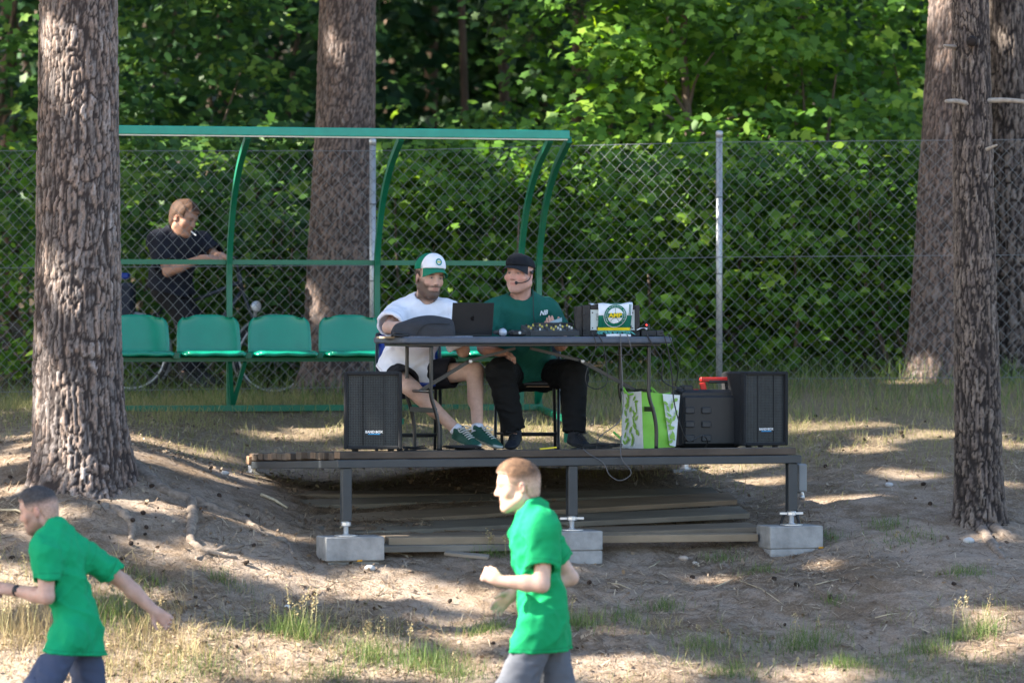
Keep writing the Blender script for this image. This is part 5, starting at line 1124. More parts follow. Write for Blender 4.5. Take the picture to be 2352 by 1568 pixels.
    def headshape(s, f, nose=1., jaw=1., cheeks=0., chin=0.):
        z = s.hs; B = s.HB; p = lambda x, y, h_: s.HC+z*(x*B[0]+y*B[1]+h_*B[2]); e = lambda c, r, k=.02, op='add': f.ell(p(*c), np.array(r)*z, B, k*z, op)
        e((0, -.014, .045), (.076, .098, .088)); e((0, .026, -.026), (.058+cheeks, .072, .085), .03); e((0, .038, .045), (.062, .056, .06), .03)
        for x in (-1, 1):
            f.cone(p(x*.052*jaw, .0, -.052), p(x*.016, .066, -.094-chin), .026*z*jaw, .022*z, .03); e((x*(.040+cheeks*.6), .058, -.018), (.026+cheeks, .026, .026), .02)
        e((0, .074, -.094-chin), (.022, .020, .020), .02)
        f.cone(p(-.036, .082, .031), p(.036, .082, .031), .013*z, .013*z, .02)
        for x in (-1, 1): e((x*.033, .102, .010), (.018, .016, .0115), .012, 'sub'); e((x*.032, .080, .010), (.0135, .0135, .0125), .003)
        f.cone(p(0, .090, .022), p(0, .092+.019*nose, -.021), .0080*z, .0125*z, .014)
        for x in (-1, 1): e((x*.011, .103, -.027), (.0085, .010, .0075), .006)
        f.cone(p(-.017, .090, -.052), p(.017, .090, -.052), .0078*z, .0078*z, .008); f.cone(p(-.015, .089, -.064), p(.015, .089, -.064), .0085*z, .0085*z, .008); f.cone(p(-.022, .097, -.058), p(.022, .097, -.058), .0022*z, .0022*z, .004, 'sub')
        for x in (-1, 1):
            B2 = np.stack([B[0]*math.cos(.35)+x*B[1]*math.sin(.35)*-1, B[1]*math.cos(.35)+x*B[0]*math.sin(.35), B[2]]); f.ell(p(x*.079, -.012, -.002), np.array((.0085, .019, .031))*z, B2, .006*z); f.ell(p(x*.086, -.006, .002), np.array((.006, .010, .018))*z, B2, .005*z, 'sub')
        J = s.J; f.cone(p(0, -.028, -.05), J['neck'], (.052+.4*s.fat)*z, .058+.5*s.fat, .03); f.cone(p(0, .0, -.07), J['neck']+s.fwd*.02, .040*z, .050, .03)
    def skin_col(s, V, hair=(.05, .035, .025), beard=0., brow=1., eye=True, stubble=0., red=0.):
        q = s.local(V); x, y, z = np.abs(q[:, 0]), q[:, 1], q[:, 2]; c = np.repeat(s.skin[None], len(V), 0)*(1+.06*snoise(V, 18, 5, 2))[:, None]; hd = (np.linalg.norm(q, axis=1) < .2)
        hair = np.array(hair)
        def mixc(m, col): nonlocal c; m = np.clip(m, 0, 1)[:, None]; c = c*(1-m)+np.array(col)*m
        front = sst(.03, .06, y)*hd
        ck = np.exp(-(((x-.045)/.024)**2+((z+.02)/.022)**2))*front; mixc(ck*(.35+red), s.skin*np.array([1.05, .72, .68])); mixc(np.exp(-((x/.014)**2+((z+.02)/.014)**2))*front*(.3+red), s.skin*np.array([1.0, .7, .65]))
        mixc(hd*sst(.074, .084, x)*sst(-.05, -.03, -np.abs(z))*.5, s.skin*np.array([1.0, .68, .62]))
        if beard or stubble:
            m = (sst(-.028, -.052, z)*sst(.072, .06, z*0+np.abs(x)*.0)+0)*sst(-.035, .01, y)*hd; side_ = sst(.048, .062, x)*sst(.02, -.03, z)*sst(-.03, .0, y)*sst(.075, .05, y)*hd; mou = np.exp(-((x/.036)**6))*sst(-.035, -.041, z)*sst(-.053, -.049, z)*front
            low = sst(-.062, -.075, z)*sst(-.04, .0, y)*hd; cheek = sst(.030, .046, x)*sst(-.02, -.05, z)*sst(-.03, .01, y)*hd; bm = np.clip(low+cheek+mou+side_, 0, 1)*sst(-.155, -.12, z); mixc(bm*max(beard, stubble), hair)
        lips = np.exp(-((x/.022)**4+((z+.058)/.009)**4))*front; mixc(lips*.75, s.skin*np.array([.85, .50, .48])); mixc(np.exp(-((x/.022)**4+((z+.0578)/.0028)**2))*front*.6, s.skin*.3)
        if brow: mixc(np.exp(-(((x-.033)/.020)**4+((z-.030-.10*(x-.033)*-1)/.0062)**2))*front*brow, hair*1.1)
        if eye:
            mixc(np.exp(-(((x-.032)/.015)**4+((z-.010)/.0065)**4))*front*.55, s.skin*.42); mixc(np.exp(-(((x-.032)/.0105)**4+((z-.010)/.0042)**4))*front*.7, (.42, .40, .38)); mixc(np.exp(-(((x-.032)/.0052)**4+((z-.010)/.0048)**4))*front, (.03, .025, .02)); mixc(np.exp(-(((x-.032)/.0155)**4+((z-.0155)/.0022)**2))*front*.85, (.05, .035, .03))
        mixc(np.exp(-(((x-.010)/.0045)**2+((z+.032)/.003)**2))*front*.7, s.skin*.25)
        return c
    def bbox(s, keys, pad): P_ = np.array([s.J[k] for k in keys]+([s.HC] if 'neck' in keys else [])); return P_.min(0)-pad, P_.max(0)+pad
    def body(s, hands, headkw={}, colkw={}, legs=True, extra=None):
        ks = ['neck', 'SL', 'SR', 'EL', 'ER', 'WL', 'WR', 'pel', 'HL', 'HR', 'KL', 'KR', 'AL', 'AR', 'FL', 'FR']; lo, hi = s.bbox(ks, .2); f = Sdf(lo, hi, s.h); s.torso(f, -.012)
        for k in 'LR': s.arm(f, k); s.leg(f, k)
        s.headshape(f, **headkw)
        for hkw in hands: s.hand(f, **hkw)
        if extra: extra(f)
        V, Q = f.mesh(); c = s.skin_col(V, **colkw); s.bodyo = mesh_obj('body', V, Q, MSKIN, s.o, True, c); return s
    def shirt(s, col, hem, hemn=None, sl=.52, e=.014, r=(.072, .078), neckr=.066, amp=.006, seed=1, drape_=None, colfn=None, name='t_shirt', slope=0., longer=.0, thigh=.3, over=.004):
        J = s.J; lo, hi = s.bbox(['SL', 'SR', 'neck', 'pel'], .30); f = Sdf(lo, hi, .0072); s.torso(f, e)
        L = np.linalg.norm(J['neck']-J['pel']); f.cone(J['pel']+s.up*.12, J['pel']-s.up*(.16+longer), .125*s.bw+e, .138*s.bw+e, .05, flat=(s.fwd, .80*s.bd))
        if drape_: drape_(f)
        for k in 'LR':
            H, K = J['H'+k], J['K'+k]; f.cone(H, H+(K-H)*thigh, .108+e+over, .110+e+over, .05)
        f.cone(J['HL'], J['HR'], .100+e+over, .100+e+over, .05)
        for k in 'LR':
            S_, E = J['S'+k], J['E'+k]; b = S_+(E-S_)*sl; f.cone(S_, b, r[0]+.3*s.fat, r[1]+.3*s.fat, .035, cap=True)
        g = np.random.default_rng(seed); dirs = s.B
        def wr(Pn):
            q = (Pn-J['pel'])@s.B.T; n1 = snoise(q*np.array([1.0, 1.0, .35]), 9, seed, 2); n2 = snoise((q@np.array([[.8, .1, .6], [0, 1, 0], [-.6, 0, .8]]))*np.array([.5, 1, 1.5]), 13, seed+3, 2); rid = 1-np.abs(n2)*1.6
            n3 = snoise((q@np.array([[.8, .1, -.6], [0, 1, 0], [.6, 0, .8]]))*np.array([.5, 1, 1.5]), 10, seed+8, 2); rid2 = 1-np.abs(n3)*1.6
            n4 = snoise((q@np.array([[.7, 0, -.7], [0, 1, 0], [.7, 0, .7]]))*np.array([.6, .9, 1.3]), 5.5, seed+12, 2); n5 = snoise((q@np.array([[.7, 0, .7], [0, 1, 0], [-.7, 0, .7]]))*np.array([.6, .9, 1.3]), 6.5, seed+15, 2)
            big = np.clip(1-np.abs(n4)*2.2, 0, 1)+np.clip(1-np.abs(n5)*2.4, 0, 1)
            return -amp*(.6*n1+.5*np.clip(rid, 0, 1)+.5*np.clip(rid2, 0, 1)+1.1*big-.6)
        f.wrinkle(wr); f.cut(hem, -s.up if hemn is None else -A_(hemn))
        # openings
        nd_ = (s.HC-s.HB[2]*.07-J['neck']); nd_ /= np.linalg.norm(nd_); f.cone(J['neck']-nd_*.015, J['neck']+nd_*.2, neckr, neckr*1.25, .008, 'sub')
        for k in 'LR':
            S_, E = J['S'+k], J['E'+k]; b = S_+(E-S_)*sl; ax = (E-S_)/np.linalg.norm(E-S_); f.cone(b-ax*.035, b+ax*.02, r[1]-.014+.3*s.fat, r[1]-.012+.3*s.fat, .004, 'sub')
        V, Q = f.mesh(); c = np.repeat(np.array(col, float)[None], len(V), 0)
        hn = s.up if hemn is None else A_(hemn)/np.linalg.norm(A_(hemn)); dh = (V-A_(hem))@hn; c = c*(1-.35*np.exp(-((dh-.022)/.003)**2))[:, None]
        for k in 'LR':
            S_, E = J['S'+k], J['E'+k]; L_ = np.linalg.norm(E-S_); ax = (E-S_)/L_; t_ = (V-S_)@ax; rd_ = np.linalg.norm((V-S_)-t_[:, None]*ax, axis=1); c = c*(1-.35*np.exp(-((t_-L_*sl+.022)/.003)**2)*(rd_ < .12))[:, None]; c = c*(1-.25*np.exp(-((t_-.012)/.003)**2)*(rd_ < .085))[:, None]
        if colfn: c = colfn(s, V, c)
        so = mesh_obj(name, V, Q, MCLOTH, s.o, True, c); s.shirtV = V
        # collar rib
        a1 = s.side; cn = nd_; a2 = np.cross(cn, a1); ctr = J['neck']+nd_*.004
        return so
    def chest(s, a, b, off=.004):
        """point on the front of the shirt: a to the person's left, b below the neck"""
        q = (s.shirtV-s.J['neck'])@s.B.T; m = (np.abs(q[:, 0]+a) < .02) & (np.abs(q[:, 2]+b) < .02); return s.J['neck']-s.side*a-s.up*b+s.fwd*(q[m, 1].max()+off)
    def trousers(s, col, short=None, e=(.018, .022, .020), amp=.006, seed=2, waist=.10, name='trousers', seat=True, wide=(.100, .082, .070)):
        J = s.J; lo, hi = s.bbox(['pel', 'HL', 'HR', 'KL', 'KR']+(['AL', 'AR'] if short is None else []), .2); f = Sdf(lo, hi, .0080)
        f.ell(J['pel']+s.up*.02, (.158*s.bw+.012, .122*s.bd+.012, .13), s.B, .05); f.cone(J['HL'], J['HR'], .095, .095, .05)
        for k in 'LR':
            H, K, A = J['H'+k], J['K'+k], J['A'+k]
            if short is not None: b = H+(K-H)*short; f.cone(H, b, wide[0], wide[1], .04, cap=True)
            else: f.cone(H, K, wide[0], wide[1], .04); f.cone(K, K+(A-K)*.95, wide[1], wide[2], .03, cap=True)
        def wr(Pn):
            n1 = snoise(Pn*np.array([1, 1, .8]), 12, seed, 2); n2 = snoise(Pn*np.array([.6, 1, 1.8]), 14, seed+3, 2); return -amp*(.7*n1+.9*np.clip(1-np.abs(n2)*1.6, 0, 1)-.35)
        f.wrinkle(wr); f.cut(J['pel']+s.up*waist, s.up)
        if short is not None:
            for k in 'LR': H, K = J['H'+k], J['K'+k]; b = H+(K-H)*short; ax = (K-H)/np.linalg.norm(K-H); f.cone(b-ax*.05, b+ax*.02, wide[1]-.020, wide[1]-.016, .004, 'sub')
        V, Q = f.mesh(); return mesh_obj(name, V, Q, MCLOTH, s.o, True, np.repeat(np.array(col, float)[None], len(V), 0))
    def shoe(s, k, up_col, sole_col, lace=None, upv=(0, 0, 1), toe_len=.0):
        """trainer: heel under the ankle, toe towards F"""
        A, T_ = s.J['A'+k], s.J['F'+k]; d = (T_-A); d /= np.linalg.norm(d); u = A_(upv); u = u-d*(u@d); u /= np.linalg.norm(u); w = np.cross(d, u); heel = A-u*.045-d*.045; toe = heel+d*.275
        f = Sdf(np.minimum(heel, toe)-.12, np.maximum(heel, toe)+.14, .0062); so = lambda p0, p1, r0, r1, fl, kk=.02: f.cone(p0, p1, r0, r1, kk, flat=(u, fl))
        so(heel+d*.03, heel+d*.11, .036, .037, .5); so(heel+d*.11, toe-d*.05, .037, .043, .45); f.cone(heel+d*.035+u*.02, heel+d*.05+u*.062, .036, .040, .02); f.cone(heel+d*.06+u*.035, toe-d*.07+u*.005, .036, .030, .03)
        f.cone(heel+d*.05+u*.085, heel+d*.05+u*.14, .033, .033, .004, 'sub'); f.cut(heel-u*.024, -u)
        V, Q = f.mesh(); hq = (V-heel)@u; dd = (V-heel)@d; c = np.repeat(np.array(up_col, float)[None], len(V), 0); m = sst(-.002, -.008, hq)[:, None]; c = c*(1-m)+np.array(sole_col)*m; m = (sst(.215, .235, dd)*sst(.012, .004, hq)*.7)[:, None]; c = c*(1-m)+np.array(sole_col)*m
        m = (sst(-.017, -.021, hq))[:, None]; c = c*(1-m)+np.array((.25, .16, .10))*m*(1)
        sh = mesh_obj('shoe', V, Q, MSHOE, s.o, True, c)
        if lace is not None:
            b = MB()
            for i in range(6):
                p = heel+d*(.095+.018*i)+u*(.072-.0075*i); b.tube([Vector(p-w*.024), Vector(p+u*.006+d*.004), Vector(p+w*.024)], .0042, 5)
            for sg in (-1, 1): b.tube(spline([Vector(heel+d*.10+u*.078), Vector(heel+d*.09+u*.088+w*sg*.03), Vector(heel+d*.13+u*.075+w*sg*.045), Vector(heel+d*.12+u*.070)], 5), .0035, 5)
            b.build('laces', lace, sh, True)
        return sh
    def hair(s, col, keep, thick=.012, top=.0, seed=1, colfn=None, name='hair', amp=.003, freq=60, stretch=(1, .45, 1)):
        z = s.hs; B = s.HB; p = lambda x, y, h_: s.HC+z*(x*B[0]+y*B[1]+h_*B[2]); f = Sdf(s.HC-.2, s.HC+.2, .0055)
        f.ell(p(0, -.016, .045), (np.array((.076, .098, .088))+thick)*z, B, .02); f.ell(p(0, .034, .047+top*.3), (np.array((.062, .058, .062))+thick)*z, B, .03); f.ell(p(0, -.045, -.02), (np.array((.062, .06, .07))+thick*.5)*z, B, .03)
        if top: f.ell(p(0, .01, .06+top), (np.array((.066, .088, .070))+thick)*z, B, .02)
        X, Y, Z = np.meshgrid(*f.ax, indexing='ij'); q = s.local(np.stack([X, Y, Z], -1).reshape(-1, 3)); d = keep(np.abs(q[:, 0]), q[:, 1], q[:, 2]); f.F = np.maximum(f.F, (-d*z).reshape(f.F.shape).astype(np.float32))
        def wr(Pn): qq = s.local(Pn); return amp*snoise(qq*np.array(stretch), freq, seed, 2)
        f.wrinkle(wr); V, Q = f.mesh(); c = np.repeat(np.array(col, float)[None], len(V), 0)*(1+.3*snoise(s.local(V)*np.array(stretch), 90, seed+2, 2))[:, None]
        ql = s.local(V); kd = keep(np.abs(ql[:, 0]), ql[:, 1], ql[:, 2])+.006*snoise(ql, 70, 3, 2); eb = sst(.0, .020, kd)[:, None]; c = c*eb+(s.skin*.72)*(1-eb)
        if colfn: c = colfn(ql, c)
        return mesh_obj(name, V, Q, MHAIR, s.o, True, np.clip(c, 0, 1))
    def cap(s, colfn, label=None, tilt=.10, zc=.045, brim_col=None, blen=.07, bdrop=.018, name='cap', hgt=.10, bw=.068):
        z = s.hs; B = s.HB; p = lambda x, y, h_: s.HC+z*(x*B[0]+y*B[1]+h_*B[2]); f = Sdf(s.HC-.22, s.HC+.22, .0050)
        f.ell(p(0, -.010, zc), np.array((.088, .112, hgt))*z, B, .02); f.ell(p(0, .05, zc+.022), np.array((.072, .055, hgt*.78))*z, B, .03); n = -B[2]*math.cos(tilt)-B[1]*math.sin(tilt)*-1; f.cut(p(0, .0, zc-.004), n); f.ell(p(0, -.012, zc-.012), np.array((.080, .104, .085))*z, B, .005, 'sub')
        V, Q = f.mesh(); q = s.local(V); c = colfn(q); co = mesh_obj(name, V, Q, MCLOTH, s.o, True, c)
        # brim: a curved peak
        Vv = []; nu_, nr = 15, 6
        for i in range(nu_):
            a = -1+2*i/(nu_-1); x = bw*math.sin(a*1.25)/math.sin(1.25); yi = .078*math.cos(a*1.15)+.012
            for j in range(nr):
                t = j/(nr-1); y = yi+t*blen*math.sqrt(max(0, 1-(a*.98)**4)); xx = x*(1+.10*t); h_ = zc-.004+math.tan(tilt)*0+.002-bdrop*t-.034*(a*a)*t+(.0)
                Vv.append(p(xx, y, h_+math.tan(tilt)*yi+.002))
        m = len(Vv); Vv += [v-B[2]*.0035 for v in Vv]; Ff = []
        for i in range(nu_-1):
            for j in range(nr-1): a0 = i*nr+j; Ff += [(a0, a0+1, a0+nr+1, a0+nr), (m+a0+nr, m+a0+nr+1, m+a0+1, m+a0)]
        for i in range(nu_-1): a0 = i*nr+nr-1; Ff.append((a0, m+a0, m+a0+nr, a0+nr))
        mesh_obj('peak', Vv, Ff, brim_col, co, True); MB().lathe(Vector(p(0, -.008, zc+hgt-.001)), Vector(B[2]), [(-.003, .007), (.004, .006), (.006, .002)], 10).build('button', brim_col, co, True)
        return co, p
def TPv(px, py, v): return A_(TP(px, py, v))
MNAVY = None
# ------------------------------------------------------------------ man in the white T-shirt
J = dict(pel=TPv(930, 846, 1.18), neck=TPv(970, 704, 1.00), SR=TPv(915, 722, 1.00), SL=TPv(1027, 718, .96), ER=TPv(893, 752, .80), WR=TPv(962, 757, .62), EL=TPv(1064, 806, .93), WL=TPv(1058, 740, .92),
         HR=TPv(905, 862, 1.16), HL=TPv(962, 862, 1.14), KR=TPv(946, 892, .72), KL=TPv(1092, 852, .86), AR=TPv(1052, 990, .58), AL=TPv(1097, 988, .68), FR=TPv(1085, 1004, .44), FL=TPv(1142, 1006, .55), base=A_(stpx(1000, .9)))
hc = TPv(986, 640, .93)
m1 = Man('person', 'seated bearded person in white T-shirt, black shorts and white and green cap', J, (hc, (.55, -1, -.10), (.10, -.06, 1)), skin=(.56, .36, .28), hs=1.06, bw=1.02)
m1.body([dict(W=J['WR'], d=J['WR']-J['ER'], palm=(0, 0, -1), tside=1, curl=(.4, .4, .3)), dict(W=J['WL'], d=(-.1, -1, .15), palm=(0, 0, -1), tside=-1, curl=(.4, .4, .3))],
        dict(nose=1.0, jaw=1.05, chin=.006), dict(hair=(.032, .020, .014), beard=.86))
m1.shirt((.78, .79, .86), TPv(925, 858, 1.15), sl=.86, e=.016, r=(.078, .088), amp=.007, seed=4, thigh=.12, over=-.012, neckr=.064, longer=.02)
m1.trousers((.014, .014, .018), short=.62, seed=5, wide=(.098, .100, .07), name='shorts', waist=.2)
MLACE = M('grey_white_laces', (.55, .56, .54), .8, .1, 50)
m1.shoe('R', (.012, .075, .055), (.70, .70, .64), MLACE, upv=(.0, -.45, 1)); m1.shoe('L', (.012, .075, .055), (.70, .70, .64), MLACE)
MSOCK = M('white_sock', (.72, .73, .82), .9, .06, 60, .4, 300)
for k_ in 'LR':
    A0, K0 = m1.J['A'+k_], m1.J['K'+k_]; dd = (K0-A0)/np.linalg.norm(K0-A0); MB().tube([Vector(A0-dd*.02), Vector(A0+dd*.02), Vector(A0+dd*.036)], [.043, .0415, .0405], 14).build('sock', MSOCK, m1.o, True)
m1.hair((.045, .03, .02), lambda x, y, z: np.minimum(np.minimum(.060-z, z+np.where(y > -.03, .0, .045)), .030-y), .004, name='hair', amp=.001)
def capcol1(q):
    m = (sst(.028, .036, q[:, 1]-.0*np.abs(q[:, 0]))*sst(.078, .070, np.abs(q[:, 0])*.9))[:, None]; return np.array((.004, .17, .095))*(1-m)+np.array((.78, .79, .84))*m
MCG = M('green_cap_peak', (.004, .17, .095), .8, .08, 30)
cp1, hp = m1.cap(capcol1, brim_col=MCG, hgt=.100, zc=.060, tilt=.16, blen=.060, bdrop=.022, bw=.074)
# crest on the cap: ring, pale ball and yellow bar on the curved front
def cap_pt(x, zz, off=.0):
    y = max(.05+.055*math.sqrt(max(.01, 1-(x/.072)**2-((zz-.082)/.078)**2)), -.01+.112*math.sqrt(max(.01, 1-(x/.088)**2-((zz-.060)/.100)**2))); return hp(x, y+.0075+off, zz)
MCR = M('crest_teal', (.03, .27, .27), .8, .08, 40)
Vv = [cap_pt(r*math.sin(a), .112+r*math.cos(a), .0015+.0005*(r < .01)) for a in np.linspace(0, 2*math.pi, 33) for r in (.0135, .0215)]; mesh_obj('crest_ring', Vv, [(2*i, 2*i+1, 2*i+3, 2*i+2) for i in range(32)], MCR, cp1)
mesh_obj('crest_bar', [cap_pt(x, z, .0025) for x, z in ((-.013, .109), (.013, .109), (.013, .116), (-.013, .116))], [(0, 1, 2, 3)], M('crest_yellow', (.60, .62, .08), .8, .05), cp1)

# ------------------------------------------------------------------ man in the dark green T-shirt
J = dict(pel=TPv(1206, 858, 1.16), neck=TPv(1196, 692, 1.05), SR=TPv(1140, 716, 1.02), SL=TPv(1258, 716, 1.06), ER=TPv(1112, 798, .99), WR=TPv(1144, 808, .84), EL=TPv(1288, 790, .98), WL=TPv(1280, 752, .86),
         HR=TPv(1172, 862, 1.14), HL=TPv(1245, 862, 1.16), KR=TPv(1150, 856, .72), KL=TPv(1318, 856, .80), AR=TPv(1184, 996, .72), AL=TPv(1318, 1000, .72), FR=TPv(1172, 1010, .55), FL=TPv(1348, 1010, .55), base=A_(stpx(1210, .9)))
hc = TPv(1194, 632, .98)
m2 = Man('person', 'seated person in dark green T-shirt, black trousers and black cap with headset', J, (hc, (-.50, -1, .02), (.02, -.05, 1)), skin=(.58, .33, .26), bw=1.16, bd=1.15, belly=.03, fat=.022, hs=1.02)
m2.body([dict(W=J['WR'], d=(.75, -.55, -.16), palm=(.0, -.2, -1), tside=1, curl=(.45, .6, .4), thumb=.4), dict(W=J['WL'], d=(-.38, -.85, .10), palm=(-.3, .2, .8), tside=-1, curl=(.7, .8, .5), thumb=.5)],
        dict(nose=.85, jaw=1.16, cheeks=.010), dict(hair=(.16, .13, .11), red=.25, brow=.45, stubble=.12))
def nbcol(s, V, c): return c
m2.shirt((.010, .095, .072), TPv(1206, 866, 1.15), sl=.80, e=.014, r=(.076, .086), amp=.007, seed=9, neckr=.072, longer=.02, thigh=.1, over=-.012)
m2.trousers((.0075, .0080, .0085), seed=6, wide=(.104, .094, .074), amp=.010, waist=.28)
m2.shoe('R', (.010, .013, .020), (.012, .013, .016), MBLKP); m2.shoe('L', (.010, .013, .020), (.012, .013, .016), MBLKP)
MCKK = M('black_cap_peak', (.010, .012, .016), .85, .08, 30)
cp2, hp2 = m2.cap(lambda q: np.repeat(np.array([[.010, .012, .016]]), len(q), 0), brim_col=MCKK, hgt=.082, zc=.056, tilt=.12, blen=.062, bdrop=.022, bw=.080)
# headset: ear hook, boom and foam tip
ear = hp2(-.088, -.004, .018); tip = hp2(-.032, .112, -.052)
hs_ = thing('headset_microphone', Vector(ear), 'black headset microphone on the cheek of the person in dark green', 'headset')
MB().tube(spline([Vector(hp2(-.089, -.020, .020)), Vector(hp2(-.091, -.004, .036)), Vector(hp2(-.090, .012, .012)), Vector(hp2(-.082, .032, -.030)), Vector(hp2(-.060, .086, -.050)), Vector(tip)], 6), .0028, 6).build('boom', MBLKP, hs_, True)
MB().lathe(Vector(hp2(-.090, .010, .020)), Vector(m2.HB[0]), [(-.006, .011), (.006, .011)], 10).build('ear_piece', MBLKP, hs_, True)
bm = MB(); pr = [(.0115*-math.cos(a), .0115*math.sin(a)) for a in np.linspace(.15, math.pi-.15, 8)]; bm.lathe(Vector(tip), Vector(m2.HB[0]), pr, 12).build('foam_tip', MBLKP, hs_, True)
wire = cable([Vector(hp2(-.075, -.05, -.06)), Vector(m2.chest(.02, .06)), Vector(m2.chest(.03, .13, .006)), Vector(m2.chest(.05, .20, .008)), TP(1216, 764, .80), T(1222, .6, ZT+.01)], .0028, 'thin black headset wire hanging down the dark green T-shirt')
# white letters on the chest
pc = m2.chest(.100, .065, .006); rt_ = Vector(-m2.side*-1); 
lg = text_mesh('chest_logo', 'NB', .042, Vector(pc), Vector(-m2.side)*-1 if m2.side[0] > 0 else Vector(-m2.side), Vector((0, 0, 1)), MWHT, m2.o, shear=.3, bold=.0015)
ph = thing('phone', Vector(m2.J['WL']), 'phone in a pale case held by the person in dark green', 'phone')
pc_ = A_(TP(1277, 739, .72)); MB().obox(Vector(pc_), Vector((.040, 0, .014)), Vector((.0, .035, .012)), Vector((-.001, -.002, .004)), .002).build('body', M('clear_grey_case', (.30, .42, .45), .3, .1), ph)

# ------------------------------------------------------------------ runner in the middle
Yc = -4.8
def Q(px, py, Y): return A_(P(px, py, Y))
J = dict(pel=Q(1250, 1405, Yc), neck=Q(1222, 1178, Yc), SL=Q(1252, 1217, Yc-.19), SR=Q(1236, 1215, Yc+.17), EL=Q(1244, 1342, Yc-.27), WL=Q(1148, 1334, Yc-.20), ER=Q(1311, 1326, Yc+.24), WR=Q(1180, 1362, Yc+.13),
         HL=Q(1240, 1440, Yc-.095), HR=Q(1258, 1440, Yc+.095), KL=Q(1168, 1622, Yc-.11), KR=Q(1285, 1630, Yc+.11), AL=Q(1222, 1796, Yc-.10), AR=Q(1410, 1745, Yc+.10), FL=Q(1160, 1815, Yc-.10), FR=Q(1390, 1800, Yc+.10))
J['base'] = np.array([J['AL'][0], J['AL'][1], gz(J['AL'][0], J['AL'][1])])
m3 = Man('person', 'sunlit person running left in bright green T-shirt in front of the stage', J, (Q(1190, 1119, Yc), (-1, -.10, -.10), (-.08, -.02, 1)), skin=(.58, .38, .29), hs=1.06, bw=.84, bd=.92)
m3.body([dict(W=J['WL'], d=(-.9, .1, .42), palm=(.1, .9, -.1), tside=-1, curl=(1.25, 1.4, .7), thumb=.75, size=.98), dict(W=J['WR'], d=(-.75, .1, -.62), palm=(-.3, -.5, -.5), tside=1, curl=(.35, .5, .3), thumb=.5)],
        dict(nose=1.0, jaw=1.0), dict(hair=(.16, .09, .055), brow=.6))
m3.shirt((.006, .285, .10), Q(1255, 1494, Yc), sl=.66, e=.012, r=(.068, .076), amp=.011, over=-.020, seed=14, neckr=.062, longer=.06, hemn=(.0, 0, 1))
m3.trousers((.115, .122, .142), short=.80, seed=15, wide=(.090, .106, .07), name='shorts', waist=-.115, amp=.009)
m3.shoe('L', (.03, .03, .035), (.6, .6, .6), MLACE); m3.shoe('R', (.03, .03, .035), (.6, .6, .6), MLACE)
def fade(dark, light, z0=-.005, z1=.055):
    def fn(q, c):
        t = sst(z0, z1, q[:, 2]-.10*np.maximum(0, -q[:, 1]-.05))[:, None]; sk = np.array(light); return sk*(1-t)+c*t
    return fn
def keep_short(x, y, z):     # hairline: high on the forehead, round the ear, down to the nape
    f_ = (z-.074)+.0*y; side_l = np.where(y > .055, z-(.070+.25*(y-.055)), np.where(y > .012, z-.002, np.where(y > -.035, z-.030*(1-np.abs((y+.012)/.024)**2).clip(0, 1)-.0, z+.055)))
    return np.minimum(side_l, .2)
m3.hair((.13, .072, .04), keep_short, .003, top=.014, seed=3, colfn=fade(None, (.46, .31, .24), .010, .075))

# ------------------------------------------------------------------ runner at the left
Yd = -4.6
J = dict(pel=Q(176, 1425, Yd), neck=Q(122, 1228, Yd), SL=Q(104, 1266, Yd-.12), SR=Q(196, 1276, Yd+.12), EL=Q(107, 1370, Yd-.17), WL=Q(35, 1355, Yd+.02), ER=Q(283, 1335, Yd+.26), WR=Q(352, 1400, Yd+.24),
         HL=Q(158, 1462, Yd-.09), HR=Q(192, 1456, Yd+.08), KL=Q(70, 1625, Yd-.20), KR=Q(212, 1660, Yd+.14), AL=Q(120, 1790, Yd-.15), AR=Q(330, 1770, Yd+.2), FL=Q(55, 1808, Yd-.16), FR=Q(318, 1812, Yd+.2))
J['base'] = np.array([J['AL'][0], J['AL'][1], gz(J['AL'][0], J['AL'][1])])
m4 = Man('person', 'person jogging left at the edge, green T-shirt, dark hair, watch on the wrist', J, (Q(90, 1174, Yd), (-.93, .20, -.22), (-.18, .0, 1)), skin=(.50, .31, .245), hs=.96, bw=.74, bd=.80, h=.0065)
m4.body([dict(W=J['WL'], d=(-.95, .1, .12), palm=(0, .6, -.6), tside=-1, curl=(.9, 1.0, .6), thumb=.5), dict(W=J['WR'], d=(.72, -.1, -.55), palm=(.35, -.75, -.35), tside=1, curl=(.45, .75, .5), thumb=.45)],
        dict(nose=1.0, jaw=1.0), dict(hair=(.05, .04, .035), stubble=.55))
m4.shirt((.005, .30, .125), Q(180, 1500, Yd), sl=.62, e=.010, r=(.064, .072), amp=.011, seed=24, over=-.030, neckr=.062, longer=.05, hemn=(.12, 0, 1))
m4.trousers((.060, .075, .125), short=.80, seed=25, wide=(.080, .098, .07), name='shorts', waist=-.115, amp=.009)
m4.shoe('L', (.03, .03, .035), (.6, .6, .6), MLACE); m4.shoe('R', (.03, .03, .035), (.6, .6, .6), MLACE)
m4.hair((.045, .043, .046), keep_short, .003, top=.008, seed=5, colfn=fade(None, (.40, .27, .22), .015, .070), amp=.004, freq=45)
wa, we = m4.J['WL'], m4.J['EL']; wd = (we-wa)/np.linalg.norm(we-wa); wt = thing('wrist_watch', Vector(wa), 'black sports watch on the wrist of the jogger at the left edge', 'watch')
MB().lathe(Vector(wa+wd*.012), Vector(wd), [(0, .0335), (.022, .0345)], 16).build('strap', MBLKP, wt, True); c = wa+wd*.023+np.array([0, -.030, .012]); MB().lathe(Vector(c), (0, -1, .4), [(0, .020), (.009, .019), (.010, .016)], 16).build('dial', MBLKP, wt, True)

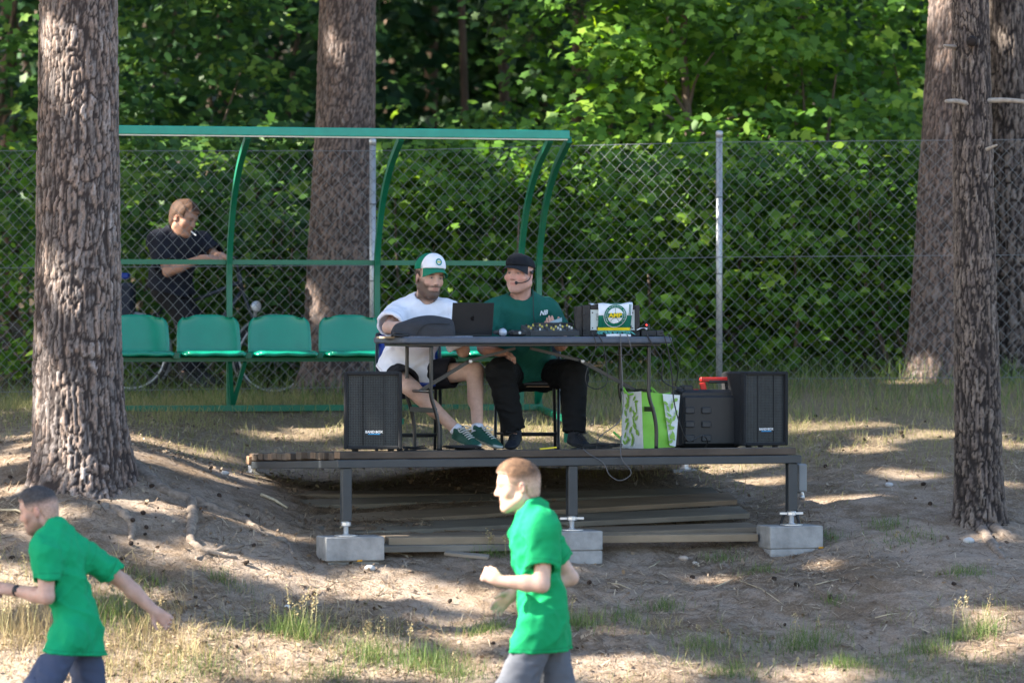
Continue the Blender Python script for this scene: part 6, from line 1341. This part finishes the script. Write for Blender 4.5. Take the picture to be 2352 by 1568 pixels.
# ------------------------------------------------------------------ cyclist behind the fence
Ye = 5.35
J = dict(pel=Q(388, 650, Ye), neck=Q(412, 545, Ye-.05), SR=Q(362, 553, Ye-.14), SL=Q(462, 556, Ye+.10), ER=Q(386, 624, Ye-.26), WR=Q(462, 594, Ye-.36), EL=Q(500, 594, Ye-.08), WL=Q(508, 588, Ye-.30),
         HR=Q(378, 668, Ye-.08), HL=Q(402, 668, Ye+.08), KR=Q(440, 745, Ye-.16), KL=Q(446, 735, Ye+.14), AR=Q(428, 858, Ye-.16), AL=Q(450, 850, Ye+.16), FR=Q(468, 870, Ye-.18), FL=Q(490, 862, Ye+.16))
J['base'] = np.array([J['pel'][0], J['pel'][1], gz(J['pel'][0], J['pel'][1])])
m5 = Man('person', 'person in black leaning on a bicycle behind the fence, cigarette in mouth', J, (Q(421, 503, Ye-.12), (.80, -.52, -.34), (.30, -.1, 1)), skin=(.42, .235, .165), hs=1.10, bw=1.06, h=.008)
m5.body([dict(W=J['WR'], d=(.9, -.1, .12), palm=(0, .3, -1), tside=1, curl=(.4, .5, .3)), dict(W=J['WL'], d=(.5, -.4, -.2), palm=(-.3, 0, -1), tside=-1, curl=(.5, .6, .4))], dict(nose=.95, cheeks=.004), dict(hair=(.06, .035, .02), brow=.6))
m5.shirt((.012, .014, .022), Q(386, 665, Ye), sl=.75, e=.018, r=(.078, .086), amp=.006, seed=34, neckr=.074, longer=.0)
m5.trousers((.012, .012, .014), seed=35, wide=(.098, .080, .066), waist=.1)
m5.shoe('L', (.02, .02, .02), (.05, .05, .05), MBLKP); m5.shoe('R', (.02, .02, .02), (.05, .05, .05), MBLKP)
def keep_long(x, y, z): return np.where(y > .05, z-(.066+.2*(y-.05)), np.where(y > .0, z-.015, z+.10))
m5.hair((.060, .030, .017), keep_long, .010, top=.006, seed=6, amp=.006, freq=40, stretch=(1, 1, .35))
mo = m5.HC+m5.hs*(.004*m5.HB[0]+.098*m5.HB[1]-.058*m5.HB[2]); cg = thing('cigarette', Vector(mo), 'white cigarette in the mouth of the person behind the fence', 'cigarette'); dcg = Vector((.62, -.4, -.50)).normalized()
MB().lathe(Vector(mo), dcg, [(0, .0048), (.065, .0048)], 8).build('paper', MWHT, cg); MB().lathe(Vector(mo)-dcg*.012, dcg, [(0, .005), (.018, .005)], 8).build('filter', M('cigarette_filter', (.5, .25, .08), .8, .1), cg)

# ------------------------------------------------------------------ bicycle
Yb = 5.55
MTYRE = M('black_tyre', (.02, .02, .02), .8, .1); MFRM = M('dark_bike_frame', (.030, .036, .048), .35, .1, spec=.5); MSIL = M('silver_mudguard', (.55, .56, .58), .3, .06, metal=.5)
bike = thing('bicycle', (P(460, 0, Yb).x, Yb, gz(P(460, 0, Yb).x, Yb)), 'dark city bicycle with silver mudguards and headlamp behind the fence', 'bicycle')
def bp(px, py, dy=0.): return P(px, py, Yb+dy)
def ringpts(c, r, a0=0, a1=360, n=36): return [Vector((c.x+r*math.cos(R_(a0+(a1-a0)*i/n)), c.y, c.z+r*math.sin(R_(a0+(a1-a0)*i/n)))) for i in range(n+1)]
RW = .305
for cx, cy_ in ((300, 812), (628, 818)):
    c = bp(cx, cy_); wh = MB().tube(ringpts(c, RW), .018, 8, False).build('wheel', MTYRE, bike, True)
    MB().tube(ringpts(c, RW-.026), .009, 6, False).build('rim', MSIL, wh, True); b = MB()
    for i in range(24): a = R_(i*15); b.tube([c+Vector((0, .02*(-1)**i, 0)), c+Vector(((RW-.03)*math.cos(a+.15*(-1)**i), 0, (RW-.03)*math.sin(a+.15*(-1)**i)))], .0014, 4, False)
    b.build('spokes', MWIRE, wh); MB().lathe(c-Vector((0, .05, 0)), (0, 1, 0), [(0, .012), (.03, .022), (.07, .022), (.10, .012)], 10).build('hub', MSIL, wh, True)
for cx, cy_, a0, a1 in ((300, 812, -38, 150), (628, 818, 20, 215)):
    c = bp(cx, cy_); Vv = []; n = 24
    for i in range(n+1):
        a = R_(a0+(a1-a0)*i/n)
        for k_ in range(7): q = -1+2*k_/6; r = RW+.036-.016*q*q; Vv.append(c+Vector((r*math.cos(a), .028*q, r*math.sin(a))))
    m = len(Vv); Vv += [v+(c-v).normalized()*.003 for v in Vv]; Ff = [(i*7+k_, i*7+k_+1, (i+1)*7+k_+1, (i+1)*7+k_) for i in range(n) for k_ in range(6)]; Ff += [tuple(m+x for x in reversed(f)) for f in Ff]
    mesh_obj('mudguard', Vv, Ff, MSIL, bike, True)
BB = bp(436, 838); ST_ = bp(385, 690); HT = bp(548, 628); HB_ = bp(556, 668); FA = bp(628, 818); RA = bp(300, 812)
for a, b_, r in ((BB, ST_, .015), (BB, HB_, .018), (bp(390, 712), bp(551, 648), .015), (HT, HB_, .02), (ST_, bp(374, 664), .013)): MB().tube([a, b_], r, 9).build('frame_tube', MFRM, bike, True)
for s_ in (-1, 1):
    o_ = Vector((0, .05*s_, 0)); MB().tube([BB+o_*.5, RA+o_], .009, 7).build('chain_stay', MFRM, bike, True); MB().tube([ST_+o_*.4, RA+o_], .008, 7).build('seat_stay', MFRM, bike, True); MB().tube(spline([HB_+o_*.6, bp(590, 750)+o_, FA+o_], 6), .011, 8).build('fork', MFRM, bike, True)
MB().tube([HT, bp(541, 596)], .013, 8).build('stem', MFRM, bike, True)
MB().tube(spline([bp(500, 592, -.30), bp(535, 590, -.22), bp(545, 592, 0), bp(535, 590, .22), bp(500, 592, .30)], 6), .011, 8).build('handlebar', MFRM, bike, True)
for dy in (-.30, .30): MB().tube([bp(522, 591, dy*.85), bp(494, 593, dy*1.02)], .016, 8).build('grip', MBLKP, bike, True)
MB().tube([bp(345, 655), bp(362, 652), bp(400, 660)], [.07, .06, .02], 10).build('saddle', MBLKP, bike, True)
MB().lathe(BB-Vector((0, .07, 0)), (0, 1, 0), [(0, .075), (.006, .09), (.012, .075)], 24).build('chainring', MTYRE, bike, True)
MB().bar(BB-Vector((0, .09, 0)), bp(442, 886)-Vector((0, .09, 0)), .016, .02, up=(0, 1, 0)).build('crank', MSIL, bike); MB().obox(bp(445, 888, -.13), Vector((.045, 0, 0)), Vector((0, .04, 0)), Vector((0, 0, .012)), .004).build('pedal', MTYRE, bike)
MB().tube(spline([BB+Vector((0, -.07, .085)), bp(370, 812, -.07), RA+Vector((0, -.07, .04)), RA+Vector((-.04, -.07, 0)), RA+Vector((0, -.07, -.04)), bp(370, 862, -.07), BB+Vector((0, -.07, -.085))], 5), .005, 5).build('chain', MTYRE, bike, True)
lc = bp(588, 704, -.05); lm = MB().lathe(lc, Vector((.55, -.8, .05)), [(-.05, .012), (-.035, .034), (0, .045), (.008, .046), (.010, .040), (.012, .012)], 18).build('headlamp', MSIL, bike, True)
MB().bar(lc-Vector((0, 0, .03)), bp(580, 740), .02, .02).build('lamp_bracket', MSIL, bike)
MB().tube([ST_+Vector((-.03, 0, -.1)), bp(255, 735), RA+Vector((0, 0, .0))], .007, 6).build('rack', MFRM, bike, True)
pn_ = thing('pannier_bag', bp(288, 690), 'dark pannier bag with a blue top on the rear rack of the bicycle', 'bag')
MB().obox(bp(285, 692), Vector((.085, 0, 0)), Vector((0, .12, 0)), Vector((0, 0, .15)), .03).build('body', M('dark_blue_nylon', (.022, .028, .045), .8, .15), pn_); MB().obox(bp(287, 634), Vector((.04, 0, 0)), Vector((0, .06, 0)), Vector((0, 0, .025)), .012).build('blue_top', MCB, pn_)
# ------------------------------------------------------------------ grass, litter and small things on the ground
def MGRASS(name, lo, mid, hi, trans=.3): return MLEAF(name, lo, mid, hi, trans, .6)
MGR = MGRASS('green_grass', (.16, .165, .065), (.25, .25, .10), (.44, .38, .20), .4); MGRD = MGRASS('dry_straw', (.22, .17, .085), (.36, .29, .155), (.50, .42, .25), .2); MGRT = MGRASS('fresh_grass', (.055, .095, .030), (.098, .165, .045), (.26, .28, .10))
MGRW = MGRASS('wild_grass', (.09, .12, .04), (.17, .20, .07), (.38, .34, .17))
def blades(X, Y, h, w, seed, lean=.35, droop=.35, tone=(.5, .22)):
    g = np.random.default_rng(seed); n = len(X); Z = ground_z(X, Y)-.006; az = g.random(n)*6.28; ln = np.minimum(np.abs(g.normal(0, lean, n)), 1.1); dx, dy = np.cos(az)*ln, np.sin(az)*ln; fa = g.random(n)*6.28; wx, wy = np.cos(fa)*w/2, np.sin(fa)*w/2
    def pt(t, s_, wt): return np.stack([X+dx*h*t*(1+droop*t)+s_*wx*wt, Y+dy*h*t*(1+droop*t)+s_*wy*wt, Z+h*t*(1-droop*ln*t*.6)], 1)
    V = np.stack([pt(0, -1, 1), pt(0, 1, 1), pt(.55, 1, .75), pt(.55, -1, .75), pt(1, 1, .12), pt(1, -1, .12)], 1).reshape(-1, 3); i0 = np.arange(n)[:, None]*6; F = np.concatenate([i0+np.array([[0, 1, 2, 3]]), i0+np.array([[3, 2, 4, 5]])]); tv = np.clip(g.normal(*tone, n), 0, 1); return V, F, np.repeat(np.stack([tv, tv, tv], 1), 6, 0)
g = np.random.default_rng(55)
def field(n, x0, x1, y0, y1, dens): X, Y = g.uniform(x0, x1, n), g.uniform(y0, y1, n); k_ = g.random(n) < dens(X, Y); return X[k_], Y[k_]
def patch(X, Y, sc, seed): return np.clip(.5+.75*snoise(np.stack([X, Y], 1), sc, seed, 3), 0, 1)
def rel(X, Y): p = np.stack([X, Y], 1)-np.array([SO.x, SO.y]); return p@np.array([SU.x, SU.y]), p@np.array([SV.x, SV.y])
def under_stage(X, Y): u, v = rel(X, Y); return (u > -.05) & (u < LS+.05) & (v > -.2) & (v < WS-.35)
# short grass of the terrace
def d1(X, Y): return np.clip((Y-.9)/2.2, .03, 1)*patch(X, Y, 1.3, 41)**.9*(~under_stage(X, Y))*np.where(X > 2.2, .55, 1)
X, Y = field(90000, -4.4, 4.6, .3, 5.2, d1); V, F, c = blades(X, Y, g.uniform(.03, .10, len(X))*(.7+.5*np.clip((Y-1)/3, 0, 1)), .0042, 1, .55, tone=(.45, .22)); tag(mesh_obj('grass', V, F, MGR, col=c), 'short thin grass covering the terrace behind the stage', 'grass', kind='stuff')
# tall grass along the fence and the dugout
def d2(X, Y): return patch(X, Y, 1.7, 43)**1.2*np.clip((Y-2.9)/1.4, .05, 1)
X, Y = field(12000, -4.6, 4.7, 3.0, 6.2, d2); V, F, c = blades(X, Y, g.uniform(.10, .27, len(X)), .0050, 2, .32, tone=(.5, .22)); tag(mesh_obj('tall_grass', V, F, MGRT, col=c), 'taller fresh grass along the foot of the fence', 'grass', kind='stuff')
# needles and straw littering the slope
def d3(X, Y): return np.clip(patch(X, Y, 1.0, 44)*1.2-.12, .05, 1)
X, Y = field(105000, -4.0, 4.0, -3.6, 3.4, d3); n = len(X); e_ = .03; zx = (ground_z(X+e_, Y)-ground_z(X-e_, Y))/(2*e_); zy = (ground_z(X, Y+e_)-ground_z(X, Y-e_))/(2*e_); nr = np.stack([-zx, -zy, np.ones(n)], 1)+g.normal(size=(n, 3))*.22
C = np.stack([X, Y, ground_z(X, Y)+.004+.006*g.random(n)], 1); V, F, c = scatter(leaf_shape('needle')*np.array([1.0, 1, 1]), C, nr, g.uniform(.025, .085, n), g.random(n)*6.28, np.clip(g.normal(.45, .28, n), 0, 1))
MLIT = MGRASS('needle_litter', (.08, .052, .034), (.26, .19, .125), (.48, .40, .29), .1); tag(mesh_obj('needle_litter', V, F, MLIT, col=c), 'dry pine needles and bits of straw scattered over the slope', 'litter', kind='stuff')
# dead leaves and bark crumbs, thickest at the lower left
def d4(X, Y): px = 1176+X*FPX/(CD+Y); return np.clip(np.where(Y < -1.9, .65, .22)*patch(X, Y, 1.6, 46)*np.where(px < 1150, 1.5, .6), 0, 1)
X, Y = field(26000, -4.0, 4.0, -3.7, 2.6, d4); n = len(X); C = np.stack([X, Y, ground_z(X, Y)+.008+.014*g.random(n)], 1); V, F, c = scatter(leaf_shape('oval')*np.array([1.2, 1, 2.5]), C, np.array([0, -.3, 1.])+g.normal(size=(n, 3))*.55, g.uniform(.012, .038, n), g.random(n)*6.28, np.clip(g.normal(.32, .25, n), 0, .85))
tag(mesh_obj('leaf_litter', V, F, MLIT, col=c), 'brown dead leaves and bark crumbs lying on the slope', 'litter', kind='stuff')
# straw at the lower left
X, Y = field(13000, -4.0, -.2, -3.7, -1.75, lambda X, Y: patch(X, Y, 2.0, 47)**1.5*np.clip((-X-.2)/1.6, .1, 1)); V, F, c = blades(X, Y, g.uniform(.03, .13, len(X)), .0042, 5, .9, .6); tag(mesh_obj('dry_grass', V, F, MGRD, col=c), 'dry straw coloured grass at the foot of the slope on the left', 'grass', kind='stuff')
X, Y = field(22000, -4.0, 4.0, -3.8, -1.5, lambda X, Y: np.clip(patch(X, Y, 1.5, 48)*1.6-.75, 0, 1)*np.clip((-Y-1.5)/1.2, .1, 1)); V, F, c = blades(X, Y, g.uniform(.03, .13, len(X)), .0036, 6, .5, .4, tone=(.5, .25)); tag(mesh_obj('green_grass', V, F, MGRW, col=c), 'straggling yellow green grass along the bottom of the slope', 'grass', kind='stuff')
# separate tufts and weeds
def place(px, py): return gpx(px, py)
def tuft(px, py, n, hgt, rad, mat, label, seed, seeds=0, w=.0032, lean=.42):
    n = int(n*1.8); hgt *= .9
    p = place(px, py); o = thing('grass_tuft', p, label, 'grass', 'grass tufts on the slope'); g_ = np.random.default_rng(seed); X = p.x+g_.normal(0, rad, n); Y = p.y+g_.normal(0, rad*.7, n)
    V, F, c = blades(X, Y, hgt*g_.uniform(.35, 1.0, n), w, seed, lean); tag(mesh_obj('blades', V, F, mat, o, col=c), kind='stuff')
    if seeds:
        b = MB(); Vs, Fs, cs, nb0 = [], [], [], 0
        for i in range(seeds):
            a = Vector((p.x+g_.normal(0, rad*.6), p.y+g_.normal(0, rad*.4), p.z)); h_ = hgt*g_.uniform(.9, 1.5); t = a+Vector((g_.normal(0, .12)*h_, g_.normal(0, .08)*h_, h_)); b.tube([a, (a+t)/2+Vector((.01*g_.normal(), 0, .01)), t], [.0016, .0013, .0008], 4, False)
            m = 26; f = g_.uniform(.68, 1, m); C = np.array([a.lerp(t, x) for x in f])+g_.normal(size=(m, 3))*.010; V, F, c = scatter(leaf_shape('oval'), C, g_.normal(size=(m, 3)), np.full(m, .013), g_.random(m)*6.28, g_.random(m)); Vs.append(V); Fs.append(F+nb0); cs.append(c); nb0 += len(V)
        tag(b.build('stalks', MGRD_PLAIN, o), kind='stuff'); tag(mesh_obj('seed_heads', np.concatenate(Vs), np.concatenate(Fs), MGRD, o, col=np.concatenate(cs)), kind='stuff')
MGRD_PLAIN = M('straw_stalk', (.30, .28, .13), .8, .2)
TF = [(690, 1470, 130, .24, .09, MGRT, 'tall seeding grass tuft right of the outstretched hand of the left jogger', 7), (640, 1455, 60, .20, .07, MGRT, 'thin grass tuft just left of the tall seeding tuft', 2), (850, 1520, 150, .20, .10, MGRT, 'bushy seeding grass tuft low on the slope below the left concrete block', 5), (975, 1530, 170, .22, .11, MGRT, 'thick green grass tuft left of the middle runner, near the bottom', 1), (1050, 1555, 110, .16, .10, MGRT, 'grass tuft at the bottom edge just left of the middle runner', 1), (1120, 1450, 150, .11, .09, MGRT, 'small dense grass tuft under the hand of the middle runner', 0),
      (1335, 1440, 110, .18, .08, MGRT, 'grass tuft right behind the back of the middle runner', 1), (1435, 1425, 70, .13, .06, MGRT, 'small grass tuft between the runner and the sandy middle slope', 0), (1525, 1400, 90, .10, .08, MGRT, 'low green tuft below the beam on the sandy slope', 0), (1515, 1440, 60, .09, .07, MGRD, 'low dry tuft beneath the green tuft on the sandy slope', 0), (1620, 1490, 140, .11, .10, MGRT, 'broad grass tuft low in the middle right of the slope', 2), (1850, 1490, 170, .18, .12, MGRT, 'large green and dry grass tuft below the right concrete block', 2), (1945, 1530, 120, .13, .07, MGRT, 'leafy weed at the bottom right of the slope', 0),
      (2040, 1210, 80, .10, .07, MGRT, 'small green weed left of the slender pine', 0), (2080, 1240, 130, .07, .14, MGRT, 'low spreading weed in front of the slender pine', 1), (2215, 1320, 80, .11, .07, MGRT, 'pale green tuft below the slender pine root', 0), (2250, 1460, 110, .20, .08, MGRT, 'tall seeding grass tuft at the lower right', 4), (2130, 1500, 110, .14, .08, MGRT, 'broad bladed tuft at the lower right', 0), (2190, 1470, 80, .12, .06, MGRT, 'narrow tuft beside the tall seeding tuft at the lower right', 0), (2300, 1540, 200, .08, .25, MGRT, 'low mat of weeds in the bottom right corner', 3), (2060, 1545, 130, .09, .18, MGRT, 'low weed patch left of the bottom right corner', 2), (1915, 1385, 50, .08, .05, MGRT, 'tiny tuft on the bare sand below the right block', 0), (1750, 1310, 60, .10, .07, MGRT, 'small weed left of the right concrete block', 0), (1660, 1290, 70, .10, .07, MGRT, 'small leafy weed below the light beam', 0), (1895, 1240, 60, .10, .06, MGRT, 'little weed touching the right concrete block', 0),
      (30, 1450, 160, .34, .14, MGRD, 'tall dry seeding grass at the left edge behind the jogger', 6), (70, 1480, 120, .26, .12, MGRD, 'dry grass clump behind the left jogger', 4), (245, 1420, 160, .24, .11, MGRT, 'green and dry tuft under the arm of the left jogger', 4), (330, 1460, 130, .18, .12, MGRD, 'dry tuft below the hand of the left jogger', 4), (420, 1500, 160, .16, .14, MGRD, 'spreading dry tuft at the lower left', 2), (250, 1530, 160, .14, .14, MGRD, 'dry tuft beside the shorts of the left jogger', 2), (520, 1340, 80, .10, .08, MGRT, 'low tuft on the slope left of the left concrete block', 0), (1125, 1275, 120, .13, .09, MGRT, 'green tuft below the planks beside the face of the middle runner', 5), (330, 1335, 70, .12, .08, MGRT, 'small tuft on the upper left slope under the big roots', 0), (460, 1545, 150, .14, .15, MGRT, 'green grass tuft at the bottom edge on the left', 1), (760, 1555, 130, .12, .12, MGRT, 'green tuft at the bottom edge below the seeding tufts', 1), (1690, 1550, 120, .12, .1, MGRT, 'grass tuft at the bottom edge in the middle right', 0)]
for i, (px, py, n, h_, r, mt, lb, sd_) in enumerate(TF): tuft(px, py, n, h_, r, mt, lb, 300+i, sd_)
# pine cones
MCONE = M('pine_cone_brown', (.045, .030, .022), .9, .4, 60, .5, 200)
pr = [(0, .004)]+[v for i in range(6) for v in ((.004+i*.007, .011+.008*math.sin((i+1)/7*math.pi)), (.008+i*.007, .008+.005*math.sin((i+1)/7*math.pi)))]+[(.050, .003)]
cb0 = MB().lathe((0, 0, 0), (0, 0, 1), pr, 8); cone_me = None; g = np.random.default_rng(61)
for i in range(62):
    reg = g.random()
    if reg < .35: px, py = g.uniform(20, 620), g.uniform(1075, 1300)
    elif reg < .70: px, py = g.uniform(1820, 2340), g.uniform(930, 1240)
    else: px, py = g.uniform(300, 2300), g.uniform(1300, 1560)
    p = gpx(px, py)
    if bool(under_stage(np.array([p.x]), np.array([p.y]))[0]): continue
    if cone_me is None: o = cb0.build('pine_cone', MCONE); cone_me = o.data
    else: o = bpy.data.objects.new('pine_cone', cone_me); COL.objects.link(o)
    sc = g.uniform(.5, .85); o.scale = (sc, sc, sc); o.location = (p.x, p.y, p.z+.014*sc); o.rotation_euler = (R_(90+g.normal()*20), 0, g.random()*6.28); tag(o, 'small brown pine cone lying on the sandy ground', 'pine cone', 'fallen pine cones')
# stones, sand lumps, twigs
def stone(px, py, r, col, label, seed):
    p = gpx(px, py); g_ = np.random.default_rng(seed); n = 12; V, F = [], []
    for i in range(7):
        ph = math.pi*(i+.0)/6
        for k_ in range(n): th = 2*math.pi*k_/n; d = np.array([math.sin(ph)*math.cos(th), math.sin(ph)*math.sin(th)*.8, math.cos(ph)*.6]); V.append(d)
    V = np.array(V); V = V*(1+.16*snoise(V, 1.6, seed, 2))[:, None]*r+np.array([p.x, p.y, p.z+r*.25]); F = [(i*n+k_, i*n+(k_+1) % n, (i+1)*n+(k_+1) % n, (i+1)*n+k_) for i in range(6) for k_ in range(n)]
    o = mesh_obj('stone', V, F, _dm('stone_%d' % int(col[0]*100), col, .9, .15, 20, .5, 60), smooth=True, base=(p.x, p.y, p.z)); tag(o, label, 'stone', 'stones on the slope')
for px, py, r, col, lb in [(516, 1090, .03, (.46, .45, .43), 'white stone on the ground left of the stage corner'), (1597, 1298, .024, (.42, .37, .32), 'pale lump of sand below the beam, largest of the light stones'), (1570, 1285, .035, (.36, .30, .25), 'big sand clod beside the pale lump below the beam'), (2042, 1116, .03, (.40, .41, .42), 'flat grey stone on the ground left of the slender pine'), (1000, 1240, .02, (.5, .48, .45), 'tiny pale stone near the dark short board'), (660, 1395, .02, (.6, .6, .58), 'tiny white stone on the lower left slope'), (850, 1310, .035, (.40, .40, .40), 'broken grey concrete piece under the left block'), (2225, 1245, .04, (.40, .30, .20), 'chip of pale wood beside the slender pine')]:
    stone(px, py, r, col, lb, int(px))
MTW = M('pale_dry_stalk', (.45, .38, .26), .85, .2, 30)
for px0, py0, px1, py1, r, lb in [(1515, 1290, 1490, 1305, .004, 'pale dry stalk below the light beam'), (890, 1272, 948, 1280, .004, 'pale stalk lying right of the left concrete block'), (1870, 1345, 1930, 1330, .004, 'straight dry stalk on the sand at the right'), (1640, 1350, 1690, 1330, .004, 'short dry stalk in the middle of the sandy slope'), (1700, 1335, 1800, 1392, .003, 'long thin dry stalk across the sandy slope'), (2010, 1420, 2070, 1408, .004, 'dry stalk above the lower right weeds'), (600, 1140, 660, 1170, .012, 'pale broken branch at the left ends of the planks'), (0, 1175, 75, 1195, .010, 'brown stick on the slope behind the left jogger'), (1395, 1340, 1450, 1355, .004, 'dry stalk right of the middle runner'), (1755, 1555, 1800, 1520, .003, 'thin stalk at the bottom of the slope'), (1220, 1540, 1290, 1562, .003, 'thin stalk behind the runner shorts')]:
    a, b = gpx(px0, py0), gpx(px1, py1); m = a.lerp(b, .5); m.z = gz(m.x, m.y)+r*2; o = MB().tube([a+Vector((0, 0, r)), m, b+Vector((0, 0, r))], [r, r*.9, r*.5], 6).build('twig', MTW, base=a, smooth=True); tag(o, lb, 'twig', 'twigs on the slope')
